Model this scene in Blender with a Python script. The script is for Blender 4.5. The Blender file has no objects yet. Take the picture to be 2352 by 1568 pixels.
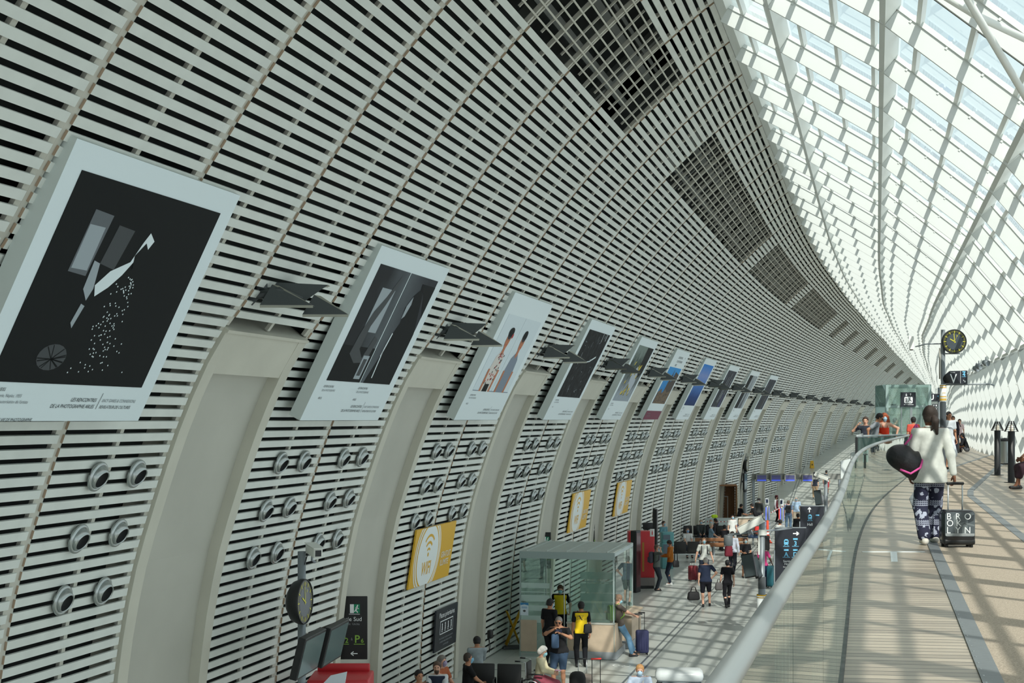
import bpy, bmesh, math, random
import numpy as np
from mathutils import Vector, Matrix
random.seed(4)
PI = math.pi
scene = bpy.context.scene
C = scene.collection

# ------------------------------------------------------------------ camera
cam_d = bpy.data.cameras.new('camera')
cam = bpy.data.objects.new('camera', cam_d)
C.objects.link(cam)
cam.location = (0, 0, 1.53)
cam.rotation_euler = (PI / 2, 0, 0)
cam_d.sensor_width = 36
cam_d.lens = 50
cam_d.shift_y = (962 - 784) / 2352
cam_d.clip_start = 0.1
cam_d.clip_end = 1200
scene.camera = cam
# ------------------------------------------------------------------ colour management
vs = scene.view_settings
vs.view_transform = 'Standard'
vs.look = 'None'
vs.gamma = 1
vs.use_curve_mapping = False
vs.exposure = 0.0
# ------------------------------------------------------------------ sky
world = bpy.data.worlds.new('sky')
scene.world = world
world.use_nodes = True
nt = world.node_tree
nt.nodes.clear()
out = nt.nodes.new('ShaderNodeOutputWorld')
bg = nt.nodes.new('ShaderNodeBackground')
tc = nt.nodes.new('ShaderNodeTexCoord')
sep = nt.nodes.new('ShaderNodeSeparateXYZ')
rmp = nt.nodes.new('ShaderNodeValToRGB')
rmp.color_ramp.elements[0].position = 0.50
rmp.color_ramp.elements[0].color = (0.88, 0.97, 1.0, 1)
rmp.color_ramp.elements[1].position = 0.66
rmp.color_ramp.elements[1].color = (0.60, 0.76, 0.82, 1)
_e = rmp.color_ramp.elements.new(0.85)
_e.color = (1.0, 1.0, 1.0, 1)
mr = nt.nodes.new('ShaderNodeMapRange')
mr.inputs[1].default_value = -1
mr.inputs[2].default_value = 1
nt.links.new(tc.outputs['Generated'], sep.inputs[0])
nt.links.new(sep.outputs[2], mr.inputs[0])
nt.links.new(mr.outputs[0], rmp.inputs[0])
nt.links.new(rmp.outputs[0], bg.inputs[0])
bg.inputs[1].default_value = 1.15
nt.links.new(bg.outputs[0], out.inputs[0])
# ------------------------------------------------------------------ hall axis (plan curve) and sun
TH0, A0, S0, KAP = 0.251, -10.43, 50.0, 0.0016


def base(s):
    """plan position of the foot of the slatted wall at station s, and the heading there"""
    if s <= S0:
        return A0 + math.sin(TH0) * s, math.cos(TH0) * s, TH0
    t = TH0 + KAP * (s - S0)
    x0, y0 = A0 + math.sin(TH0) * S0, math.cos(TH0) * S0
    return x0 - (math.cos(t) - math.cos(TH0)) / KAP, y0 + (math.sin(t) - math.sin(TH0)) / KAP, t


TAPS = [62, 80, 100, 120, 140, 160, 172, 190]
TAPV = [0, .005, .04, .12, .26, .45, .57, .68]
TAPG = [.03, .05, .10, .20, .33, .58, .75, .95]
FLOOR = -4.87     # lower concourse level; the walkway deck is z = 0


def W(s, w, h):
    """hall coordinates -> world: s along, w across from the slatted wall, h above the lower floor"""
    x, y, t = base(s)
    if s > 62 and (h > 7.5 or w > 7.1):      # the hull narrows and drops toward its far end
        k = 1 - float(np.interp(s, TAPS, TAPV))
        if w <= 7.1:
            w = 1.72 + (w - 1.72) * k
            h = 7.5 + (h - 7.5) * k
        else:
            g = 1 - float(np.interp(s, TAPS, TAPG)) * min(1, (s - 62) / 10)
            hr = 7.5 + 6.35 * k
            w = 1.72 + 5.38 * k + (w - 7.1) * g
            h = 4.87 + (h - 4.87) * (hr - 4.87) / 8.98 if h > 4.87 else h
    return Vector((x + w * math.cos(t), y - w * math.sin(t), h + FLOOR))


def heading(s):
    return base(s)[2]


sun_d = bpy.data.lights.new('sun', 'SUN')
sun_d.energy = 4.1
sun_d.angle = 0.009
sun_d.color = (1.0, 0.95, 0.87)
sun = bpy.data.objects.new('sun', sun_d)
C.objects.link(sun)
cw, cs = 0.40, 1.1      # leftward and onward travel of sunlight per metre of fall
sd = Vector((-cw * math.cos(TH0) + cs * math.sin(TH0), cw * math.sin(TH0) + cs * math.cos(TH0), -1))
sun.rotation_euler = sd.to_track_quat('-Z', 'Y').to_euler()
sun.location = (0, 0, 40)

F = 3266.67


def gp(px, py, z=FLOOR):
    """surveyed plan position of a mark on a level z, read off the photograph"""
    y = F * (1.53 - z) / (py - 962)
    return (px - 1176) / F * y, y


def xat(px, y):
    return (px - 1176) / F * y


def zat(py, y):
    return 1.53 - (py - 962) / F * y


# ------------------------------------------------------------------ materials
MATS = {}


def mat(name, col, rough=0.6, metal=0.0, noise=0.0, nscale=8.0, spec=0.5, emit=0.0, bump=0.0, bscale=40):
    if name in MATS:
        return MATS[name]
    m = bpy.data.materials.new(name)
    m.use_nodes = True
    n = m.node_tree.nodes
    b = n['Principled BSDF']
    b.inputs['Base Color'].default_value = (*col, 1)
    b.inputs['Roughness'].default_value = rough
    b.inputs['Metallic'].default_value = metal
    b.inputs['Specular IOR Level'].default_value = spec
    if emit:
        b.inputs['Emission Color'].default_value = (*col, 1)
        b.inputs['Emission Strength'].default_value = emit
    if noise or bump:
        t = n.new('ShaderNodeTexCoord')
        z = n.new('ShaderNodeTexNoise')
        z.inputs['Scale'].default_value = nscale if noise else bscale
        z.inputs['Detail'].default_value = 4
        m.node_tree.links.new(t.outputs['Object'], z.inputs['Vector'])
        if noise:
            r = n.new('ShaderNodeValToRGB')
            r.color_ramp.elements[0].position = 0.3
            r.color_ramp.elements[1].position = 0.7
            r.color_ramp.elements[0].color = (*[c * (1 - noise) for c in col], 1)
            r.color_ramp.elements[1].color = (*[min(1, c * (1 + noise)) for c in col], 1)
            m.node_tree.links.new(z.outputs['Fac'], r.inputs[0])
            m.node_tree.links.new(r.outputs[0], b.inputs['Base Color'])
        if bump:
            bp = n.new('ShaderNodeBump')
            bp.inputs['Strength'].default_value = bump
            bp.inputs['Distance'].default_value = 0.02
            m.node_tree.links.new(z.outputs['Fac'], bp.inputs['Height'])
            m.node_tree.links.new(bp.outputs[0], b.inputs['Normal'])
    MATS[name] = m
    return m


def srgb(r, g, b):
    def f(c):
        c /= 255
        return c / 12.92 if c < 0.04045 else ((c + 0.055) / 1.055) ** 2.4
    return (f(r), f(g), f(b))


def cmat(r, g, b, rough=0.75, **k):
    return mat('c%02x%02x%02x_%d%s' % (r, g, b, int(rough * 100), ''.join('%s%s' % (a[0], v) for a, v in sorted(k.items()))), srgb(r, g, b), rough, **k)


def glass_mat(name, tint=(0.86, 0.95, 0.93), gloss=1.0, haze=0.0, ior=1.5, rough=0.0):
    if name in MATS:
        return MATS[name]
    m = bpy.data.materials.new(name)
    m.use_nodes = True
    n = m.node_tree.nodes
    l = m.node_tree.links
    n.clear()
    o = n.new('ShaderNodeOutputMaterial')
    tr = n.new('ShaderNodeBsdfTransparent')
    tr.inputs[0].default_value = (*tint, 1)
    gl = n.new('ShaderNodeBsdfGlossy')
    gl.inputs[0].default_value = (0.95, 1, 0.98, 1)
    gl.inputs['Roughness'].default_value = rough
    fr = n.new('ShaderNodeFresnel')
    fr.inputs[0].default_value = ior
    mx = n.new('ShaderNodeMixShader')
    mu = n.new('ShaderNodeMath')
    mu.operation = 'MULTIPLY'
    mu.inputs[1].default_value = gloss
    l.new(fr.outputs[0], mu.inputs[0])
    l.new(mu.outputs[0], mx.inputs[0])
    l.new(tr.outputs[0], mx.inputs[1])
    l.new(gl.outputs[0], mx.inputs[2])
    last = mx
    if haze:
        df = n.new('ShaderNodeBsdfDiffuse')
        df.inputs[0].default_value = (0.75, 0.88, 0.84, 1)
        m2 = n.new('ShaderNodeMixShader')
        m2.inputs[0].default_value = haze
        l.new(mx.outputs[0], m2.inputs[1])
        l.new(df.outputs[0], m2.inputs[2])
        last = m2
    l.new(last.outputs[0], o.inputs[0])
    MATS[name] = m
    return m


def node_mat(name):
    m = bpy.data.materials.new(name)
    m.use_nodes = True
    MATS[name] = m
    return m, m.node_tree.nodes, m.node_tree.links, m.node_tree.nodes['Principled BSDF']


def mth(n, l, op, a, b=None, c=None):
    x = n.new('ShaderNodeMath')
    x.operation = op
    for i, v in enumerate((a, b, c)):
        if v is None:
            continue
        if isinstance(v, (int, float)):
            x.inputs[i].default_value = v
        else:
            l.new(v, x.inputs[i])
    return x.outputs[0]


# ------------------------------------------------------------------ mesh builder
_text_cache = {}


class MB:
    def __init__(self):
        self.v, self.f, self.m = [], [], []
        self.smooth = []

    def add(self, vs, fs, m=0, M=None, smooth=False):
        o = len(self.v)
        if M is not None:
            vs = [M @ Vector(v) for v in vs]
        self.v.extend(tuple(v) for v in vs)
        self.f.extend(tuple(i + o for i in f) for f in fs)
        self.m.extend([m] * len(fs))
        self.smooth.extend([smooth] * len(fs))
        return self

    BF = [(0, 3, 2, 1), (4, 5, 6, 7), (0, 1, 5, 4), (1, 2, 6, 5), (2, 3, 7, 6), (3, 0, 4, 7)]

    def box(self, c, s, m=0, M=None):
        x, y, z = c
        a, b, d = s[0] / 2, s[1] / 2, s[2] / 2
        vs = [(x - a, y - b, z - d), (x + a, y - b, z - d), (x + a, y + b, z - d), (x - a, y + b, z - d),
              (x - a, y - b, z + d), (x + a, y - b, z + d), (x + a, y + b, z + d), (x - a, y + b, z + d)]
        return self.add(vs, self.BF, m, M)

    def hexa(self, vs, m=0, fm=None):
        o = len(self.v)
        self.v.extend(tuple(v) for v in vs)
        self.f.extend(tuple(i + o for i in f) for f in self.BF)
        self.m.extend(fm if fm else [m] * 6)
        self.smooth.extend([False] * 6)
        return self

    def rbox(self, c, s, r=0.02, seg=2, m=0, M=None, smooth=True):
        bm = bmesh.new()
        bmesh.ops.create_cube(bm, size=1)
        for v in bm.verts:
            v.co = Vector((v.co.x * s[0] + c[0], v.co.y * s[1] + c[1], v.co.z * s[2] + c[2]))
        r = min(r, min(s) * 0.49)
        bmesh.ops.bevel(bm, geom=list(bm.edges), offset=r, segments=seg, profile=0.5, affect='EDGES')
        vs = [v.co.copy() for v in bm.verts]
        bm.verts.index_update()
        fs = [[v.index for v in f.verts] for f in bm.faces]
        bm.free()
        return self.add(vs, fs, m, M, smooth)

    def tube(self, pts, r, seg=10, m=0, M=None, cap=True, smooth=True):
        pts = [Vector(p) for p in pts]
        rs = r if isinstance(r, (list, tuple)) else [r] * len(pts)
        n = len(pts)
        vs, fs = [], []
        ref = None
        for i, p in enumerate(pts):
            d = (pts[min(i + 1, n - 1)] - pts[max(i - 1, 0)]).normalized()
            if ref is None:
                ref = Vector((0, 0, 1)) if abs(d.z) < 0.9 else Vector((1, 0, 0))
            a = d.cross(ref).normalized()
            b = d.cross(a).normalized()
            ref = -b if False else a.cross(d).normalized()
            for k in range(seg):
                t = 2 * PI * k / seg
                vs.append(p + a * math.cos(t) * rs[i] + ref * math.sin(t) * rs[i])
        for i in range(n - 1):
            for k in range(seg):
                k2 = (k + 1) % seg
                fs.append((i * seg + k, (i + 1) * seg + k, (i + 1) * seg + k2, i * seg + k2))
        if cap:
            fs.append(tuple(range(seg)))
            fs.append(tuple(reversed(range((n - 1) * seg, n * seg))))
        return self.add(vs, fs, m, M, smooth)

    def lathe(self, prof, seg=24, m=0, M=None, smooth=True, ms=None):
        """prof: list of (r, z) turned about local z"""
        vs, fs = [], []
        for r, z in prof:
            for k in range(seg):
                t = 2 * PI * k / seg
                vs.append((r * math.cos(t), r * math.sin(t), z))
        o = len(self.f)
        for i in range(len(prof) - 1):
            for k in range(seg):
                k2 = (k + 1) % seg
                fs.append((i * seg + k, i * seg + k2, (i + 1) * seg + k2, (i + 1) * seg + k))
        self.add(vs, fs, m, M, smooth)
        if ms:
            for i, mm in enumerate(ms):
                for k in range(seg):
                    self.m[o + i * seg + k] = mm
        return self

    def poly(self, pts, z=0.0, m=0, M=None, th=0.0):
        """flat polygon in local xy at height z (thickness th below)"""
        n = len(pts)
        if th:
            vs = [(p[0], p[1], z - th) for p in pts] + [(p[0], p[1], z) for p in pts]
            fs = [tuple(reversed(range(n))), tuple(range(n, 2 * n))]
            for i in range(n):
                j = (i + 1) % n
                fs.append((i, j, n + j, n + i))
            return self.add(vs, fs, m, M)
        return self.add([(p[0], p[1], z) for p in pts], [tuple(range(n))], m, M)

    def rect(self, x0, y0, x1, y1, z=0.0, m=0, M=None, th=0.0):
        return self.poly([(x0, y0), (x1, y0), (x1, y1), (x0, y1)], z, m, M, th)

    def ell(self, cx, cy, rx, ry, z=0.0, m=0, M=None, seg=24, th=0.0, a0=0, a1=2 * PI):
        return self.poly([(cx + rx * math.cos(a0 + (a1 - a0) * k / seg), cy + ry * math.sin(a0 + (a1 - a0) * k / seg)) for k in range(seg)], z, m, M, th)

    def ring(self, cx, cy, r0, r1, z=0.0, m=0, M=None, seg=28, a0=0, a1=2 * PI, ax=1.0):
        vs, fs = [], []
        full = abs(a1 - a0 - 2 * PI) < 1e-6
        for k in range(seg + 1):
            t = a0 + (a1 - a0) * k / seg
            vs += [(cx + r0 * ax * math.cos(t), cy + r0 * math.sin(t), z), (cx + r1 * ax * math.cos(t), cy + r1 * math.sin(t), z)]
        for k in range(seg):
            fs.append((2 * k, 2 * k + 1, 2 * k + 3, 2 * k + 2))
        return self.add(vs, fs, m, M)

    def line(self, x0, y0, x1, y1, wd, z=0.0, m=0, M=None):
        d = Vector((x1 - x0, y1 - y0))
        if d.length == 0:
            return self
        p = Vector((-d.y, d.x)).normalized() * wd / 2
        return self.poly([(x0 - p.x, y0 - p.y), (x1 - p.x, y1 - p.y), (x1 + p.x, y1 + p.y), (x0 + p.x, y0 + p.y)], z, m, M)

    def text(self, s, x, y, size, z=0.0, m=0, M=None, align='LEFT', shear=0.0, bold=0.0, sx=1.0):
        key = (s, align, shear, bold)
        if key not in _text_cache:
            cu = bpy.data.curves.new('t', 'FONT')
            cu.body = s
            cu.size = 1
            cu.align_x = align
            cu.shear = shear
            cu.offset = bold
            cu.resolution_u = 3
            ob = bpy.data.objects.new('t', cu)
            me = bpy.data.meshes.new_from_object(ob)
            _text_cache[key] = ([v.co.copy() for v in me.vertices], [tuple(p.vertices) for p in me.polygons])
            bpy.data.objects.remove(ob)
            bpy.data.meshes.remove(me)
            bpy.data.curves.remove(cu)
        vs, fs = _text_cache[key]
        return self.add([(v.x * size * sx + x, v.y * size + y, z) for v in vs], fs, m, M)

    def np(self, vs, fs, m=0, M=None):
        return self.add([Vector(v) for v in vs], [tuple(int(i) for i in f) for f in fs], m, M, True)

    def build(self, name, mats, parent=None, **props):
        me = bpy.data.meshes.new(name)
        me.from_pydata(self.v, [], self.f)
        if not isinstance(mats, (list, tuple)):
            mats = [mats]
        for q in mats:
            me.materials.append(q)
        if self.f:
            me.polygons.foreach_set('material_index', self.m)
            me.polygons.foreach_set('use_smooth', self.smooth)
        me.update()
        o = bpy.data.objects.new(name, me)
        C.objects.link(o)
        if parent is not None:
            o.parent = parent
        for k, v in props.items():
            if v is not None:
                o[k] = v
        return o


def thing(name, label, cat, loc=(0, 0, 0), rz=0.0, group=None, M=None):
    o = bpy.data.objects.new(name, None)
    o.empty_display_size = 0.2
    C.objects.link(o)
    if M is not None:
        o.matrix_world = M
    else:
        o.location = loc
        o.rotation_euler = (0, 0, rz)
    o['label'] = label
    o['category'] = cat
    if group:
        o['group'] = group
    return o


def tag(o, label, cat, group=None):
    o['label'] = label
    o['category'] = cat
    if group:
        o['group'] = group
    return o


def struct(o):
    o['kind'] = 'structure'
    return o


def copy_tree(o, parent=None):
    c = o.copy()
    C.objects.link(c)
    if parent is not None:
        c.parent = parent
    for ch in list(o.children):
        copy_tree(ch, c)
    return c


# profile of the slatted shell (w, h) from the lower floor to the ridge
PROF = [(0, 0), (.06, 1.5), (.17, 2.9), (.42, 4.3), (.75, 5.3), (1.07, 6.2), (1.43, 7.0), (1.72, 7.5), (2.15, 8.03), (2.5, 8.6),
        (2.83, 9.1), (3.45, 10.0), (4.11, 10.86), (4.85, 11.68), (5.87, 12.67), (7.0, 13.6), (7.4, 13.88)]


def _smooth(P, it=2):
    for _ in range(it):
        Q = [P[0]]
        for a, b in zip(P[:-1], P[1:]):
            Q.append((a[0] * .75 + b[0] * .25, a[1] * .75 + b[1] * .25))
            Q.append((a[0] * .25 + b[0] * .75, a[1] * .25 + b[1] * .75))
        Q.append(P[-1])
        P = Q
    return P


PROF = _smooth(PROF)
_arc = [0.0]
for _a, _b in zip(PROF[:-1], PROF[1:]):
    _arc.append(_arc[-1] + math.hypot(_b[0] - _a[0], _b[1] - _a[1]))
ARC = _arc[-1]


def pa(t):
    """point, tangent, inward normal of the shell at arc length t"""
    w = float(np.interp(t, _arc, [p[0] for p in PROF]))
    h = float(np.interp(t, _arc, [p[1] for p in PROF]))
    t0, t1 = max(0, t - .15), min(ARC, t + .15)
    dw = np.interp(t1, _arc, [p[0] for p in PROF]) - np.interp(t0, _arc, [p[0] for p in PROF])
    dh = np.interp(t1, _arc, [p[1] for p in PROF]) - np.interp(t0, _arc, [p[1] for p in PROF])
    q = math.hypot(dw, dh)
    return w, h, dw / q, dh / q, dh / q, -dw / q


def ah(h):
    return float(np.interp(h, [p[1] for p in PROF], _arc))


def wh(h):
    return float(np.interp(h, [p[1] for p in PROF], [p[0] for p in PROF]))


RP = 8.2 / 3          # rib pitch
S1 = 19.8             # first pillar in view starts here


def sk(k):
    return S1 + RP * k


# ramp: the lower floor climbs to deck level between these stations
def floor_h(s):
    return min(4.87, max(0.0, (s - 100) / 44 * 4.87))
# ================================================================== THE SHELL
m_slat = mat('painted_slat', srgb(208, 212, 205), 0.6, noise=0.05, nscale=3)
m_end = mat('raw_lit_slat_end', srgb(168, 146, 124), 0.8)  # brown end wood, with the side light on it put into the tan
m_batten = mat('batten', srgb(188, 186, 174), 0.7)
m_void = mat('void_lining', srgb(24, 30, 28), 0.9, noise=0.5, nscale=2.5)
m_duct = mat('duct_metal', srgb(92, 96, 92), 0.6)
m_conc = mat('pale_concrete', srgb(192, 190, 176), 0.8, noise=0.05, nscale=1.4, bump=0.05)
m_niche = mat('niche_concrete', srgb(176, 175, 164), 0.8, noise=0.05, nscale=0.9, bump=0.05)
m_white = mat('white_metal', srgb(238, 242, 238), 0.45)
m_whitew = mat('white_blade', srgb(216, 220, 217), 0.55)
m_gask = mat('dark_gasket', srgb(34, 38, 38), 0.6)
m_steel = mat('brushed_steel', srgb(176, 182, 182), 0.32, metal=0.9)
m_black = mat('black_paint', srgb(22, 24, 25), 0.45)
m_glassroof = glass_mat('roof_glass', (0.94, 0.985, 0.985), 0.8, haze=0.03)

K0, K1 = -12, 62
PITCH = 0.168
SLW = 0.104
NS = int(ARC / PITCH)
grid_spans = [(-12, 4), (6, 13), (14, 20), (21, 27)] + [(k, k + 1) for k in range(29, 60, 3)]
g0, g1 = ah(12.12), ah(13.12)


def in_grid(k):
    return any(a <= k < b for a, b in grid_spans)


def beam_quad(mb, s0, s1, t0, t1, d0, d1, m, fm=None):
    """box between stations s0..s1, arc lengths t0..t1, depths d0 (front) .. d1 (back, away from the room)"""
    vs = []
    for (t, d) in ((t0, d1), (t0, d0), (t1, d0), (t1, d1)):
        w, h, tw, th, nw, nh = pa(t)
        vs.append((w - nw * d, h - nh * d))
    a, b, c, d = vs
    mb.hexa([W(s0, *a), W(s1, *a), W(s1, *b), W(s0, *b), W(s0, *d), W(s1, *d), W(s1, *c), W(s0, *c)], m, fm)


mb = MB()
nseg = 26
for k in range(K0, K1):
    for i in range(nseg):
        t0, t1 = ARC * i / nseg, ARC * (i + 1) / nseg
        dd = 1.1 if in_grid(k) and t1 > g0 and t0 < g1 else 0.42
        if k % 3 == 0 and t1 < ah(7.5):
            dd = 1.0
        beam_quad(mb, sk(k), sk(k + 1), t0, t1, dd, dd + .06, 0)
for k in range(K0, K1):      # unseen outer skin, added to stop sky light leaking through the backing
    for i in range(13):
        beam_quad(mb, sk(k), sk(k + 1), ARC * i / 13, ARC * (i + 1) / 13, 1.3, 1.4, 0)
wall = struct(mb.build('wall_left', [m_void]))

for k in range(K0, K1):
    mb = MB()
    s0, s1 = sk(k), sk(k + 1)
    pillar = (k % 3 == 0)
    tmin = ah(7.62) if pillar else 0.0
    far = k > 40
    fm = [0, 0, 0, 0, 0, 1]
    for i in range(NS):
        t = (i + .5) * PITCH
        if t - SLW / 2 < tmin or (pillar and False):
            continue
        if in_grid(k) and g0 < t < g1:
            continue
        beam_quad(mb, s0 + .055, s1 - .055, t - SLW / 2, t + SLW / 2, 0.0, 0.032, 0, fm)
    # battens: half of the one at each rib, plus the one at mid panel
    seg = 30
    for i in range(seg):
        t0, t1 = tmin + (ARC - tmin) * i / seg, tmin + (ARC - tmin) * (i + 1) / seg
        og = in_grid(k) and t1 > g0 and t0 < g1
        for a, b in ((s0, s0 + .10), (s1 - .10, s1), ((s0 + s1) / 2 - .04, (s0 + s1) / 2 + .04)):
            if og:
                a, b = (a + b) / 2 - .03, (a + b) / 2 + .03
            beam_quad(mb, a, b, t0, t1, 0.034, 0.085 if not og else .10, 2)
    if in_grid(k):
        n = 8
        for q in range(n):
            t = g0 + (g1 - g0) * (q + .5) / n
            beam_quad(mb, s0, s1, t - .014, t + .014, 0.0, 0.035, 2)
        for fr in (.25, .75):
            ss = s0 + (s1 - s0) * fr
            beam_quad(mb, ss - .015, ss + .015, g0, g1, 0.04, 0.075, 2)
        # ducts and trays seen through the open grid
        for q, wd in ((.22, .16), (.66, .12), (.80, .06)):
            t = g0 + (g1 - g0) * q
            beam_quad(mb, s0, s1, t - wd / 2, t + wd / 2, 0.45, 0.55, 3)
        beam_quad(mb, s0 + 1.2, s0 + 1.35, g0 - .2, g1 + .2, 0.55, 0.75, 3)
    mb.build('slat_panel', [m_slat, m_end, m_batten, m_duct], wall)

# precast niches ("pillars") every third panel
tn = 0
for k in range(-12, 60, 3):
    s0, s1 = sk(k), sk(k + 1)
    mb = MB()
    fw = .27
    tt = ah(7.56)
    tl = ah(7.02)
    n = 16
    for i in range(n):
        t0, t1 = tt * i / n, tt * (i + 1) / n
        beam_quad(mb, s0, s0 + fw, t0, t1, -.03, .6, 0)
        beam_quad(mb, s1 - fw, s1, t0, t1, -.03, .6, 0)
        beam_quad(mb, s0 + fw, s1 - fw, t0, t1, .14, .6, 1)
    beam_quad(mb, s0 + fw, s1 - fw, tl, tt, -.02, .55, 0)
    beam_quad(mb, s0 - .0, s1 + .0, tt, tt + .05, -.05, .5, 0)
    tn += 1
    struct(mb.build('trim_%d' % tn, [m_conc, m_niche]))

# ridge beam
mb = MB()
RB = [(7.32, 13.98), (7.30, 13.82), (7.52, 13.66), (7.72, 13.85), (7.75, 15.5), (6.6, 15.5), (6.95, 14.2)]
for k in range(K0, K1):
    a = [W(sk(k), *p) for p in RB]
    b = [W(sk(k + 1), *p) for p in RB]
    o = len(mb.v)
    mb.add(a + b, [(i, (i + 1) % 7, 7 + (i + 1) % 7, 7 + i) for i in range(7)], 0)
ceil = struct(mb.build('ceiling', [m_white]))
# outer skin behind the ridge and slats keeps daylight out of the void

GP = [(7.6, 13.78), (8.6, 13.2), (10.4, 12.05), (12.25, 10.5), (14.0, 8.35), (15.0, 4.85)]


def gseg(i):
    (w0, h0), (w1, h1) = GP[i], GP[i + 1]
    L = math.hypot(w1 - w0, h1 - h0)
    tw, th = (w1 - w0) / L, (h1 - h0) / L
    return w0, h0, tw, th, L, th, -tw    # inward normal = (th, -tw) points down-left


def gbox(mb, s0, s1, i, a, b, d0, d1, m=0):
    """box on glazing facet i from a..b metres along it, d0..d1 metres inward"""
    w0, h0, tw, th, L, nw, nh = gseg(i)
    c = []
    for (t, d) in ((a, d0), (b, d0), (b, d1), (a, d1)):
        c.append((w0 + tw * t + nw * d, h0 + th * t + nh * d))
    p, q, r, u = c
    mb.hexa([W(s0, *p), W(s1, *p), W(s1, *q), W(s0, *q), W(s0, *u), W(s1, *u), W(s1, *r), W(s0, *r)], m)


# the white fins that cross the glass at every rib
for k in range(K0, K1):
    mb = MB()
    s = sk(k)
    for i in range(5):
        L = gseg(i)[4]
        lean = .0
        gbox(mb, s - .025, s + .025, i, 0.06 if i else 0.0, L - .02, .10, .37, 0)
        gbox(mb, s - .05, s + .05, i, 0.0, L, .04, .11, 0)
        # small clip brackets between fin and glass
        nb = max(2, int(L / .6))
        for q in range(nb):
            gbox(mb, s - .04, s + .12, i, (q + .5) * L / nb - .015, (q + .5) * L / nb + .015, .03, .15, 0)
    mb.build('roof_fin', [m_whitew], ceil)
# long members
for nm, i, a, wd, d0, d1 in (('purlin', 1, 0, .09, .02, .34), ('purlin', 2, 0, .10, .02, .35), ('purlin', 3, 0, .09, .02, .33), ('purlin', 4, 0, .07, .02, .28)):
    mb = MB()
    for k in range(K0, K1):
        gbox(mb, sk(k), sk(k + 1), i, a - wd / 2, a + wd / 2, d0, d1, 0)
    mb.build(nm, [m_white], ceil)
mb = MB()
mb2 = MB()
for k in range(K0, K1):
    for i in range(5):
        L = gseg(i)[4]
        nb = max(2, int(L / .62))
        for q in range(nb):
            t = (q + .5) * L / nb
            gbox(mb, sk(k), sk(k + 1), i, t - .035, t + .035, .0, .10, 0)
        sm = (sk(k) + sk(k + 1)) / 2
        gbox(mb2, sm - .045, sm + .045, i, 0, L, -.01, .045, 0)
mb.build('glazing_bar', [m_white], ceil)
mb2.build('glazing_gasket', [m_gask], ceil)

mb = MB()
for k in range(K0, K1):
    for i in range(5):
        a0, b0 = GP[i], GP[i + 1]
        mb.add([W(sk(k), *a0), W(sk(k + 1), *a0), W(sk(k + 1), *b0), W(sk(k), *b0)], [(0, 1, 2, 3)])
struct(mb.build('window_1', [m_glassroof]))

mb = MB()
se = sk(K1)
P_ = [W(se, -.6, 4.6), W(se, 15.2, 4.6), W(se, 7.2, 14.6), W(se, 1.0, 9.0)]
P_ = [W(se, -.6, 4.6), W(se, -.6, 11.2), W(se, -.6, 11.2) + (W(se, 15, 4.6) - W(se, -.6, 4.6)) * 1.3, W(se, -.6, 4.6) + (W(se, 15, 4.6) - W(se, -.6, 4.6)) * 1.3]
dv = Vector((.03, .15, 0))
mb.hexa([P_[0], P_[3], P_[3] + dv, P_[0] + dv, P_[1], P_[2], P_[2] + dv, P_[1] + dv])
struct(mb.build('wall_end', [m_white]))
# diagonal tie rods and the pipe crossing high on the right
for pts in (((2120, -40, 13.5), (2245, 37, 14.2), (2420, 120, 15.2)), ((2190, -60, 13.2), (2245, 37, 14.0), (2420, 330, 15.5))):
    mb = MB()
    P = [(xat(x, y), y, zat(py, y)) for x, py, y in pts]
    mb.tube(P, .038, 12)
    mb.build('brace_rod', [m_white], ceil)

# service pipe with three floodlights on the fourth purlin is built with the lamps below

# ================================================================== FLOORS
m_tile, n, l, b = node_mat('terrazzo_tile')
t = n.new('ShaderNodeTexCoord')
mp = n.new('ShaderNodeMapping')
mp.inputs['Rotation'].default_value = (0, 0, TH0)
l.new(t.outputs['Object'], mp.inputs['Vector'])
sx = n.new('ShaderNodeSeparateXYZ')
l.new(mp.outputs[0], sx.inputs[0])


def groove(n, l, coord, pitch, wd, off=0.0):
    x = mth(n, l, 'MULTIPLY_ADD', coord, 1 / pitch, off + 100)
    x = mth(n, l, 'FRACT', x)
    return mth(n, l, 'LESS_THAN', x, wd / pitch)


ga = groove(n, l, sx.outputs[0], 1.2, .012)
gb = groove(n, l, sx.outputs[1], 1.2, .014)
gc = groove(n, l, sx.outputs[1], 9.6, .10, .35)
gd = groove(n, l, sx.outputs[0], 4.8, .06, .25)
ge = groove(n, l, sx.outputs[0], 4.8, .06, .21)
mx = mth(n, l, 'MAXIMUM', ga, gb)
mx2 = mth(n, l, 'MAXIMUM', gc, mth(n, l, 'MAXIMUM', gd, ge))
nz = n.new('ShaderNodeTexNoise')
nz.inputs['Scale'].default_value = 0.7
l.new(t.outputs['Object'], nz.inputs['Vector'])
r = n.new('ShaderNodeValToRGB')
r.color_ramp.elements[0].position = .3
r.color_ramp.elements[1].position = .7
r.color_ramp.elements[0].color = (*srgb(178, 183, 178), 1)
r.color_ramp.elements[1].color = (*srgb(190, 194, 188), 1)
l.new(nz.outputs[0], r.inputs[0])
c1 = n.new('ShaderNodeMixRGB')
c1.inputs[2].default_value = (*srgb(150, 155, 152), 1)
l.new(mx, c1.inputs[0])
l.new(r.outputs[0], c1.inputs[1])
c2 = n.new('ShaderNodeMixRGB')
c2.inputs[2].default_value = (*srgb(98, 104, 106), 1)
l.new(mx2, c2.inputs[0])
l.new(c1.outputs[0], c2.inputs[1])
l.new(c2.outputs[0], b.inputs['Base Color'])
b.inputs['Roughness'].default_value = .28
b.inputs['Specular IOR Level'].default_value = .45

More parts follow.
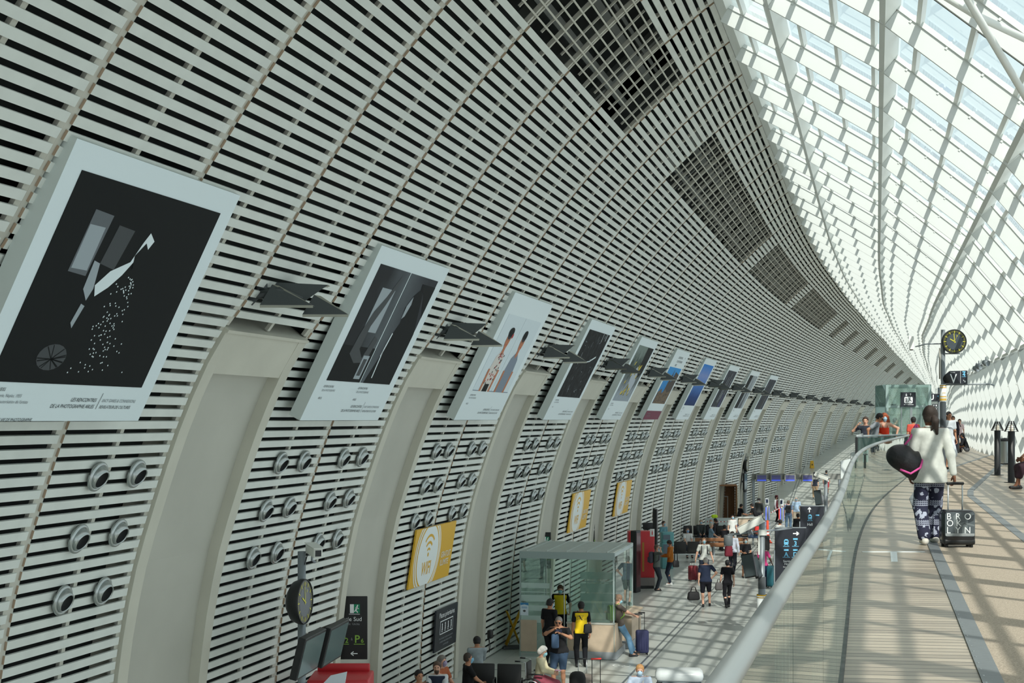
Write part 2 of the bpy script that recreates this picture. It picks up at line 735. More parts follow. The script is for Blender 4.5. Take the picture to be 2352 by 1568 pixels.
# wooden deck
m_deck, n, l, b = node_mat('deck_planks')
t = n.new('ShaderNodeTexCoord')
mp = n.new('ShaderNodeMapping')
mp.inputs['Rotation'].default_value = (0, 0, 0.13)
l.new(t.outputs['Object'], mp.inputs['Vector'])
sx = n.new('ShaderNodeSeparateXYZ')
l.new(mp.outputs[0], sx.inputs[0])
gr = groove(n, l, sx.outputs[1], .132, .015)
gj = groove(n, l, sx.outputs[1], 2.64, .022)
idx = mth(n, l, 'FLOOR', mth(n, l, 'MULTIPLY', sx.outputs[1], 1 / .132))
wn = n.new('ShaderNodeTexWhiteNoise')
wn.noise_dimensions = '1D'
l.new(idx, wn.inputs['W'])
nz = n.new('ShaderNodeTexNoise')
mp2 = n.new('ShaderNodeMapping')
mp2.inputs['Scale'].default_value = (1.2, 14, 1)
l.new(mp.outputs[0], mp2.inputs['Vector'])
l.new(mp2.outputs[0], nz.inputs['Vector'])
nz.inputs['Scale'].default_value = 1.5
nz.inputs['Detail'].default_value = 5
av = mth(n, l, 'MULTIPLY_ADD', wn.outputs[0], .45, mth(n, l, 'MULTIPLY', nz.outputs[0], .55))
r = n.new('ShaderNodeValToRGB')
r.color_ramp.elements[0].position = .25
r.color_ramp.elements[1].position = .75
r.color_ramp.elements[0].color = (*srgb(150, 139, 123), 1)
r.color_ramp.elements[1].color = (*srgb(190, 177, 157), 1)
l.new(av, r.inputs[0])
c1 = n.new('ShaderNodeMixRGB')
c1.inputs[2].default_value = (*srgb(56, 54, 50), 1)
l.new(mth(n, l, 'MAXIMUM', gr, gj), c1.inputs[0])
l.new(r.outputs[0], c1.inputs[1])
l.new(c1.outputs[0], b.inputs['Base Color'])
b.inputs['Roughness'].default_value = .38
b.inputs['Specular IOR Level'].default_value = .5

m_carpet, n, l, b = node_mat('sand_carpet')
t = n.new('ShaderNodeTexCoord')
nz = n.new('ShaderNodeTexNoise')
nz.inputs['Scale'].default_value = 90
nz.inputs['Detail'].default_value = 3
l.new(t.outputs['Object'], nz.inputs['Vector'])
r = n.new('ShaderNodeValToRGB')
r.color_ramp.elements[0].position = .3
r.color_ramp.elements[1].position = .7
r.color_ramp.elements[0].color = (*srgb(150, 138, 122), 1)
r.color_ramp.elements[1].color = (*srgb(196, 182, 163), 1)
l.new(nz.outputs[0], r.inputs[0])
l.new(r.outputs[0], b.inputs['Base Color'])
b.inputs['Roughness'].default_value = .95
bp = n.new('ShaderNodeBump')
bp.inputs['Strength'].default_value = .4
bp.inputs['Distance'].default_value = .01
l.new(nz.outputs[0], bp.inputs['Height'])
l.new(bp.outputs[0], b.inputs['Normal'])
m_strip = mat('grey_threshold_strip', srgb(112, 118, 120), 0.5, noise=0.06, nscale=20)

# lower concourse, ramp up to deck level, and the floor beyond it
mb = MB()
st = [-14] + list(range(0, 100, 10)) + [100, 144] + list(range(150, 191, 10))
for a, b_ in zip(st[:-1], st[1:]):
    wl, wr = -1.0, (9.8 if a < 100 else 8.4 if a < 144 else 15.4)
    ha, hb = floor_h(a), floor_h(b_)
    V = [W(a, wl, ha), W(b_, wl, hb), W(b_, wr, hb), W(a, wr, ha)]
    V2 = [v - Vector((0, 0, .25)) for v in V]
    mb.hexa([V2[0], V2[3], V2[2], V2[1], V[0], V[3], V[2], V[1]])
struct(mb.build('floor', [m_tile]))

# edge of the deck under the balustrade: plan points (x, y)
BAL = [(-1.25, -3), (-.33, 0), (.25, 2), (.785, 4), (1.323, 6), (1.838, 8), (2.341, 10), (2.839, 12), (3.342, 14), (3.855, 16), (4.383, 18), (4.93, 20), (5.497, 22), (6.086, 24), (6.695, 26), (7.322, 28), (7.965, 30), (8.617, 32), (9.274, 34), (9.926, 36), (10.566, 38), (10.94, 39.2)]


def catmull(P, n=6):
    Q = []
    for i in range(len(P) - 1):
        p0, p1, p2, p3 = P[max(i - 1, 0)], P[i], P[i + 1], P[min(i + 2, len(P) - 1)]
        for k in range(n):
            t = k / n
            Q.append(tuple(0.5 * ((2 * b_) + (c_ - a_) * t + (2 * a_ - 5 * b_ + 4 * c_ - d_) * t * t + (-a_ + 3 * b_ - 3 * c_ + d_) * t ** 3) for a_, b_, c_, d_ in zip(p0, p1, p2, p3)))
    Q.append(P[-1])
    return Q


BALS = catmull(BAL)


def glass_x(y):      # facade foot, world x at y
    s = y / .97 + 4
    for _ in range(8):
        p = W(s, 15.0, 4.87)
        s += (y - p.y) / .97
    return W(s, 15.0, 4.87).x


mb = MB()
for (x0, y0), (x1, y1) in zip(BALS[:-1], BALS[1:]):
    mb.hexa([(x0 - .06, y0, -.22), (glass_x(y0) + .3, y0, -.22), (glass_x(y1) + .3, y1, -.22), (x1 - .06, y1, -.22),
             (x0 - .06, y0, 0), (glass_x(y0) + .3, y0, 0), (glass_x(y1) + .3, y1, 0), (x1 - .06, y1, 0)])
# platform beyond the second rail
# wedge in front of the recess edge
mb.hexa([(8.79, 36.3, -.22), (10.9, 39.2, -.22), (20.9, 60, -.22), (14.9, 60, -.22), (8.79, 36.3, 0), (10.9, 39.2, 0), (20.9, 60, 0), (14.9, 60, 0)])
ex = lambda y: 7.97 + (y - 36.3) * .2572 + max(0, y - 50) ** 2 * .0007
pts = [(ex(y), y) for y in (60, 75, 90, 105, 120, 132)]
pts[0] = (14.9, 60)
for (x0, y0), (x1, y1) in zip(pts[:-1], pts[1:]):
    mb.hexa([(x0, y0, -.22), (glass_x(y0) + .3, y0, -.22), (glass_x(y1) + .3, y1, -.22), (x1, y1, -.22),
             (x0, y0, 0), (glass_x(y0) + .3, y0, 0), (glass_x(y1) + .3, y1, 0), (x1, y1, 0)])
mb.hexa([(10.9, 39.2, -.22), (glass_x(39.2) + .3, 39.2, -.22), (glass_x(60) + .3, 60, -.22), (20.9, 60, -.22),
         (10.9, 39.2, 0), (glass_x(39.2) + .3, 39.2, 0), (glass_x(60) + .3, 60, 0), (20.9, 60, 0)])
floor2 = struct(mb.build('floor_walkway', [m_deck]))

# carpet runner and its screwed metal edge strips
CL = [(.605 + .2572 * y, y) for y in (-3, 5, 10, 15, 20, 27.3)] + [(8.36, 29.6), (13.9, 45), (22.6, 66)]
CR = [(1.90 + .2535 * y, y) for y in (-3, 5, 10, 15, 20, 28.1)] + [(9.7, 30.2), (15.3, 45), (24.0, 66)]
mb = MB()
for i in range(len(CL) - 1):
    a, b_, c_, d_ = CL[i], CR[i], CR[i + 1], CL[i + 1]
    mb.hexa([(*a, 0.0), (*b_, 0.0), (*c_, 0.0), (*d_, 0.0), (*a, .008), (*b_, .008), (*c_, .008), (*d_, .008)])
tag(mb.build('carpet_runner', [m_carpet]), 'long sand-coloured carpet runner laid along the upper walkway deck', 'carpet')
for P, sg, lb in ((CL, -1, 'grey screwed metal edging strip on the railing side of the carpet runner'), (CR, 1, 'grey metal edging strip on the window side of the carpet runner')):
    mb = MB()
    for (x0, y0), (x1, y1) in zip(P[:-1], P[1:]):
        d0, d1 = (0, .125) if sg < 0 else (-.03, .10)
        mb.hexa([(x0 + d0, y0, 0), (x0 + d1, y0, 0), (x1 + d1, y1, 0), (x1 + d0, y1, 0), (x0 + d0, y0, .013), (x0 + d1, y0, .013), (x1 + d1, y1, .013), (x1 + d0, y1, .013)])
    o = tag(mb.build('edge_strip', [m_strip]), lb, 'floor strip')
    if sg < 0:
        scr = MB()
        y = 6.0
        while y < 26:
            x = .605 + .2572 * y
            scr.lathe([(0, .0155), (.006, .0155), (.008, .013)], 6, 0, Matrix.Translation((x + .02, y, 0)))
            y += .22
        sc = scr.build('screws', [m_steel], o)
        sc['kind'] = 'stuff'

# white T-shaped tape mark on the deck
mb = MB()
q0, q1, q2, q3 = gp(2047, 1290, 0), gp(2062, 1290, 0), gp(2060, 1268, 0), gp(2045, 1268, 0)
mb.hexa([(*q0, .0), (*q1, .0), (*q2, .0), (*q3, .0), (*q0, .004), (*q1, .004), (*q2, .004), (*q3, .004)])
mb.box((q2[0] - .03, q2[1] + .04, .002), (.72, .07, .004))
tag(mb.build('tape_mark', [cmat(226, 232, 232)]), 'white tape stuck in a T shape on the deck planks', 'tape')

# ------------------------------------------------------------------ balustrades
m_rail = mat('satin_rail', srgb(166, 172, 172), 0.36, metal=0.55)
m_bglass = glass_mat('balustrade_glass', (0.80, 0.92, 0.88), 1.0, haze=0.03)
bal = thing('balustrade', 'curved glass balustrade with a thick round grey handrail along the walkway edge', 'railing', (0, 0, 0))
mb = MB()
RZ = 1.53 - .44
mb.tube([(x, y, RZ) for x, y in BALS], .025, 20)
mb.build('handrail', [m_rail], bal)
mb = MB()
for (x0, y0), (x1, y1) in zip(BALS[:-1], BALS[1:]):
    mb.hexa([(x0 - .02, y0, -.02), (x0 + .02, y0, -.02), (x1 + .02, y1, -.02), (x1 - .02, y1, -.02), (x0 - .02, y0, .012), (x0 + .02, y0, .012), (x1 + .02, y1, .012), (x1 - .02, y1, .012)])
mb.build('floor_channel', [mat('channel', srgb(84, 86, 82), .6, noise=.5, nscale=6)], bal)
# panels of about 1.6 m with a small gap between
cur, acc = [BALS[0]], 0
panels = []
for a, b_ in zip(BALS[:-1], BALS[1:]):
    acc += math.hypot(b_[0] - a[0], b_[1] - a[1])
    cur.append(b_)
    if acc > 1.5:
        panels.append(cur)
        cur, acc = [b_], 0
if len(cur) > 1:
    panels.append(cur)
for P in panels:
    mb = MB()
    P = [Vector(p) for p in P]
    P[0] = P[0] + (P[1] - P[0]).normalized() * .006
    P[-1] = P[-1] - (P[-1] - P[-2]).normalized() * .006
    for a, b_ in zip(P[:-1], P[1:]):
        mb.hexa([(a.x - .005, a.y, .012), (a.x + .005, a.y, .012), (b_.x + .005, b_.y, .012), (b_.x - .005, b_.y, .012),
                 (a.x - .005, a.y, RZ - .03), (a.x + .005, a.y, RZ - .03), (b_.x + .005, b_.y, RZ - .03), (b_.x - .005, b_.y, RZ - .03)])
    mb.build('glass_panel', [m_bglass], bal)

b2 = thing('balustrade', 'short straight glass balustrade with steel rail in front of the couple', 'railing', (8.79, 36.3, 0))
q = Vector((10.88 - 8.79, 39.2 - 36.3, 0))
mb = MB()
mb.tube([(0, 0, RZ), tuple(q + Vector((0, 0, RZ)))], .03, 14)
mb.build('handrail', [m_rail], b2)
for f in (0, .5, .98):
    mb = MB()
    mb.box((q.x * f, q.y * f, (RZ - .03) / 2), (.06, .03, RZ - .03))
    mb.build('post', [m_black if f == 0 else m_steel], b2)
for a, b_ in ((.02, .49), (.51, .97)):
    mb = MB()
    p0, p1 = q * a, q * b_
    nv = Vector((q.y, -q.x, 0)).normalized() * .005
    mb.hexa([p0 - nv + Vector((0, 0, .05)), p0 + nv + Vector((0, 0, .05)), p1 + nv + Vector((0, 0, .05)), p1 - nv + Vector((0, 0, .05)),
             p0 - nv + Vector((0, 0, RZ - .04)), p0 + nv + Vector((0, 0, RZ - .04)), p1 + nv + Vector((0, 0, RZ - .04)), p1 - nv + Vector((0, 0, RZ - .04))])
    mb.build('glass_panel', [glass_mat('rail_glass', (.78, .92, .88), 1.0, haze=.08)], b2)

# longer glass rail on the platform edge toward the ramp
b3 = thing('balustrade', 'glass balustrade on the edge of the lift platform above the ramp', 'railing', (8.79, 36.3, 0))
mb = MB()
P = [(8.79, 36.3), (10.1, 41), (12.4, 50), (14.9, 60)]
mb.tube([(x - 8.79, y - 36.3, RZ) for x, y in P], .03, 12)
mb.build('handrail', [m_rail], b3)
for (x0, y0), (x1, y1) in zip(P[:-1], P[1:]):
    mb = MB()
    mb.hexa([(x0 - 8.795, y0 - 36.3 + .03, .02), (x0 - 8.785, y0 - 36.3 + .03, .02), (x1 - 8.785, y1 - 36.3 - .03, .02), (x1 - 8.795, y1 - 36.3 - .03, .02),
             (x0 - 8.795, y0 - 36.3 + .03, RZ - .04), (x0 - 8.785, y0 - 36.3 + .03, RZ - .04), (x1 - 8.785, y1 - 36.3 - .03, RZ - .04), (x1 - 8.795, y1 - 36.3 - .03, RZ - .04)])
    mb.build('glass_panel', [m_bglass], b3)
# low curb rail along the foot of the glazing
mb = MB()
mb.tube([W(s, 14.55, 4.87 + .95) for s in range(4, 130, 3)], .025, 8)
mb.build('handrail', [m_rail], ceil)
# ================================================================== THINGS ON THE SLATTED WALL
def wall_frame(s, h, off, w=None, tilt=None):
    """local x along the hall, y up the wall, z toward the room"""
    t = heading(s)
    X = Vector((math.sin(t), math.cos(t), 0))
    wd = Vector((math.cos(t), -math.sin(t), 0))
    if tilt is None:
        q = pa(ah(h))
        tw, th = q[2], q[3]
    else:
        tw, th = tilt
    Y = (wd * tw + Vector((0, 0, 1)) * th).normalized()
    # x must point to the viewer's right when facing the wall
    Z = X.cross(Y)
    if Z.dot(wd) < 0:
        Z = -Z
    p = W(s, (wh(h) if w is None else w), h) + Z * off
    Xr = Y.cross(Z)
    M = Matrix((Xr, Y, Z)).transposed().to_4x4()
    M.translation = p
    return M


m_pw = mat('poster_white', srgb(212, 224, 226), .45, spec=.4)
m_pg = mat('poster_side', srgb(190, 198, 194), .6)
ink = cmat(40, 44, 48)
inkl = cmat(120, 126, 130)
m_blk = mat('photo_black', srgb(22, 25, 25), .7, spec=.15)

W2, H2, TH_ = 1.76, 1.48, .20
LORD = ['nearest', 'second', 'third', 'fourth', 'fifth', 'sixth', 'seventh', 'eighth', 'ninth', 'farthest']
PLAB = ['large white-framed poster of a night photograph with white specks, nearest on the wall',
        'white poster with a split black-and-white photograph of figures in profile',
        'white poster showing two people standing side by side, one in patterned red and white',
        'white poster with a nearly black photograph scratched by pale streaks',
        'white poster with a grey mountain picture dotted yellow',
        'white poster with blue sky above a dark tower and a wine-red band at its foot',
        'white poster filled by a deep blue seascape photograph',
        'narrow-looking white poster with dark vertical streaks, between the blue one and the grey one',
        'white poster with a pale grey misty photograph and one dark strip',
        'white poster with a dark grey photograph, farthest along the wall']


def grad_mat(name, stops, axis=1, scale=1.0, off=.5, noise=0.0, ns=3.0, wave=0.0):
    m, n, l, b = node_mat(name)
    t = n.new('ShaderNodeTexCoord')
    s_ = n.new('ShaderNodeSeparateXYZ')
    l.new(t.outputs['Object'], s_.inputs[0])
    v = mth(n, l, 'MULTIPLY_ADD', s_.outputs[axis], scale, off)
    if noise:
        z = n.new('ShaderNodeTexNoise')
        z.inputs['Scale'].default_value = ns
        z.inputs['Detail'].default_value = 6
        l.new(t.outputs['Object'], z.inputs['Vector'])
        v = mth(n, l, 'ADD', v, mth(n, l, 'MULTIPLY_ADD', z.outputs[0], noise, -noise / 2))
    r = n.new('ShaderNodeValToRGB')
    e = r.color_ramp.elements
    while len(e) < len(stops):
        e.new(.5)
    for q, (p, c) in zip(e, sorted(stops)):
        q.position = p
        q.color = (*srgb(*c), 1)
    l.new(v, r.inputs[0])
    l.new(r.outputs[0], b.inputs['Base Color'])
    b.inputs['Roughness'].default_value = .7
    b.inputs['Specular IOR Level'].default_value = .15
    return m


m_grey1 = grad_mat('photo_grey_a', [(0, (40, 42, 44)), (.5, (88, 94, 98)), (1, (52, 54, 58))], 0, .5, .5, .4, 2)
m_pale = grad_mat('photo_pale', [(0, (70, 74, 78)), (1, (150, 160, 165))], 1, .5, .5, .5, 3)
m_night = grad_mat('photo_night', [(.45, (18, 20, 20)), (.62, (40, 44, 46)), (.8, (92, 100, 104))], 1, 0, .5, .7, 5)
m_mount = grad_mat('photo_mountain', [(.2, (150, 160, 168)), (.5, (104, 112, 112)), (.75, (52, 66, 60)), (1, (120, 132, 126))], 1, .5, .5, .7, 3)
m_sky6 = grad_mat('photo_sky', [(0, (40, 110, 170)), (1, (60, 150, 215))], 1, .5, .5)
m_sea = grad_mat('photo_sea', [(0, (12, 22, 44)), (.35, (24, 62, 118)), (.6, (70, 120, 190)), (.78, (120, 140, 190)), (1, (30, 120, 200))], 1, .42, .5, .12, 2)
m_rain = grad_mat('photo_streaks', [(.3, (30, 32, 36)), (.6, (66, 70, 78)), (.8, (120, 126, 130))], 0, 0, .5, .9, 2.2)
m_mist = grad_mat('photo_mist', [(.3, (120, 128, 134)), (.7, (176, 184, 186))], 0, 0, .5, .9, 2)


def poster(i):
    s = S1 + 8.2 * i - RP - (.85 if i == 0 else .6)
    tw, th = 1.32, 2.62
    L = math.hypot(tw, th)
    M = wall_frame(s, 7.7, 0, w=2.20, tilt=(tw / L, th / L))
    p = thing('poster_panel', PLAB[i], 'poster', M=M, group='exhibition posters on the slatted wall')
    mb = MB()
    mb.box((0, 0, -TH_ / 2), (2 * W2, 2 * H2, TH_), 0)
    for a in (4, 2, 3, 5):
        mb.m[a if a < 6 else 5] = 1
    mb.m[1] = 0
    mb.build('panel', [m_pw, m_pg], p)
    # photo area in local coordinates
    x0, x1, y0, y1 = -W2 + .30, W2 - .30, -H2 + (.44 if i == 0 else .70), H2 - .27
    z = .006
    R = random.Random(i)
    ph = MB()
    mats = [m_blk, m_pw, cmat(150, 160, 165), cmat(90, 96, 100), m_grey1, cmat(60, 64, 66)]
    if i == 0:
        x0, x1 = -W2 + .28, W2 - .28
        ph.rect(x0, y0, x1, y1, z, 0, th=.005)
        ph.poly([(-.98, .88), (-.62, .86), (-.66, .18), (-1.0, .2)], z + .002, 3)
        ph.rect(-.97, .24, -.68, .72, z + .003, 2)
        ph.poly([(-.45, .78), (-.12, .76), (-.2, .3), (-.5, .34)], z + .002, 5)
        ph.poly([(-.42, .10), (-.25, .28), (.05, .42), (.14, .66), (.2, .78), (.34, .70), (.26, .55), (.12, .44), (.0, .26), (-.16, .10), (-.34, -.02)], z + .003, 1)
        ph.poly([(.08, .50), (.2, .66), (.3, .58), (.28, .42), (.14, .34)], z + .005, 0)
        ph.poly([(-.62, .36), (-.5, .34), (-.42, .06), (-.46, -.08), (-.6, .04)], z + .003, 2)
        ph.poly([(-.52, -.12), (-.44, -.14), (-.5, -.40), (-.56, -.34)], z + .003, 2)
        for q in range(120):
            y = R.uniform(-.9, .25)
            sp = .12 + (.25 - y) * .32
            x = .18 + R.gauss(0, sp * .5) + (.1 if y < -.5 else 0)
            if x > 1.0 or x < -.4:
                continue
            ph.ell(x, y, .012, .010, z + .004, 1, seg=5)
        ph.ell(-.62, -.74, .26, .15, z + .002, 5, seg=18)
        for q in range(14):
            a = R.uniform(0, 6.28)
            ph.line(-.62, -.76, -.62 + .25 * math.cos(a), -.74 + .14 * math.sin(a), .012, z + .004, 0)
    elif i == 1:
        ph.rect(x0, y0, -.02, y1, z, 4, th=.005)
        ph.rect(.03, y0, x1, y1, z, 4, th=.005)
        ph.rect(x0, y0, -.02, y0 + .62, z + .002, 0)
        ph.poly([(-.95, y1 - .35), (-.35, y1 - .35), (-.35, .1), (-.95, .1)], z + .002, 2)
        ph.poly([(-1.0, .05), (-.85, .45), (-.6, .72), (-.35, y1 - .1), (-.28, y1 - .14), (-.48, .6), (-.7, .2), (-.72, -.2), (-.45, -.35), (-.3, .05), (-.12, .0), (-.2, -.42), (-.7, -.45), (-1.05, -.3)], z + .004, 5)
        ph.poly([(.15, y0), (.35, y0 + .5), (.42, .1), (.55, .35), (.45, .62), (.6, .85), (.8, .98), (1.0, .9), (1.2, .6), (x1, .2), (x1, y0)], z + .004, 0)
        ph.poly([(.48, .66), (.60, .84), (.66, .70), (.60, .48), (.5, .42)], z + .006, 2)
        ph.poly([(.75, y1 - .12), (x1, y1 - .12), (x1, .5), (1.05, .9), (.8, .98)], z + .003, 0)
        ph.line(.35, y0 + .5, .42, .15, .05, z + .006, 1)
        ph.line(.42, y0 + .1, .36, y0 + .62, .04, z + .006, 1)
        ph.poly([(-.40, -.30), (-.12, -.30), (-.12, -.72), (-.4, -.72)], z + .005, 2)
        ph.poly([(-.34, -.36), (-.18, -.36), (-.18, -.66), (-.34, -.66)], z + .006, 5)
    elif i == 2:
        mats = [cmat(204, 216, 220), cmat(36, 34, 36), cmat(178, 112, 78), cmat(170, 48, 48), cmat(206, 200, 192), cmat(120, 132, 146), m_blk]
        ph.rect(x0, y0, -.03, y1 - .2, z, 0, th=.005)
        ph.rect(.03, y0, x1, y1 - .2, z, 0, th=.005)
        ph.rect(x0, y0, x1, y0 + .02, z + .001, 5)
        for cx, sh in ((-.62, 0), (.62, 1)):
            ph.poly([(cx - .42, y0), (cx - .36, -.25), (cx - .28, .05), (cx - .1, .18), (cx + .12, .18), (cx + .30, .04), (cx + .38, -.25), (cx + .42, y0)], z + .003, 4 if not sh else 5)
            ph.poly([(cx - .08, .14), (cx - .07, .3), (cx + .09, .3), (cx + .1, .14), (cx, .06)], z + .005, 2)
            ph.ell(cx, .46, .155, .22, z + .006, 2)
            ph.ell(cx, .60, .17, .13, z + .007, 1)
            ph.ell(cx, .64, .2 if not sh else .16, .11, z + .0075, 6)
            for ex_ in (-.06, .06):
                ph.ell(cx + ex_, .46, .022, .012, z + .009, 1, seg=8)
            ph.ell(cx, .34, .04, .014, z + .009, 3, seg=8)
            ph.line(cx - .36, -.25, cx - .34, y0, .13, z + .004, 2)
            ph.line(cx + .38, -.25, cx + .36, y0, .13, z + .004, 2)
        for q in range(34):
            ph.ell(-.62 + R.uniform(-.3, .32), R.uniform(-.6, .12), .03, .028, z + .006, 3 if q % 2 else 1, seg=6)
        ph.poly([(-.80, y0), (-.78, -.60), (-.44, -.60), (-.42, y0)], z + .007, 6)
        ph.ell(-.42, .56, .06, .06, z + .0078, 3)
    elif i == 3:
        mats[4] = m_night
        ph.rect(x0, y0, x1, y1, z, 4, th=.005)
        for q in range(26):
            x, y = R.uniform(x0 + .1, x1 - .2), R.uniform(y0 + .1, y1 - .1)
            a = R.uniform(-.5, .6) if q % 2 else R.uniform(1.2, 1.8)
            L_ = R.uniform(.05, .16)
            ph.line(x, y, x + L_ * math.cos(a), y + L_ * math.sin(a), .014, z + .003, 2)
        ph.line(-.2, .28, .5, .36, .035, z + .004, 1)
        ph.line(.35, .34, .95, .5, .05, z + .004, 1)
        ph.line(-1.0, .55, -.95, .2, .03, z + .004, 2)
        ph.line(.6, 1.2, .66, .95, .03, z + .004, 1)
        ph.line(1.1, 1.22, 1.12, 1.0, .04, z + .004, 1)
    elif i == 4:
        mats = [m_mount, cmat(212, 190, 70), cmat(36, 40, 42), cmat(170, 178, 186), m_blk]
        ph.rect(x0, y0, x1, y1, z, 0, th=.005)
        ph.poly([(.3, y1), (x1, y1), (x1, .3), (.9, .1), (.4, .5)], z + .002, 4)
        ph.poly([(-.4, .2), (.1, .5), (.6, .3), (.9, -.1), (.7, -.6), (.2, -.3), (-.2, -.1)], z + .003, 3)
        for q in range(20):
            x, y = R.uniform(-1.1, .7), R.uniform(y0 + .08, .6)
            ph.poly([(x, y), (x + .12, y + .04), (x + .18, y + .16), (x + .03, y + .12)], z + .005, 1)
            ph.poly([(x + .12, y), (x + .24, y + .02), (x + .22, y + .12)], z + .004, 2)
        ph.line(-1.1, y0 + .1, .1, .1, .05, z + .005, 3)
    elif i == 5:
        mats = [m_sky6, cmat(60, 50, 44), cmat(104, 84, 62), cmat(112, 44, 66), cmat(52, 44, 40), m_pw]
        ph.rect(x0, y0, x1, y1 - .45, z, 0, th=.005)
        ph.poly([(-.25, y0), (-.25, .15), (-.15, .2), (-.15, .42), (-.05, .48), (.03, .72), (.11, .48), (.22, .42), (.22, .2), (.34, .15), (.5, .6), (x1, .5), (x1, y0)], z + .003, 1)
        ph.poly([(x0, y0), (x0, -.3), (-.9, -.15), (-.5, -.35), (0, -.15), (.5, -.3), (x1, -.2), (x1, y0)], z + .004, 2)
        for q in range(60):
            ph.ell(R.uniform(x0 + .05, x1 - .05), R.uniform(y0 + .04, -.35), .045, .035, z + .005, 4 if q % 3 else 1, seg=7)
        ph.rect(-W2 + .01, -H2 + .01, W2 - .01, -H2 + .38, z + .004, 3)
    elif i == 6:
        mats = [m_sea, cmat(24, 32, 50)]
        ph.rect(x0, y0, x1, y1, z, 0, th=.005)
    elif i == 7:
        mats = [m_rain, m_pw, cmat(44, 48, 90), m_blk]
        ph.rect(x0, y0, -.03, y1, z, 0, th=.005)
        ph.rect(.03, y0, x1, y1, z, 0, th=.005)
        for q in range(12):
            x = R.uniform(x0 + .2, x1 - .2)
            ph.line(x, R.uniform(-.6, 0), x + .1, R.uniform(.4, 1.1), .03, z + .003, 1 if q % 3 == 0 else 3)
        ph.poly([(.4, y0), (.6, .0), (.9, -.1), (1.1, y0)], z + .004, 2)
    elif i == 8:
        mats = [m_mist, m_blk, cmat(84, 90, 96)]
        ph.rect(x0, y0, -.35, y1, z, 1, th=.005)
        ph.rect(-.3, y0, x1, y1, z, 0, th=.005)
        ph.poly([(-.1, y0), (.2, .2), (.4, .7), (.6, .1), (.8, y0)], z + .003, 2)
    else:
        mats = [m_rain, cmat(34, 36, 38), cmat(140, 146, 150)]
        ph.rect(x0, y0, x1, y1, z, 0, th=.005)
        ph.poly([(-.5, y0), (-.4, .2), (-.1, .8), (.3, .4), (.5, y0)], z + .003, 1)
        ph.line(.6, y0, .7, .9, .05, z + .003, 2)
    ph.build('photograph', mats, p)
    cp = MB()
    yb = -H2 + (.34 if i == 0 else .58)
    if i == 5:
        cp.text('LES RENCONTRES', -.55, H2 - .34, .13, z, 0)
        cp.text('DE LA PHOTOGRAPHIE', -.55, H2 - .50, .13, z, 0)
        cp.text('ARLES', -.55, H2 - .66, .13, z, 0)
        cp.text('2021', 1.0, H2 - .3, .09, z, 0)
        cp.text('LES RENCONTRES', -1.3, -H2 + .24, .07, z + .008, 1)
        cp.text('DE LA PHOTOGRAPHIE', -1.3, -H2 + .14, .07, z + .008, 1)
    else:
        if i == 0:
            tx = ['SABINE WEISS', 'Rue de Bergerie, Naples, 1955', "Avec l'aimable autorisation de l'artiste", '(c) Sabine Weiss', '', 'SABINE WEISS, UNE VIE DE PHOTOGRAPHE']
        else:
            tx = ['SABINE', 'Rue, Naples', '', 'UNE VIE DE PHOTOGRAPHE']
            tx = ['LES RENCONTRES', 'DE LA PHOTOGRAPHIE', '', 'ARLES']
        for q, s_ in enumerate(tx):
            if s_:
                cp.text(s_, x0, yb - .068 * q, .052, z, 0 if q in (0, len(tx) - 1) else 1, shear=.15 if i == 0 else 0)
        if i == 1:
            for q, s_ in enumerate(tx):
                if s_:
                    cp.text(s_, .05, yb - .07 * q, .055, z, 0 if q in (0, 3) else 1)
        cp.text('LES RENCONTRES', .62, -H2 + .24, .064, z, 0, align='RIGHT', shear=.15)
        cp.text('DE LA PHOTOGRAPHIE ARLES', .62, -H2 + .16, .064, z, 0, align='RIGHT', shear=.15)
        cp.line(.68, -H2 + .15, .70, -H2 + .35, .008, z, 0)
        cp.text('SNCF GARES & CONNEXIONS', .74, -H2 + .24, .055, z, 1, shear=.15)
        cp.text('REVELATEUR DE CULTURES', .74, -H2 + .16, .055, z, 0, shear=.15)
    cp.build('caption', [ink, inkl], p)
    return p


for i in range(10):
    poster(i)

# ------------------------------------------------------------------ black dart-shaped uplights above every niche
m_dart = mat('dart_black', srgb(52, 58, 58), .5)
m_dedge = mat('dart_edge', srgb(160, 160, 146), .6)


def dart(mb, tip, tailL, tailR, up):
    """a folded triangular wing: keel below, two faces, pale rim"""
    t, a, b, u = [Vector(v) for v in (tip, tailL, tailR, up)]
    mb.add([t, a, u, b], [(0, 1, 2), (0, 2, 3), (0, 3, 1), (1, 3, 2)], 0)
    mb.add([u, t, t + Vector((.03, 0, -.02)), u + Vector((.09, .0, -.015))], [(0, 1, 2, 3), (3, 2, 1, 0)], 1)
    mb.add([a, t, t + Vector((0, 0, -.035)), a + Vector((0, 0, -.035))], [(0, 1, 2, 3), (3, 2, 1, 0)], 1)


proto = thing('wall_light', 'x', 'light', (0, 0, 0), group='black dart-shaped wall lights')
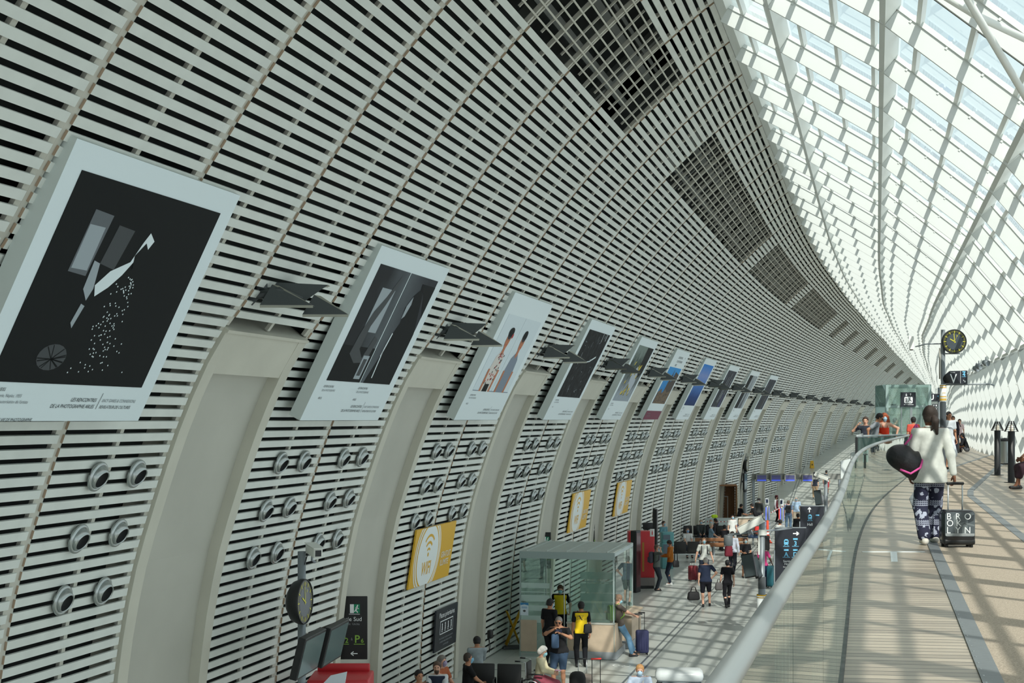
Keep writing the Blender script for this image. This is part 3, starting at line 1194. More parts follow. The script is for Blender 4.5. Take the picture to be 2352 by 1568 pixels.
# local frame: x away from the wall, y along the hall, z up
mb = MB()
mb.poly([(-.45, -.10), (-.20, -.16), (-.05, .0), (-.12, .16), (-.28, .30), (-.42, .06)], 0, 0, Matrix.Translation((-.1, -.1, .05)) @ Matrix.Rotation(PI / 2, 4, 'X'), th=.05)
mb.rbox((-.18, -.08, .10), (.16, .10, .24), .02)
mb.build('bracket', [m_dart], proto)
mb = MB()
mb.tube([(-.2, -.1, .08), (.05, -.1, .10), (.35, 0, -.02)], .045, 10)
mb.build('arm', [m_dart], proto)
for tip, a, b_, u in (((.50, -.12, -.10), (-.20, -.30, -.12), (-.12, .15, -.12), (-.04, -.12, .17)),
                      ((.72, .35, .22), (-.02, .10, .22), (.30, .05, -.10), (.12, .55, .10)),
                      ((.98, .10, -.20), (.36, -.08, -.22), (.40, .32, -.20), (.52, .10, .06))):
    mb = MB()
    dart(mb, tip, a, b_, u)
    mb.build('wing', [m_dart, m_dedge], proto)
ords = ['nearest', 'second', 'third', 'fourth', 'fifth', 'sixth', 'seventh', 'eighth', 'ninth', 'tenth', '11th', '12th', '13th', '14th', '15th', '16th', '17th', '18th']
for i in range(18):
    s = S1 + 8.2 * i + .45
    o = proto if i == 0 else copy_tree(proto)
    o.location = W(s, 2.30, 8.02)
    o.rotation_euler = (0, 0, -heading(s) + .42)
    o['label'] = 'black dart-shaped uplight on the slats, %s along the wall, above a concrete niche' % ords[i]

# ------------------------------------------------------------------ round steel air nozzles
m_noz = mat('nozzle_steel', srgb(172, 178, 176), .28, metal=.85)
m_nozin = mat('nozzle_throat', srgb(26, 28, 28), .8)
noz = thing('air_nozzle', 'x', 'vent', (0, 0, 0), group='air nozzles on the slatted wall')
mb = MB()
mb.lathe([(.0, .0), (.185, .0), (.192, .02), (.185, .042), (.165, .05), (.145, .045), (.135, .02)], 28)
mb.build('flange', [m_noz], noz)
mb = MB()
Mt = Matrix.Translation((0, 0, .01)) @ Matrix.Rotation(-.06, 4, 'Y') @ Matrix.Rotation(.22, 4, 'X')
mb.lathe([(.148, -.01), (.146, .03), (.134, .07), (.118, .092), (.111, .092), (.107, .075), (.106, .01)], 28, 0, Mt)
nb_ = mb.build('nozzle', [m_noz], noz)
mb = MB()
mb.lathe([(.0, .03), (.104, .03), (.104, .082)], 24, 0, Mt)
mb.build('throat', [m_nozin], nb_)
first = True
rows = ((5.72, 'top'), (4.96, 'middle'), (4.20, 'bottom'))
for bay in range(0, 12):
    for half in (0, 1):
        k = bay * 3 - 2 + half
        if bay == 0 and half == 0:
            continue
        for h, rn in rows:
            for q in (0, 1):
                o = noz if first else copy_tree(noz)
                first = False
                s = sk(k) + RP * (.36 if q == 0 else .70)
                M = wall_frame(s, h, .035)
                o.matrix_world = M
                where = ('under the %s poster' % LORD[bay]) if bay < 10 else ('%s bay past the posters' % ('first', 'second')[bay - 10])
                o['label'] = 'air nozzle, %s row, %s of %s pair, %s' % (rn, ('left', 'right')[q], ('left', 'right')[half], where)

# ------------------------------------------------------------------ yellow wifi boards and other wall signs
m_yel = mat('sign_yellow', srgb(214, 166, 30), .5)
m_yelw = cmat(222, 228, 226)
for i, (bay, lab) in enumerate(((2, 'yellow WIFI board with white oval, nearest of the three'), (4, 'yellow WIFI board with white oval, middle of the three'), (5, 'yellow WIFI board with white oval, farthest of the three'))):
    if bay == 2:
        s, h = 0, 0
    s = S1 + 8.2 * bay - RP + (0.0 if bay == 2 else .1)
    h = 3.35 if bay == 2 else 3.3
    M = wall_frame(s, h, .09)
    p = thing('wifi_sign', lab + ', on the slatted wall', 'sign', M=M, group='yellow wifi boards')
    mb = MB()
    hw, hh = 1.5, .66
    mb.box((0, 0, -.02), (2 * hw, 2 * hh, .04))
    mb.build('board', [m_yel], p)
    mb = MB()

    def clip_ell(cx, rx, ry, m, z):
        pts = []
        for q in range(48):
            a = 2 * PI * q / 48
            pts.append((cx + rx * math.cos(a), max(-hh, min(hh, ry * math.sin(a)))))
        mb.poly(pts, z, m)
    cx = -.45
    clip_ell(cx, .94, .90, 1, .003)
    clip_ell(cx, .89, .85, 0, .005)
    clip_ell(cx, .85, .81, 1, .007)
    clip_ell(cx, .78, .76, 0, .009)
    clip_ell(cx, .73, .71, 1, .011)
    for r0, r1 in ((.12, .17), (.26, .32), (.42, .48)):
        mb.ring(cx, .02, r0, r1, .013, 0, a0=PI * .25, a1=PI * .75, seg=12)
    mb.ell(cx, .03, .05, .05, .013, 0, seg=10)
    mb.text('WIFI', cx, -.42, .42, .013, 0, align='CENTER', bold=.02, sx=.8)
    mb.text('GRATUIT', .62, -.15, .20, .004, 1, sx=.9)
    mb.text('ILLIMITE', .62, -.34, .20, .004, 1, sx=.9)
    mb.build('lettering', [m_yel, m_yelw], p)

m_sign = mat('sign_navy', srgb(24, 28, 38), .45)
m_sw = cmat(236, 240, 240, .6)
m_sb = cmat(110, 190, 226, .6)
m_sg = cmat(140, 186, 70, .6)

# priority seats sign
M = wall_frame(28.0 + 2.733 * 1.62, 1.32, .09)
M = wall_frame(S1 + 8.2 * 2 - RP * .42, 1.45, .10)
p = thing('wall_sign', 'dark Places prioritaires sign with pictograms on the slats near the floor', 'sign', M=M)
mb = MB()
mb.box((0, 0, -.02), (1.75, .98, .04))
mb.build('board', [m_sign], p)
mb = MB()
mb.text('Places prioritaires', 0, .28, .17, .004, 0, align='CENTER')
mb.rect(-.52, -.12, .52, .20, .003, 0)
mb.rect(-.50, -.10, .50, .18, .005, 1)
for x in (-.36, -.12, .12, .36):
    mb.ell(x, .11, .03, .03, .007, 0, seg=10)
    mb.line(x, .08, x + .02, -.02, .05, .007, 0)
    mb.ring(x, -.03, .03, .045, .007, 0, seg=12)
mb.text('Merci de laisser ces places aux personnes', 0, -.24, .065, .004, 2, align='CENTER')
mb.text('a mobilite reduite, femmes enceintes,', 0, -.32, .065, .004, 2, align='CENTER')
mb.text('personnes agees', 0, -.40, .065, .004, 2, align='CENTER')
mb.build('lettering', [m_sw, m_sign, cmat(150, 156, 160)], p)


def vframe(x, y, z, rz=0.0):
    """upright board facing the camera side: local x right, y up, z toward the viewer"""
    return Matrix.Translation((x, y, z)) @ Matrix.Rotation(rz, 4, 'Z') @ Matrix.Rotation(PI / 2, 4, 'X')


def arrow(mb, x, y, L, a, wd, z, m):
    dx, dy = math.cos(a), math.sin(a)
    mb.line(x - dx * L / 2, y - dy * L / 2, x + dx * L / 2, y + dy * L / 2, wd, z, m)
    tx, ty = x + dx * L / 2, y + dy * L / 2
    for s_ in (2.45, -2.45):
        mb.line(tx + dx * wd * .4, ty + dy * wd * .4, tx + L * .5 * math.cos(a + s_), ty + L * .5 * math.sin(a + s_), wd, z + .0006, m)


def train_icon(mb, cx, cy, s, z, m, mbg):
    mb.poly([(cx - .36 * s, cy - .3 * s), (cx - .36 * s, cy + .25 * s), (cx - .2 * s, cy + .48 * s), (cx + .2 * s, cy + .48 * s), (cx + .36 * s, cy + .25 * s), (cx + .36 * s, cy - .3 * s), (cx + .24 * s, cy - .42 * s), (cx - .24 * s, cy - .42 * s)], z, m)
    mb.rect(cx - .24 * s, cy + .02 * s, cx + .24 * s, cy + .24 * s, z + .001, mbg)
    for q in (-.17, .17):
        mb.ell(cx + q * s, cy - .18 * s, .05 * s, .05 * s, z + .001, mbg, seg=8)
        mb.line(cx + q * s, cy - .42 * s, cx + q * 2 * s, cy - .58 * s, .07 * s, z, m)
    mb.rect(cx - .5 * s, cy - .74 * s, cx + .5 * s, cy - .66 * s, z, m)


def exit_sign(x, y, ztop, zbot, wd, lab, rz=0.0, full=True):
    H_ = ztop - zbot
    M = vframe(x, y, (ztop + zbot) / 2, rz)
    p = thing('exit_sign', lab, 'sign', M=M)
    mb = MB()
    mb.rbox((0, 0, -.02), (wd, H_, .04), .008, 1, smooth=False)
    mb.build('board', [m_black], p)
    mb = MB()
    u = H_ / 1.28
    z = .002
    mb.rect(-.02 * u, .30 * u, .18 * u, .48 * u, z, 2)
    mb.rect(-.02 * u, .30 * u, .06 * u, .48 * u, z + .001, 0)
    mb.line(.13 * u, .44 * u, .10 * u, .36 * u, .03 * u, z + .002, 0)
    mb.line(.10 * u, .36 * u, .14 * u, .31 * u, .02 * u, z + .002, 0)
    mb.line(.10 * u, .36 * u, .07 * u, .33 * u, .02 * u, z + .002, 0)
    mb.ell(.135 * u, .455 * u, .014 * u, .014 * u, z + .002, 0, seg=8)
    mb.line(.09 * u, .41 * u, .16 * u, .39 * u, .014 * u, z + .002, 0)
    mb.rect(-.04 * u, .275 * u, .18 * u, .285 * u, z, 0)
    mb.text('Sortie Sud', -.27 * u, .14 * u, .118 * u, z, 0)
    mb.text('Exit  Uscita', -.10 * u, .06 * u, .06 * u, z, 3)
    mb.text('P', -.22 * u, -.30 * u, .22 * u, z, 1, bold=.01)
    mb.text('2', -.12 * u, -.30 * u, .14 * u, z, 1, bold=.01)
    mb.text('\u00e0', .0 * u, -.25 * u, .08 * u, z, 3)
    mb.text('P', .07 * u, -.30 * u, .22 * u, z, 1, bold=.01)
    mb.text('6', .20 * u, -.30 * u, .12 * u, z, 1, bold=.01)
    mb.rect(-.27 * u, -.335 * u, -.04 * u, -.322 * u, z, 1)
    mb.rect(.06 * u, -.335 * u, .28 * u, -.322 * u, z, 1)
    arrow(mb, .07 * u, -.52 * u, .13 * u, PI, .018 * u, z, 0)
    mb.build('lettering', [m_sw, m_sg, cmat(0, 132, 92, .6), cmat(150, 154, 156)], p)
    return p


def on_wall_xy(s, w):
    v = W(s, w, 0)
    return v.x, v.y


y_ = 27.6
exit_sign(xat(806, y_), y_, zat(1369, y_), zat(1514, y_), .64, 'black Sortie Sud sign with green exit symbol and arrow, standing in the second niche')
y_ = 44.6
exit_sign(xat(1250, y_), y_, zat(1222, y_), zat(1305, y_), .42, 'black sign behind the glass booth, low in the fourth niche', 0)
y_ = 52.5
exit_sign(xat(1353, y_), y_, zat(1190, y_), zat(1262, y_), .42, 'narrow black Sud sign in the niche left of the red machine', 0)
y_ = 69.5
exit_sign(xat(1523, y_), y_, zat(1137, y_), zat(1196, y_), .34, 'narrow black sign with parking letter in the niche behind the teal machine', 0)
# ================================================================== CONCOURSE FURNITURE
m_grey = mat('post_grey', srgb(134, 142, 146), .45, metal=.3)
m_dgrey = mat('dark_grey', srgb(72, 76, 78), .5)
m_red = mat('kiosk_red', srgb(186, 36, 44), .45)
m_camw = mat('camera_cream', srgb(214, 216, 208), .5)
m_screen = mat('screen_dark', srgb(92, 112, 112), .15)
m_wood = mat('pale_wood', srgb(186, 168, 146), .6, noise=.08, nscale=5)
m_wood2 = mat('brown_wood', srgb(128, 84, 50), .6, noise=.12, nscale=6)
m_boothg = glass_mat('booth_glass', (.86, .94, .91), 1.0, haze=.05)
m_frost = glass_mat('frosted_glass', (.74, .84, .81), .6, haze=.45)


def clock_mesh(p, R_, two=True):
    """clock whose face looks along local -y"""
    mb = MB()
    Mx = Matrix.Rotation(PI / 2, 4, 'X')
    mb.lathe([(0, -.20), (R_ * .5, -.185), (R_ * .88, -.10), (R_, 0), (R_, .07), (R_ * .985, .085), (R_ * .95, .085), (R_ * .95, .07)], 40, 0, Mx)
    body = mb.build('case', [m_black], p)
    mb = MB()
    mb.ell(0, 0, R_ * .95, R_ * .95, .072, 0, Mx, seg=40)
    mb.ell(0, 0, R_ * .66, R_ * .66, .0735, 1, Mx, seg=40)
    for q in range(60):
        a = q * PI / 30
        r0, r1, wd = (R_ * .68, R_ * .88, R_ * .05) if q % 5 == 0 else (R_ * .76, R_ * .88, R_ * .012)
        mb.line(math.cos(a) * r0, math.sin(a) * r0, math.cos(a) * r1, math.sin(a) * r1, wd, .076, 2, Mx)
    dial = mb.build('dial', [mat('dial_black', srgb(32, 36, 38), .3), mat('dial_grey', srgb(66, 74, 80), .3), mat('dial_yellow', srgb(206, 200, 60), .5)], p)
    mb = MB()
    for a, L_, wd in ((PI * 5 / 6, .42, .07), (PI / 2 + .08, .66, .05)):
        mb.line(-math.cos(a) * R_ * .12, -math.sin(a) * R_ * .12, math.cos(a) * R_ * L_, math.sin(a) * R_ * L_, R_ * wd, .080, 0, Mx)
    mb.line(0, 0, R_ * .22, R_ * .50, R_ * .015, .082, 0, Mx)
    mb.ring(R_ * .2, R_ * .46, R_ * .04, R_ * .06, .082, 0, Mx, seg=12)
    mb.build('hands', [mat('dial_yellow', (0, 0, 0))], p)


def cctv(loc, yaw, pitch, lab, L_=.46, r=.085):
    M = Matrix.Translation(loc) @ Matrix.Rotation(yaw, 4, 'Z') @ Matrix.Rotation(pitch, 4, 'X')
    p = thing('security_camera', lab, 'camera', M=M)
    mb = MB()      # lens looks along local +y
    mb.rbox((0, 0, 0), (r * 1.7, L_, r * 1.7), .02)
    mb.box((0, .02, r * .95), (r * 2.0, L_ * 1.08, .012))
    mb.build('housing', [m_camw], p)
    mb = MB()
    mb.box((0, L_ / 2 + .003, 0), (r * 1.1, .008, r * 1.1))
    mb.build('lens_window', [m_black], p)
    mb = MB()
    mb.tube([(0, -.06, -r * .8), (0, -.08, -r * 1.9), (-.06, -.10, -r * 2.4)], .02, 8)
    mb.tube([(.03, -.2, -r * .8), (.06, -.22, -.24), (.10, -.16, -.30), (.09, -.1, -.12)], .007, 6, 1)
    mb.build('mount', [m_grey, m_black], p)
    return p


def monitor(loc, yaw, pitch, lab, w_=1.0, h_=.62, screen=None, group=None, roll=0.0):
    M = Matrix.Translation(loc) @ Matrix.Rotation(roll, 4, 'Y') @ Matrix.Rotation(yaw, 4, 'Z') @ Matrix.Rotation(pitch, 4, 'X')
    p = thing('display_screen', lab, 'screen', M=M, group=group)
    mb = MB()
    mb.rbox((0, 0, 0), (w_, .12, h_), .012, 1, smooth=False)
    mb.build('housing', [m_black], p)
    mb = MB()
    mb.box((0, -.062, 0), (w_ * .93, .006, h_ * .88))
    mb.build('screen', [screen or m_screen], p)
    mb = MB()
    mb.box((0, .12, 0), (.12, .14, .12))
    mb.build('bracket', [m_grey], p)
    return p


def column(x, y, ztop, lab, r=.085, wifi=True, zb=FLOOR):
    p = thing('service_column', lab, 'column', (x, y, zb))
    H_ = ztop - zb
    mb = MB()
    mb.lathe([(.16, 0), (.16, .03), (r * 1.25, .05), (r * 1.25, H_ * .45), (r, H_ * .46), (r, H_), (0, H_)], 20)
    mb.build('pole', [m_grey], p)
    mb = MB()
    mb.lathe([(r * 1.32, H_ * .42), (r * 1.32, H_ * .52)], 20)
    mb.build('collar', [m_dgrey], p)
    return p, H_


# --- near left column with camera, clock and two screens
yc = 22.5
cx = xat(693, yc)
column(cx, yc, zat(1266, yc), 'slim grey square-topped service column at lower left carrying a clock, camera and screens', .065)
mb = MB()
cctv((xat(722, yc - .1), yc - .15, zat(1262, yc)), PI + .45, -.12, 'cream security camera on top of the near left column', .44, .088)
ck = thing('station_clock', 'black station clock seen edge-on, hanging on the near left column', 'clock', M=Matrix.Translation((xat(695, yc), yc - .22, zat(1377, yc))) @ Matrix.Rotation(1.36, 4, 'Z'), group=None)
clock_mesh(ck, .355)
monitor((xat(708, 22.1), 22.1, zat(1500, 22.1)), 1.42, .24, 'tilted dark screen, left one of the pair on the near left column', 1.12, .66)
monitor((xat(764, 23.3), 23.3, zat(1475, 23.3)), 1.42, .24, 'tilted dark screen, right one of the pair on the near left column', 1.12, .66)

# --- red machine top and a white folder at the bottom left
y_ = 24.2
p = thing('ticket_machine', 'red-topped machine at the bottom edge beside the near left column', 'machine', (xat(775, y_), y_ + .5, FLOOR))
hz = zat(1562, y_) - FLOOR
mb = MB()
mb.rbox((0, 0, hz / 2), (1.05, 1.0, hz), .03)
mb.build('body', [m_red], p)
mb = MB()
mb.rbox((0, .42, hz + .06), (.92, .10, .14), .02)
mb.build('top_rim', [m_red], p)
mb = MB()
mb.box((.0, -.51, hz - .45), (.7, .02, .5))
mb.build('panel', [m_dgrey], p)
y_ = 23.0
tag(MB().poly([(-.25, -.10), (.16, -.10), (.20, .16), (-.06, .10)], 0, 0, Matrix.Translation((xat(768, y_), y_, zat(1565, y_))) @ Matrix.Rotation(PI / 2.3, 4, 'X'), th=.03).build('leaflet', [cmat(206, 214, 220)]), 'white leaflet edge leaning in front of the red-topped machine', 'leaflet')

# --- black beam seats
m_seat = mat('seat_black', srgb(26, 26, 26), .5)


def beam_seat(loc, rz, n, lab, arms=True, leather=m_seat):
    p = thing('beam_seat', lab, 'bench', loc, rz)      # sitters face local +y
    for q in range(n):
        x = (q - (n - 1) / 2) * .60
        mb = MB()
        mb.rbox((x, .05, .44), (.54, .50, .06), .02)
        mb.build('seat', [leather], p)
        mb = MB()
        mb.rbox((0, 0, 0), (.54, .05, .48), .02, M=Matrix.Translation((x, -.24, .72)) @ Matrix.Rotation(.14, 4, 'X'))
        mb.build('backrest', [leather], p)
    for q in range(n + 1 if arms else 0):
        x = (q - n / 2) * .60
        mb = MB()
        mb.tube([(x, -.2, .42), (x, -.18, .66), (x, .16, .66), (x, .22, .50)], .022, 8)
        mb.build('armrest', [m_black], p)
    mb = MB()
    mb.box((0, .0, .37), (n * .6, .10, .07))
    mb.build('beam', [m_steel], p)
    for x in (-n * .22, n * .22):
        mb = MB()
        mb.box((x, 0, .18), (.08, .10, .34))
        mb.box((x, 0, .012), (.10, .56, .024))
        mb.build('leg', [m_steel], p)
    return p


zseat = FLOOR
x_, y_ = xat(1135, 31.5), 31.4
beam_seat((x_, y_, FLOOR), PI - .15, 2, 'black leather beam seat for two with armrests, back toward the pillar, beside the wheelchair')
mb = MB()
mb.ell(0, 0, .10, .10, 0, 0, seg=24)
mb.ell(0, .02, .03, .05, .002, 1, seg=10)
x_, y_ = xat(1030, 29.6), 29.2
beam_seat((x_, y_, FLOOR), -.2, 3, 'black beam seat in the bottom corner with three waiting people')
bs = (xat(1575, 63.5), 63.5)
beam_seat((*bs, FLOOR), .05, 2, 'black two-place beam seat with its back to the camera in the middle distance', arms=False)

# --- glass booth
B0 = Vector((xat(1195, 38.4), 38.4, FLOOR))
p = thing('glass_booth', 'glass information booth with white slatted top and wooden lower panels', 'booth', B0, -TH0 + .02)
BW, BD, BH = 2.55, 3.35, 2.82
mb = MB()
for x in np.linspace(0, BW - .35, 5):
    mb.box((x + .17, BD / 2, BH), (.02, BD, .10))
for q in range(8):
    y0 = BD * q / 8
    mb.box((BW / 2, y0 + BD / 16, BH), (BW, BD / 8 - .03, .035))
mb.build('roof', [mat('booth_roof', srgb(176, 184, 178), .6)], p)
fr = MB()
for x in (0, BW - .0):
    for y in (0, BD):
        fr.box((x, y, BH / 2), (.04, .04, BH))
fr.box((.0, BD / 2, BH - .04), (.05, BD, .1))
fr.box((BW, BD / 2, BH - .04), (.05, BD, .1))
fr.box((BW / 2, 0, BH - .08), (BW, .05, .18))
fr.box((BW / 2, BD, BH - .06), (BW, .05, .14))
fr.build('frame', [mat('booth_frame', srgb(150, 166, 164), .4, metal=.2)], p)
for (cx_, cy_, sx_, sy_, z0, z1) in ((.42, 0, .80, .012, .1, BH - .16), (BW - .62, 0, 1.15, .012, .98, BH - .16), (0, BD / 2, .012, BD - .1, .1, BH - .1),
                                     (BW, BD * .36, .012, BD * .55, 1.0, BH - .1), (BW, BD * .82, .012, BD * .3, .1, BH - .1), (BW / 2, BD, BW - .1, .012, .1, BH - .15)):
    g = MB()
    g.box((cx_, cy_, (z0 + z1) / 2), (sx_, sy_, z1 - z0))
    g.build('glass_panel', [m_boothg], p)
g = MB()
for z0, z1 in ((.98, 1.25), (1.31, 1.52), (1.56, 1.80), (1.83, 1.86), (1.92, 2.12)):
    g.box((BW - .62, BD * .55, (z0 + z1) / 2), (1.25, .008, z1 - z0))
    g.box((.42, -.012, (z0 + z1) / 2 - .1), (.78, .006, (z1 - z0) * .7))
g.build('frosted_bands', [m_frost], p)
g = MB()
for c_, s_ in (((BW - .62, -.03, .57), (1.25, .07, .72)), ((.24, -.03, .57), (.44, .05, .84)), ((BW + .02, .55, .57), (.07, 1.1, .72))):
    g = MB()
    g.box(c_, s_)
    g.build('wood_panel', [m_wood], p)
g = MB()
g.box((BW - .60, -.02, .11), (1.30, .12, .20))
g.box((BW + .02, .75, .11), (.12, 1.5, .20))
g.build('plinth', [mat('plinth_grey', srgb(150, 156, 160), .4)], p)
g = MB()
g.box((BW - .62, 0, .955), (1.30, .16, .04))
g.build('ledge', [cmat(170, 172, 164)], p)
for x in (.86, 1.22):
    g = MB()
    g.tube([(x, -.06, .35), (x, -.06, 2.1)], .016, 8)
    g.build('door_handle', [m_steel], p)
# notice on the glass
M = Matrix.Translation(B0) @ Matrix.Rotation(-TH0 + .02, 4, 'Z') @ Matrix.Translation((.12, -.03, 1.28)) @ Matrix.Rotation(PI / 2, 4, 'X')
q_ = thing('notice', 'white and blue mask-wearing notice taped to the front of the glass booth', 'notice', M=M)
mb = MB()
mb.box((0, 0, -.002), (.22, .34, .004))
mb.build('sheet', [cmat(206, 220, 228)], q_)
mb = MB()
mb.poly([(-.11, .17), (.11, .17), (.11, .10), (0, .125), (-.11, .10)], .002, 0)
for k in range(3):
    mb.rect(-.08, .06 - k * .02, .08, .068 - k * .02, .002, 0)
mb.ell(0, -.05, .04, .03, .002, 1)
mb.build('print', [cmat(60, 130, 180), m_dgrey], q_)
# side counter the man leans on
p = thing('counter', 'angled pale wood counter on the right side of the glass booth', 'counter', (xat(1436, 40.2), 40.3, FLOOR), -TH0)
mb = MB()
mb.hexa([(-.42, -.9, 1.02), (.36, -.75, .92), (.36, 1.0, .92), (-.42, 1.0, 1.02), (-.42, -.9, 1.06), (.36, -.75, .96), (.36, 1.0, .96), (-.42, 1.0, 1.06)])
mb.build('worktop', [m_wood], p)
mb = MB()
mb.box((0, .12, .58), (.62, 1.6, .72))
mb.build('body', [m_wood], p)
mb = MB()
mb.box((0, .12, .12), (.66, 1.64, .22))
mb.build('plinth', [mat('plinth_grey', (0, 0, 0))], p)
# yellow folding barrier
p = thing('folding_barrier', 'yellow folded barrier standing between the wall and the booth', 'barrier', (xat(1180, 39.6), 39.6, FLOOR), .2)
for k in range(6):
    mb = MB()
    for sx in (-1, 1):
        mb.tube([(sx * .2, k * .05, .10), (-sx * .2 + .02, k * .05, 1.05)], .014, 6)
    mb.build('slat', [m_yel], p)
mb = MB()
mb.box((0, .12, .04), (.6, .4, .05))
mb.build('foot', [m_dgrey], p)
# intercom on slats
p = thing('wall_intercom', 'small black intercom box on the pillar edge left of the booth', 'intercom', (xat(1117, 36.0) + .10, 36.0, zat(1456, 36)), -.4)
mb = MB()
mb.rbox((0, 0, 0), (.12, .16, .22), .03)
mb.build('body', [m_black], p)
mb = MB()
mb.tube([(0, -.08, -.05), (.05, -.12, -.3), (.0, -.06, -.45), (-.04, 0, -.12)], .008, 6)
mb.build('cord', [m_black], p)

# --- red ticket machines and totems
y_ = 53.6
p = thing('ticket_machine', 'wide red ticket machine with yellow stripes behind the black totem', 'machine', (xat(1474, y_), y_ + .4, FLOOR), .0)
hz = 2.15
mb = MB()
mb.rbox((0, 0, hz / 2 + .12), (.98, .7, hz - .24), .03)
mb.build('body', [m_red], p)
mb = MB()
mb.box((0, -.02, .27), (.99, .72, .3))
mb.build('lower_panel', [cmat(128, 122, 120)], p)
mb = MB()
mb.box((0, 0, .06), (.94, .66, .12))
mb.build('base', [m_black], p)
for x in (-.32, .06):
    mb = MB()
    mb.box((x, -.355, 1.2), (.07, .01, 1.1))
    mb.build('yellow_stripe', [mat('stripe_ochre', srgb(168, 120, 40), .5)], p)
p = thing('totem', 'tall black totem in front of the red ticket machine', 'totem', (xat(1460, 52.6), 52.6, FLOOR), -.5)
mb = MB()
mb.rbox((0, 0, 1.14), (.24, .42, 2.28), .02, 1, smooth=False)
mb.build('body', [m_black], p)
mb = MB()
mb.box((.125, -.02, 1.2), (.01, .36, 2.0))
mb.build('screen_side', [cmat(70, 20, 24, .3)], p)
p = thing('totem', 'slim black totem behind the two men by the ticket machine', 'totem', (xat(1505, 60), 60, FLOOR), -.3)
mb = MB()
mb.rbox((0, 0, 1.3), (.18, .22, 2.6), .02, 1, smooth=False)
mb.build('body', [m_black], p)
p = thing('display_screen', 'black box screen above the red ticket machine', 'screen', (xat(1488, 61.5), 61.5, zat(1208, 61.5)), .1)
mb = MB()
mb.rbox((0, 0, 0), (.42, .2, .30), .02)
mb.build('housing', [m_black], p)
mb = MB()
mb.tube([(0, .0, -.15), (0, .0, FLOOR - zat(1208, 61.5))], .03, 8)
mb.build('stand', [m_black], p)
p = thing('notice', 'white sign with a red bottle symbol at the corner of the red machine', 'notice', M=vframe(xat(1498, 53.0), 53.0, zat(1223, 53.0)))
mb = MB()
mb.rbox((0, 0, 0), (.17, .28, .02), .01)
mb.build('board', [cmat(206, 208, 208)], p)
mb = MB()
mb.rect(-.02, -.08, .02, .04, .0125, 0)
mb.rect(-.01, .04, .01, .09, .0125, 0)
mb.build('symbol', [m_red], p)
p = thing('information_kiosk', 'teal and grey self-service kiosk beyond the red machine', 'kiosk', (xat(1531, 61.0), 61.0, FLOOR), .15)
mb = MB()
mb.rbox((0, 0, .55), (.50, .45, 1.1), .03)
mb.rbox((.02, 0, 1.32), (.52, .40, .48), .04)
mb.build('body', [mat('kiosk_teal', srgb(96, 156, 160), .5)], p)
mb = MB()
mb.box((0, -.235, .85), (.40, .02, .4))
mb.box((-.05, -.21, 1.35), (.3, .03, .2))
mb.build('panel', [mat('kiosk_panel', srgb(88, 104, 116), .4)], p)

# --- wooden bench row, plaster boards, wooden booth, desk
p = thing('wooden_bench', 'long brown slatted wooden bench seen from behind', 'bench', (xat(1655, 67), 67.0, FLOOR), .06)
for z in (.52, .74):
    mb = MB()
    mb.rbox((0, -.22, z), (2.5, .04, .17), .01)
    mb.build('back_slat', [m_wood2], p)
mb = MB()
mb.rbox((0, .02, .42), (2.5, .46, .05), .01)
mb.build('seat', [m_wood2], p)
for x in (-1.05, -.35, .4, 1.1):
    mb = MB()
    mb.box((x, -.20, .42), (.06, .05, .84))
    mb.box((x, .0, .2), (.06, .4, .36))
    mb.build('leg', [m_grey], p)
p = thing('partition', 'white board partition edged with hazard tape behind the seated people', 'partition', (xat(1657, 76), 76, FLOOR), .03)
mb = MB()
mb.box((0, 0, .62), (1.75, .06, 1.0))
mb.build('board', [cmat(176, 186, 186)], p)
mb = MB()
for q in range(18):
    mb.box((-.75 + q * .09, -.035, .92), (.045, .01, .05), q % 2)
mb.build('hazard_tape', [m_red, m_sw], p)
p = thing('partition', 'tall white panel leaning on the niche left of the wooden booth', 'partition', (xat(1598, 80), 80, FLOOR), .0)
mb = MB()
mb.box((0, 0, 1.1), (.30, .05, 2.2))
mb.build('board', [cmat(176, 190, 190)], p)
yb = 84.5
p = thing('wooden_booth', 'open plywood booth with a pale timber door frame', 'booth', (xat(1655, yb), yb, FLOOR), -.12)
mb = MB()
mb.box((-.0, 1.0, 1.25), (1.75, .06, 2.4))
mb.box((.92, .3, 1.25), (.06, 1.4, 2.4))
mb.box((.0, .3, 2.47), (1.9, 1.5, .06))
mb.build('shell', [mat('plywood', srgb(132, 92, 58), .7, noise=.1)], p)
mb = MB()
mb.box((.97, -.1, 1.25), (.04, .7, 2.4))
mb.build('side_board', [m_wood], p)
mb = MB()
for x in (-.86, -.12):
    mb.box((x, -.45, 1.2), (.10, .08, 2.4))
for z in (2.35, 1.45):
    mb.box((-.49, -.45, z), (.84, .08, .10))
mb.build('timber_frame', [m_wood], p)
mb = MB()
for x in (-.35, .45):
    mb.box((x, .95, .9), (.05, .04, 1.7))
mb.box((.05, .95, 1.75), (.85, .04, .05))
mb.build('door_frame', [cmat(206, 206, 198)], p)
mb = MB()
mb.box((-.2, .92, .9), (.3, .05, 1.5))
mb.build('doorway', [m_black], p)
x_, y_ = xat(1641, 75.5), 75.5
tag(MB().rbox((x_, y_, FLOOR + 1.24), (.34, .24, .18), .08).build('safety_vest', [mat('lime_fabric', srgb(190, 226, 40), .8)]), 'crumpled lime safety vest lying on the white partition', 'vest')
p = thing('counter', 'pale square service desk between the two black-clad workers', 'counter', (xat(1720, 78), 78, FLOOR), .1)
mb = MB()
mb.rbox((0, 0, .5), (1.3, .6, .98), .02)
mb.build('body', [m_wood], p)
mb = MB()
mb.box((0, 0, 1.01), (1.45, .75, .04))
mb.build('worktop', [cmat(196, 198, 192)], p)
mb = MB()
mb.rbox((.25, -.32, .6), (.34, .04, .5), .02)
mb.build('front_panel', [cmat(206, 206, 198)], p)

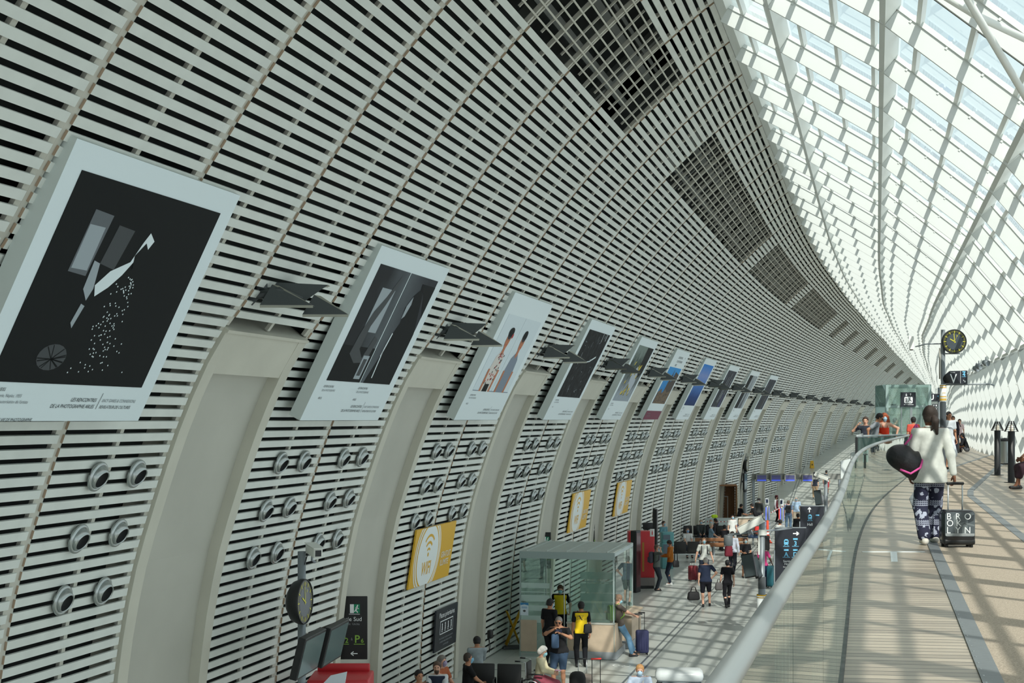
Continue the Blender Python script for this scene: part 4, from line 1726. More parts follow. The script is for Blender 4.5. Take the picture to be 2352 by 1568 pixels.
# --- ticket gates
m_gateb = mat('gate_light', srgb(90, 110, 230), .5, emit=1.2)
m_reder = mat('gate_red', srgb(230, 80, 60), .5, emit=.3)
for i, (px, py, lab, red) in enumerate(((1763, 1193, 'ticket gate with blue light strip, left of the pair', 0), (1796, 1196, 'ticket gate with red top and blue strip, right of the pair beside the attendant', 1))):
    x, y = gp(px, py + 3)
    p = thing('ticket_gate', lab, 'gate', (x, y, FLOOR), -.25, 'ticket gates before the ramp')
    mb = MB()
    mb.rbox((0, 0, .50), (.22, 1.2, 1.0), .08)
    mb.build('body', [m_steel], p)
    mb = MB()
    mb.box((-.115, -.2, .5), (.01, .1, .8))
    mb.box((.115, -.2, .5), (.01, .1, .8))
    mb.box((-.05, -.605, .5), (.05, .01, .8))
    mb.build('light_strip', [m_gateb], p)
    mb = MB()
    mb.rbox((0, -.45, 1.25), (.24, .12, .44), .04)
    mb.build('reader', [cmat(214, 220, 222)], p)
    mb = MB()
    mb.box((0, -.52, 1.28), (.13, .01, .22))
    mb.build('reader_screen', [mat('reader_navy', srgb(40, 50, 80), .3)], p)
    if red:
        mb = MB()
        mb.box((-.12, -.5, .55), (.08, .12, .8))
        mb.build('red_light', [m_reder], p)
# barrier tape
x0, y0 = gp(1757, 1206)
x1, y1 = gp(1796, 1196)
mb = MB()
for q in range(16):
    a, b_ = q / 16, (q + 1) / 16
    za, zb_ = FLOOR + .85 + .35 * a, FLOOR + .85 + .35 * b_
    xa, ya, xb, yb_ = x0 + (x1 - x0) * a, y0 + (y1 - y0) * a - 2, x0 + (x1 - x0) * b_, y0 + (y1 - y0) * b_ - 2
    mb.hexa([(xa, ya, za), (xa, ya + .004, za), (xb, yb_ + .004, zb_), (xb, yb_, zb_), (xa, ya, za + .07), (xa, ya + .004, za + .07), (xb, yb_ + .004, zb_ + .07), (xb, yb_, zb_ + .07)], q % 2)
tag(mb.build('barrier_tape', [m_red, m_sw]), 'red and white barrier tape strung between the cone and the ticket gates', 'tape')
# cone
x, y = gp(1763, 1246)
p = thing('traffic_cone', 'tall orange traffic cone with white bands near the ticket gates', 'cone', (x, y, FLOOR))
mb = MB()
mb.rbox((0, 0, .03), (.42, .42, .06), .02)
mb.lathe([(.17, .06), (.07, .55)], 18)
mb.lathe([(.07, .55), (.06, 1.15), (.0, 1.16)], 18)
mb.build('body', [mat('cone_orange', srgb(214, 72, 40), .6)], p)
mb = MB()
mb.lathe([(.150, .16), (.110, .35)], 18)
mb.lathe([(.095, .44), (.078, .54)], 18)
mb.build('reflective_band', [m_sw], p)

# --- yellow wet-floor sign on the ramp
s_ = 121.5
v = W(s_, .9, floor_h(s_))
p = thing('warning_sign', 'yellow folding floor sign standing at the foot of the far wall on the ramp', 'sign', v, 0)
mb = MB()
mb.hexa([(-.16, -.18, .0), (.16, -.18, .0), (.16, -.15, .0), (-.16, -.15, .0), (-.12, -.02, .62), (.12, -.02, .62), (.12, .0, .62), (-.12, .0, .62)])
mb.hexa([(-.16, .15, .0), (.16, .15, .0), (.16, .18, .0), (-.16, .18, .0), (-.12, .0, .62), (.12, .0, .62), (.12, .02, .62), (-.12, .02, .62)])
mb.build('board', [m_yel], p)
mb = MB()
mb.poly([(-.07, -.1), (.07, -.1), (0, .04)], 0, 0, Matrix.Translation((0, -.13, .35)) @ Matrix.Rotation(PI / 2 - .25, 4, 'X'))
mb.build('symbol', [m_black], p)

# --- hanging direction boards beside the handrail
def board(x0, x1, ptop, y, hgt, lab, kind):
    xa, xb, zt = xat(x0, y), xat(x1, y), zat(ptop, y)
    w_ = xb - xa
    p = thing('direction_sign', lab, 'sign', M=vframe((xa + xb) / 2, y, zt - hgt / 2))
    mb = MB()
    mb.rbox((0, 0, 0), (w_, hgt, .10), .006, 1, smooth=False)
    mb.build('board', [m_sign], p)
    mb = MB()
    mb.box((0, hgt / 2 + .012, 0), (w_ + .03, .022, .12))
    mb.box((-w_ / 2 - .02, -hgt * .2, 0), (.03, hgt * .8, .06))
    mb.build('frame', [m_steel], p)
    mb = MB()
    z = .052
    u = w_
    t_ = hgt / 2
    if kind == 0:
        arrow(mb, .17 * u, t_ - .18 * u, .18 * u, 0, .035 * u, z, 0)
        train_icon(mb, -.14 * u, t_ - .46 * u, .20 * u, z, 1, 2)
        mb.rbox((.16 * u, t_ - .36 * u, z), (.15 * u, .055 * u, .002), .0009, 1, 1, smooth=False)
        mb.text('3', .16 * u, t_ - .57 * u, .20 * u, z, 1, align='CENTER', bold=.02)
        mb.rect(.05 * u, t_ - .605 * u, .28 * u, t_ - .59 * u, z, 1)
        for x, c in ((-.14, 'A'), (.16, 'D')):
            mb.rbox((x * u, t_ - .72 * u, z), (.15 * u, .055 * u, .002), .0009, 1, 1, smooth=False)
            mb.text(c, x * u, t_ - .93 * u, .20 * u, z, 1, align='CENTER', bold=.02)
            mb.rect((x - .12) * u, t_ - .965 * u, (x + .12) * u, t_ - .95 * u, z, 1)
        mb.text('Sortie', -.24 * u, t_ - 1.12 * u, .105 * u, z, 0, bold=.01)
        mb.text('Nord', -.20 * u, t_ - 1.21 * u, .105 * u, z, 0, bold=.01)
        mb.text('Exit  Uscita', -.24 * u, t_ - 1.29 * u, .055 * u, z, 0)
    else:
        arrow(mb, -.12 * u, t_ - .16 * u, .20 * u, PI / 2, .035 * u, z, 0)
        train_icon(mb, -.10 * u, t_ - .46 * u, .22 * u, z, 1, 2)
        mb.rbox((.22 * u, t_ - .38 * u, z), (.15 * u, .055 * u, .002), .0009, 1, 1, smooth=False)
        mb.text('Hall', -.22 * u, t_ - .82 * u, .15 * u, z, 0, bold=.01)
    mb.build('lettering', [m_sw, m_sb, m_sign], p)


board(1780, 1850, 1212, 46.0, 2.4, 'dark direction sign with right arrow, train symbol, 3 and A, nearer the camera', 0)
board(1838, 1892, 1162, 53.0, 1.9, 'dark direction sign with up arrow and the word Hall, partly behind the handrail', 1)

# --- right concourse column with wifi band, arm, camera
yc = 41.5
x_ = xat(1750, yc)
p, H_ = column(x_, yc, zat(1193, yc), 'pale grey service column in front of the dark direction sign, with junction box and slanted panel', .085)
mb = MB()
mb.rbox((0, -.09, zat(1222, yc) - FLOOR), (.24, .10, .17), .01)
mb.build('junction_box', [m_camw], p)
mb = MB()
mb.tube([(-1.0, 0, zat(1228, yc) - FLOOR), (0, 0, zat(1219, yc) - FLOOR), (.5, 0, zat(1216, yc) - FLOOR), (.95, .4, zat(1214, yc) - FLOOR)], .03, 8)
mb.build('arm', [m_grey], p)
mb = MB()
mb.box((-.10, -.06, zat(1247, yc) - FLOOR), (.045, .05, .66))
mb.build('conduit', [m_camw], p)
g = MB()
zz = zat(1385, yc) - FLOOR
g.lathe([(.13, zz - .35), (.155, zz + .1), (.155, zz + .16)], 20, 0)
g.lathe([(.150, zz + .165), (.150, zz + .19)], 20, 1)
g.lathe([(.158, zz + .19), (.158, zz + .22)], 20, 0)
g.lathe([(.158, zz + .22), (.150, zz + .26)], 20, 1)
g.lathe([(.135, zz - .36), (.135, zz - .33)], 20, 1)
g.text('WIFI', 0, zz - .06, .10, .155, 1, Matrix.Rotation(PI / 2, 4, 'X'), align='CENTER', sx=.8)
g.build('wifi_band', [m_sw, m_yel], p)
cctv((xat(1725, yc - .3), yc - .3, zat(1203, yc)), PI + 1.25, .50, 'white security camera tilted on the pale grey column in front of the direction sign', .80, .12)
p = thing('dome_camera', 'grey drum-shaped housing hanging from the column arm in front of the white-shirted man', 'camera', (x_ - .98, yc, zat(1242, yc)))
mb = MB()
mb.lathe([(0, .17), (.12, .17), (.135, .14), (.13, -.12), (.10, -.14), (0, -.15)], 20)
mb.build('housing', [mat('drum_grey', srgb(98, 104, 106), .5)], p)
monitor((xat(1717, yc - .2), yc - .5, zat(1294, yc)), -.5, -.15, 'slanted dark screen panel held out from the pale grey column', .36, .70, mat('screen_slate', srgb(58, 68, 70), .5), roll=-.24)
monitor((xat(1738, yc - .2), yc - .1, zat(1300, yc)), .9, -.1, 'pale backed screen beside the slanted dark panel on the pale grey column', .3, .66, mat('screen_slate', (0, 0, 0)), roll=-.24)

# --- far column group
yc = 92
x_ = xat(1711, yc)
p, H_ = column(x_, yc, zat(1048, yc), 'far grey column by the screen gantry with a clock and two cameras', .09)
ck = thing('station_clock', 'small far black clock seen edge-on beside the far column', 'clock', M=Matrix.Translation((xat(1713, yc), yc - .22, zat(1069, yc))) @ Matrix.Rotation(1.2, 4, 'Z'))
clock_mesh(ck, .40)
cctv((xat(1697, yc), yc - .1, zat(1046, yc)), PI - 1.0, -.2, 'left one of the two tiny cameras topping the far column', .5, .1)
cctv((xat(1720, yc), yc - .1, zat(1045, yc)), PI + 1.0, -.2, 'right one of the two tiny cameras topping the far column', .5, .1)
monitor((xat(1709, yc), yc - .35, zat(1105, yc)), 1.1, 0, 'narrow dark screen seen edge-on under the far clock', .6, 1.1)
# gantry with four departure screens
yg = 95
xa, xb = xat(1698, yg), xat(1932, yg)
p = thing('screen_gantry', 'long grey gantry bar carrying four blue departure screens across the concourse', 'gantry', (xa, yg, FLOOR))
mb = MB()
mb.box(((xb - xa) / 2, 0, zat(1094, yg) - FLOOR), (xb - xa, .25, .38))
mb.build('beam', [mat('gantry_grey', srgb(128, 130, 124), .6)], p)
for x in (.1, xb - xa - .1, .95):
    mb = MB()
    mb.box((x, .0, (zat(1099, yg) - FLOOR) / 2), (.16, .16, zat(1099, yg) - FLOOR))
    mb.build('post', [m_grey], p)
m_blue = grad_mat('screen_blue', [(0, (90, 130, 255)), (.2, (70, 90, 230)), (.3, (70, 72, 110)), (1, (60, 62, 84))], 2, 2.2, .5)
m_blue.node_tree.nodes['Principled BSDF'].inputs['Emission Strength'].default_value = .5
m_blue.node_tree.links.new(m_blue.node_tree.nodes['Color Ramp'].outputs[0], m_blue.node_tree.nodes['Principled BSDF'].inputs['Emission Color'])
for i, px in enumerate((1747, 1780, 1812, 1852)):
    p = thing('display_screen', 'blue departure screen on the far gantry, %s from the left' % ('first', 'second', 'third', 'fourth')[i], 'screen', (xat(px, yg), yg - .3, zat(1097, yg)), 0, 'departure screens on the gantry')
    mb = MB()
    mb.rbox((0, 0, 0), (.76, .2, .50), .02, 1, smooth=False)
    mb.build('housing', [mat('gantry_grey', (0, 0, 0))], p)
    mb = MB()
    mb.box((0, -.103, 0), (.60, .006, .38))
    mb.build('screen', [m_blue], p)
# camera on its pole near the handrail
yc = 62
x_ = xat(1897, yc)
column(x_, yc, zat(1088, yc), 'grey column close to the handrail with a white camera, beyond the direction signs', .08)
cctv((xat(1886, yc), yc - .1, zat(1094, yc)), PI + 1.15, -.35, 'white camera on the column close to the handrail', .62, .10)
monitor((xat(1877, yc), yc - .2, zat(1142, yc)), -.6, -.2, 'slanted dark panel on the column close to the handrail', .30, .66, mat('screen_slate', (0, 0, 0)), roll=-.22)
p = thing('information_sign', 'small black sign with a white symbol beside the man on the ramp', 'sign', M=vframe(xat(1873, 66), 66, zat(1090, 66)))
mb = MB()
mb.box((0, 0, 0), (.20, .24, .03))
mb.build('board', [m_black], p)
mb = MB()
mb.ring(0, 0, .04, .07, .016, 0)
mb.rect(-.02, -.02, .03, .05, .017, 0)
mb.build('symbol', [m_sw], p)
# white curved stair-screen panels left of the upper rail
for i, (px0, px1, pt, pb, yy, lab) in enumerate(((1931, 1960, 1053, 1082, 60, 'tilted white and glass screen panel beyond the handrail, lower one'), (1955, 1972, 1036, 1056, 52, 'tilted white and glass screen panel beyond the handrail, upper one'))):
    p = thing('glass_screen', lab, 'panel', (xat(px0, yy), yy, zat(pb, yy)), 0)
    w_, h_ = xat(px1, yy) - xat(px0, yy), zat(pt, yy) - zat(pb, yy)
    mb = MB()
    mb.hexa([(0, 0, -.3), (w_ * .5, 0, -.3), (w_ * .5, .1, -.3), (0, .1, -.3), (0, 0, h_ * .8), (w_ * .8, 0, h_), (w_ * .8, .1, h_), (0, .1, h_ * .8)])
    mb.build('panel', [cmat(206, 212, 210)], p)
    mb = MB()
    mb.hexa([(w_ * .5, -.05, -.3), (w_ * .55, -.05, -.3), (w_ * .55, .1, -.3), (w_ * .5, .1, -.3), (w_ * .95, -.05, h_), (w_, -.05, h_), (w_, .1, h_), (w_ * .95, .1, h_)])
    mb.build('glass_edge', [m_boothg], p)

# --- white rounded litter/recycling unit at the bottom edge
y_ = 23.6
p = thing('litter_bin', 'white round-topped recycling unit with dark sides at the bottom edge', 'bin', (xat(1563, y_), y_ + .2, FLOOR), -.1)
hz = zat(1540, y_) - FLOOR
mb = MB()
mb.rbox((0, 0, hz - .10), (.80, .46, .20), .09, 3)
mb.build('lid', [cmat(206, 212, 212, .35)], p)
mb = MB()
mb.rbox((0, 0, (hz - .18) / 2), (.74, .42, hz - .18), .03)
mb.build('body', [mat('bin_slate', srgb(78, 90, 94), .4)], p)
mb = MB()
mb.box((-.33, -.215, hz - .4), (.10, .01, .42))
mb.build('slot_panel', [m_black], p)

# ================================================================== LUGGAGE
def suitcase(loc, rz, w_, d_, h_, m, lab, handle=.0, grip=m_black, hm=m_steel, tilt=0, group=None, ribs=True):
    M = Matrix.Translation(loc) @ Matrix.Rotation(rz, 4, 'Z') @ Matrix.Rotation(tilt, 4, 'X')
    p = thing('suitcase', lab, 'suitcase', M=M, group=group)
    mb = MB()
    mb.rbox((0, 0, h_ / 2 + .05), (w_, d_, h_), min(w_, d_) * .22, 3)
    mb.build('shell', [m], p)
    if ribs:
        mb = MB()
        for q in range(4):
            x = -w_ * .3 + w_ * .2 * q
            mb.rbox((x, -d_ / 2, h_ / 2 + .05), (w_ * .06, .012, h_ * .7), .005, 1)
        mb.box((0, 0, h_ / 2 + .05), (w_ * 1.01, .014, h_ * .93))
        mb.build('ribs', [m], p)
    if handle:
        mb = MB()
        for x in (-w_ * .22, w_ * .22):
            mb.tube([(x, d_ * .3, h_ * .9), (x, d_ * .3, h_ + .05 + handle)], .009, 6)
        hd = mb.build('handle', [hm], p)
        mb = MB()
        mb.rbox((0, d_ * .3, h_ + .06 + handle), (w_ * .55, .035, .035), .014)
        mb.build('grip', [grip], hd)
    for x in (-w_ * .38, w_ * .38):
        for y in (-d_ * .3, d_ * .3):
            mb = MB()
            mb.lathe([(0, -.015), (.026, -.015), (.028, 0), (.026, .015), (0, .015)], 12, 0, Matrix.Translation((x, y, .028)) @ Matrix.Rotation(PI / 2, 4, 'Y'))
            mb.build('wheel', [m_black], p)
    return p


def bag(loc, rz, w_, d_, h_, m, lab, strap=.25, name='handbag', cat='bag'):
    p = thing(name, lab, cat, loc, rz)
    mb = MB()
    mb.rbox((0, 0, h_ / 2), (w_, d_, h_), min(w_, d_) * .35, 3)
    # pinch the top
    for i, v in enumerate(mb.v):
        t = max(0, (v[2] - h_ * .4) / h_)
        mb.v[i] = (v[0] * (1 - .25 * t), v[1] * (1 - .7 * t), v[2])
    mb.build('body', [m], p)
    if strap:
        for y in (-d_ * .15, d_ * .15):
            mb = MB()
            mb.tube([(-w_ * .25, y, h_ * .9), (-w_ * .15, y * .5, h_ + strap * .8), (0, 0, h_ + strap), (w_ * .15, y * .5, h_ + strap * .8), (w_ * .25, y, h_ * .9)], .010, 6)
            mb.build('strap', [m], p)
    return p


x, y = gp(1475, 1503)
suitcase((x, y, FLOOR), .1, .34, .24, .62, cmat(38, 42, 78), 'navy blue suitcase with raised handle standing beside the leaning man', .45, hm=m_black)
y = 31.5
suitcase((xat(1339, y), y, FLOOR), .1, .42, .28, .70, cmat(140, 128, 118, .4), 'champagne-coloured hard suitcase with a black coat draped over it', .32)
o = MB().rbox((xat(1330, y) - .04, y - .12, FLOOR + .62), (.36, .36, .42), .13, 3).build('draped_coat', [cmat(22, 22, 24)])
tag(o, 'black coat draped over the champagne suitcase', 'coat')
y = 30.6
suitcase((xat(1371, y), y, FLOOR), .15, .42, .26, .62, cmat(28, 28, 30), 'black soft suitcase with red-gripped handle beside the champagne one', .55, grip=mat('grip_red', srgb(214, 48, 40), .5), hm=m_black)
x, y = gp(1759, 1265)
suitcase((x, y, FLOOR), .2, .34, .24, .70, cmat(24, 25, 27), 'black hard suitcase behind the pale grey column, with a white mark', .0)
y = 54
suitcase((xat(1773, y), y, FLOOR), .9, .42, .26, .78, cmat(34, 92, 104, .5), 'tall teal suitcase pulled by the woman in pink', .10)
y = 56.2
suitcase((xat(1592, y), y, FLOOR), .3, .36, .26, .56, cmat(112, 24, 36, .5), 'dark red suitcase behind the man in the white T-shirt', .12)
y = 99.0
suitcase((xat(1888, y), y, W(105, 1, floor_h(103)).z + .1), .1, .38, .26, .62, cmat(120, 124, 128, .5), 'grey suitcase between the two people on the ramp', .4)
y = 65.6
suitcase((xat(1614, y), y, FLOOR), .1, .44, .26, .52, cmat(70, 104, 160, .5), 'blue suitcase between the black seats and the wooden bench', .25, hm=m_sw)
x, y = gp(1618, 1390)
bag((xat(1593, 48.3), 48.3, zat(1378, 48.3)), .3, .44, .2, .30, cmat(22, 22, 24), 'black holdall hanging from the left hand of the man in navy', .16)
bag((xat(1651, 48.0), 48.0, zat(1355, 48.0)), .2, .26, .14, .26, cmat(84, 82, 82), 'grey bag carried by the woman dressed in black', .12)
bag((xat(1551, 54.6), 54.4, zat(1301, 54.6)), .2, .26, .14, .26, cmat(20, 20, 22), 'black shoulder bag at the side of the man in the rust jacket', .62)
bag((xat(1671, 58.2), 57.9, zat(1276, 58.2)), .2, .34, .2, .46, cmat(108, 20, 40), 'maroon rucksack hanging on the arm of the man in the white shirt', .16)
bag((xat(1737, 71.5), 71.2, zat(1224, 71.2)), .2, .30, .16, .34, cmat(196, 44, 38), 'red bag on the lap of the seated man in shorts', .0)
bag((xat(1349, 36.5), 36.35, zat(1452, 36.5)), .2, .22, .12, .24, cmat(20, 20, 22), 'small black satchel on the hip of the vested worker seen from behind', .0)

# wheelchair
def wheelchair(loc, rz, lab):
    p = thing('wheelchair', lab, 'wheelchair', loc, rz)      # faces local +y
    for sx in (-1, 1):
        M = Matrix.Translation((sx * .30, -.12, .31)) @ Matrix.Rotation(PI / 2, 4, 'Y')
        mb = MB()
        mb.tube([(.30 * math.cos(a), .30 * math.sin(a), 0) for a in np.linspace(0, 2 * PI, 33)], .018, 8, 0, M)
        w_ = mb.build('wheel', [m_black], p)
        mb = MB()
        mb.tube([(.26 * math.cos(a), .26 * math.sin(a), sx * .05) for a in np.linspace(0, 2 * PI, 33)], .009, 6, 0, M)
        for a in np.linspace(0, 2 * PI, 17)[:-1]:
            mb.tube([(0, 0, 0), (.29 * math.cos(a), .29 * math.sin(a), 0)], .003, 4, 0, M)
        mb.lathe([(0, -.03), (.035, -.03), (.035, .03), (0, .03)], 12, 0, M)
        mb.build('push_rim', [m_steel], w_)
        M = Matrix.Translation((sx * .25, .38, .09)) @ Matrix.Rotation(PI / 2, 4, 'Y')
        mb = MB()
        mb.lathe([(0, -.015), (.085, -.015), (.085, .015), (0, .015)], 16, 0, M)
        mb.build('caster', [m_black], p)
        mb = MB()
        mb.tube([(sx * .24, -.24, .30), (sx * .24, -.26, .95), (sx * .24, -.40, .97)], .013, 8)
        mb.tube([(sx * .24, -.24, .46), (sx * .24, .26, .46), (sx * .22, .42, .20), (sx * .18, .50, .10)], .013, 8)
        mb.build('side_frame', [m_steel], p)
        mb = MB()
        mb.rbox((sx * .27, -.02, .70), (.05, .34, .03), .01)
        mb.build('armrest', [m_black], p)
        mb = MB()
        mb.rbox((sx * .12, .52, .09), (.14, .18, .02), .008)
        mb.build('footrest', [m_black], p)
        mb = MB()
        mb.tube([(sx * .24, -.38, .97), (sx * .24, -.50, .97)], .018, 8)
        mb.build('push_handle', [m_black], p)
    mb = MB()
    mb.rbox((0, .0, .47), (.46, .44, .05), .02)
    mb.build('seat', [m_seat], p)
    mb = MB()
    mb.rbox((0, -.25, .72), (.46, .04, .44), .015)
    mb.build('backrest', [m_seat], p)


WC = (xat(1238, 32.2), 32.0)
wheelchair((*WC, FLOOR), -PI / 2 - .25, 'black and silver wheelchair carrying the white-haired woman')

# ================================================================== UPPER LEVEL
# suitcase with lettering
xs_, ys_ = xat(2198, 16.95), 16.95
p = suitcase((xs_, ys_, 0), -.02, .385, .24, .40, mat('case_black', srgb(30, 32, 36), .22), 'black glossy cabin suitcase with large white lettering, pulled by the walking woman', .30, hm=cmat(200, 206, 208, .3, metal=.6), ribs=False)
Mx = Matrix.Rotation(PI / 2, 4, 'X')
mb = MB()
zf = .1225
mb.poly([(-.16, .14), (.16, .14), (.175, .16), (.175, .40), (.155, .43), (-.155, .43), (-.175, .40), (-.175, .16)], zf, 0, Mx)
mb.poly([(-.02, .30), (.05, .31), (.17, .28), (.17, .26), (.05, .285), (-.02, .27)], zf + .001, 1, Mx)
mb.poly([(.03, .17), (.08, .16), (.09, .27), (.06, .31), (.02, .28)], zf + .001, 1, Mx)
mb.poly([(-.06, .18), (-.03, .18), (-.02, .39), (-.05, .41), (-.08, .38)], zf + .001, 1, Mx)
mb.poly([(.10, .30), (.16, .33), (.17, .40), (.08, .37)], zf + .001, 3, Mx)
for s_, yy, sp in (('BRO', .342, .104), ('OK', .262, .112), ('LYN', .180, .104)):
    for q, ch in enumerate(s_):
        mb.text(ch, -.160 + q * sp, yy, .108, zf + .003, 2, Mx, sx=.95)
mb.rect(-.17, .166, .17, .172, zf + .003, 2, Mx)
mb.rect(-.17, .150, .17, .154, zf + .003, 2, Mx)
mb.build('printed_panel', [mat('case_grey', srgb(84, 92, 96), .15), mat('case_light', srgb(108, 116, 118), .3), m_sw, mat('case_mid', srgb(50, 56, 60), .3)], p)
mb = MB()
mb.rbox((0, -.02, .075), (.37, .20, .07), .02)
mb.build('bottom_bumper', [m_black], p)

# column with clock, cameras and platform sign
yc = 42.0
xc = xat(2166, yc)
p = thing('service_column', 'tall grey column on the upper walkway with a yellow and white wifi band', 'column', (xc, yc, 0))
mb = MB()
mb.lathe([(.15, 0), (.15, .02), (.085, .04), (.085, zat(955, yc) + .3), (.062, zat(955, yc) + .32), (.062, zat(757, yc)), (0, zat(757, yc))], 18)
mb.build('pole', [m_grey], p)
g = MB()
g.lathe([(.090, .05), (.090, zat(923, yc))], 18)
g.build('lower_sleeve', [mat('sleeve_dark', srgb(70, 76, 80), .4)], p)
g = MB()
z1, z0 = zat(884, yc), zat(921, yc)
g.lathe([(.07, z0 - .02), (.095, z0), (.095, z1), (.07, z1 + .02)], 20, 0)
for zz in (z1 - .03, z1 - .09, z0 + .12, z0 + .05, z0 + .02):
    g.lathe([(.098, zz), (.098, zz + .025)], 20, 1)
g.text('WIFI', 0, (z0 + z1) / 2 - .02, .065, .099, 1, Matrix.Rotation(PI / 2, 4, 'X'), align='CENTER', sx=.8)
g.build('wifi_band', [m_sw, m_yel], p)
mb = MB()
mb.tube([(0, 0, zat(789, yc)), (-.5, 0, zat(790, yc)), (-.82, 0, zat(796, yc))], .018, 8)
mb.tube([(0, 0, zat(812, yc)), (.5, 0, zat(812, yc))], .018, 8)
mb.tube([(.06, -.02, zat(883, yc)), (1.4, -.02, zat(882, yc)), (1.5, -.02, zat(885, yc))], .024, 8)
mb.build('arm', [m_grey], p)
mb = MB()
mb.tube([(-.10, 0, zat(799, yc)), (-.10, 0, zat(870, yc))], .022, 8)
mb.tube([(-.06, 0, zat(790, yc)), (-.06, 0, zat(874, yc))], .012, 6)
mb.build('conduit', [cmat(160, 160, 150)], p)
ck = thing('station_clock', 'round black clock with yellow marks reading ten, on the upper column', 'clock', (xat(2187, yc), yc - .15, zat(785, yc)), .0)
clock_mesh(ck, .36)
cctv((xat(2091, yc), yc - .1, zat(789, yc)), PI - .25, -1.05, 'white camera at the end of a thin arm left of the upper clock', .42, .07)
p = thing('platform_sign', 'dark platform sign with large letter V under the clock', 'sign', M=vframe(xat(2194, yc), yc - .1, zat(866, yc)))
u = F / yc
mb = MB()
mb.poly([(-26 / u, -15 / u), (25 / u, -15 / u), (25 / u, 15 / u), (-15 / u, 14 / u), (-26 / u, 5 / u)], .02, 0, None, th=.06)
mb.build('board', [m_sign], p)
mb = MB()
mb.text('V', -7 / u, -14 / u, 31 / u, .023, 0, align='CENTER', sx=.85)
mb.text('4', 17 / u, 2 / u, 13 / u, .023, 1, align='CENTER', bold=.02)
mb.rbox((17 / u, 12 / u, .023), (7 / u, 2.5 / u, .002), .0008, 1, 1, smooth=False)
mb.rect(12 / u, .5 / u, 22 / u, 1.2 / u, .023, 1)
mb.line(9 / u, -14 / u, 9 / u, 14 / u, .6 / u, .023, 0)
arrow(mb, 18 / u, -9 / u, 7 / u, -PI / 4, 1.0 / u, .023, 0)
mb.text('Reperes', -14 / u, 10 / u, 3.2 / u, .023, 0)
mb.build('lettering', [m_sw, m_sb], p)
p = thing('loudspeaker', 'dark round loudspeaker on the column beside the V sign', 'speaker', (xc + .08, yc - .16, zat(870, yc)), -.5)
mb = MB()
mb.lathe([(0, -.06), (.09, -.05), (.12, .02), (.12, .05), (0, .05)], 18, 0, Matrix.Rotation(PI / 2, 4, 'X'))
mb.build('body', [m_black], p)
# farther platform sign U and boards under it
yu = 62
p = thing('platform_sign', 'smaller dark platform sign with letter U, farther along the walkway', 'sign', M=vframe(xat(2146, yu), yu, zat(912, yu)))
u = F / yu
mb = MB()
mb.box((0, 0, 0), (27 / u, 16 / u, .06))
mb.build('board', [m_sign], p)
mb = MB()
mb.text('U', -7 / u, -6 / u, 17 / u, .034, 0, align='CENTER', bold=.02)
mb.text('4', 8 / u, 0, 7 / u, .034, 1, align='CENTER')
mb.build('lettering', [m_sw, m_sb], p)
p = thing('service_column', 'distant grey column carrying the U sign', 'column', (xat(2160, yu), yu + .1, 0))
mb = MB()
mb.lathe([(.09, 0), (.09, zat(890, yu)), (0, zat(890, yu))], 14)
mb.build('pole', [m_grey], p)
mb = MB()
mb.box((-.25, 0, zat(921, yu)), (.55, .04, .04))
mb.build('arm', [m_grey], p)
for i, (py, t_) in enumerate(((931, 'dark sign board with white symbols under the U sign, upper'), (939, 'dark sign board with white symbols under the U sign, lower'))):
    p = thing('direction_sign', t_, 'sign', M=vframe(xat(2154, yu + 6), yu + 6, zat(py, yu + 6)))
    mb = MB()
    mb.box((0, 0, 0), (.52, .13, .04))
    mb.build('board', [m_sign], p)
    mb = MB()
    for q in range(4):
        mb.ell(-.2 + q * .12, 0, .035, .04, .022, 0, seg=8)
    mb.build('symbols', [m_sw], p)

# lift
E0 = Vector((xat(2037, 50), 50, 0))
p = thing('glass_lift', 'green-tinted glass lift shaft with steel doors on the upper platform', 'lift', E0, -.05)
m_lift = glass_mat('lift_glass', (.90, .97, .94), .8, haze=.07)
m_lframe = mat('lift_frame', srgb(150, 172, 168), .4, metal=.2)
LW, LD, LH = 1.48, 1.7, zat(884, 50)
mb = MB()
for x in (0, LW):
    for y in (0, LD):
        mb.box((x, y, LH / 2), (.10, .10, LH))
for z in (LH - .04, 1.97):
    mb.box((LW / 2, 0, z), (LW, .08, .08))
    mb.box((LW / 2, LD, z), (LW, .08, .08))
mb.build('frame', [m_lframe], p)
for c_, s_ in (((LW / 2, -.04, (2.0 + LH) / 2), (LW + .1, .012, LH - 2.05)), ((-.05, LD / 2, LH / 2), (.012, LD, LH)), ((LW + .05, LD / 2, LH / 2), (.012, LD, LH)), ((LW / 2, LD + .04, LH / 2), (LW, .012, LH)),
               ((LW / 2, LD / 2, LH + .01), (LW + .1, LD + .1, .02)), ((.28, -.03, .98), (.36, .012, 1.9)), ((LW - .2, -.03, .98), (.25, .012, 1.9))):
    g = MB()
    g.box(c_, s_)
    g.build('glass_panel', [m_lift], p)
for x in (.66, 1.02):
    g = MB()
    g.box((x, .0, .98), (.34, .03, 1.92), 0)
    d = g.build('door', [glass_mat('lift_door', (.74, .84, .80), 1.0, haze=.12)], p)
    g = MB()
    for dx in (-.16, .16):
        g.box((x + dx, -.01, .98), (.035, .05, 1.92))
    g.build('door_frame', [m_steel], d)
g = MB()
g.box((LW / 2, 1.2, .10), (LW - .3, .9, .16))
g.build('car', [mat('lift_car', srgb(120, 132, 130), .5)], p)
p = thing('lift_sign', 'black lift sign with white person and wheelchair pictogram on the glass lift', 'sign', M=vframe(xat(2085, 49.9), 49.85, zat(917, 49.9)))
u = F / 49.9
mb = MB()
mb.box((0, 0, 0), (35 / u, 33 / u, .03))
mb.build('board', [m_sign], p)
mb = MB()
z = .017
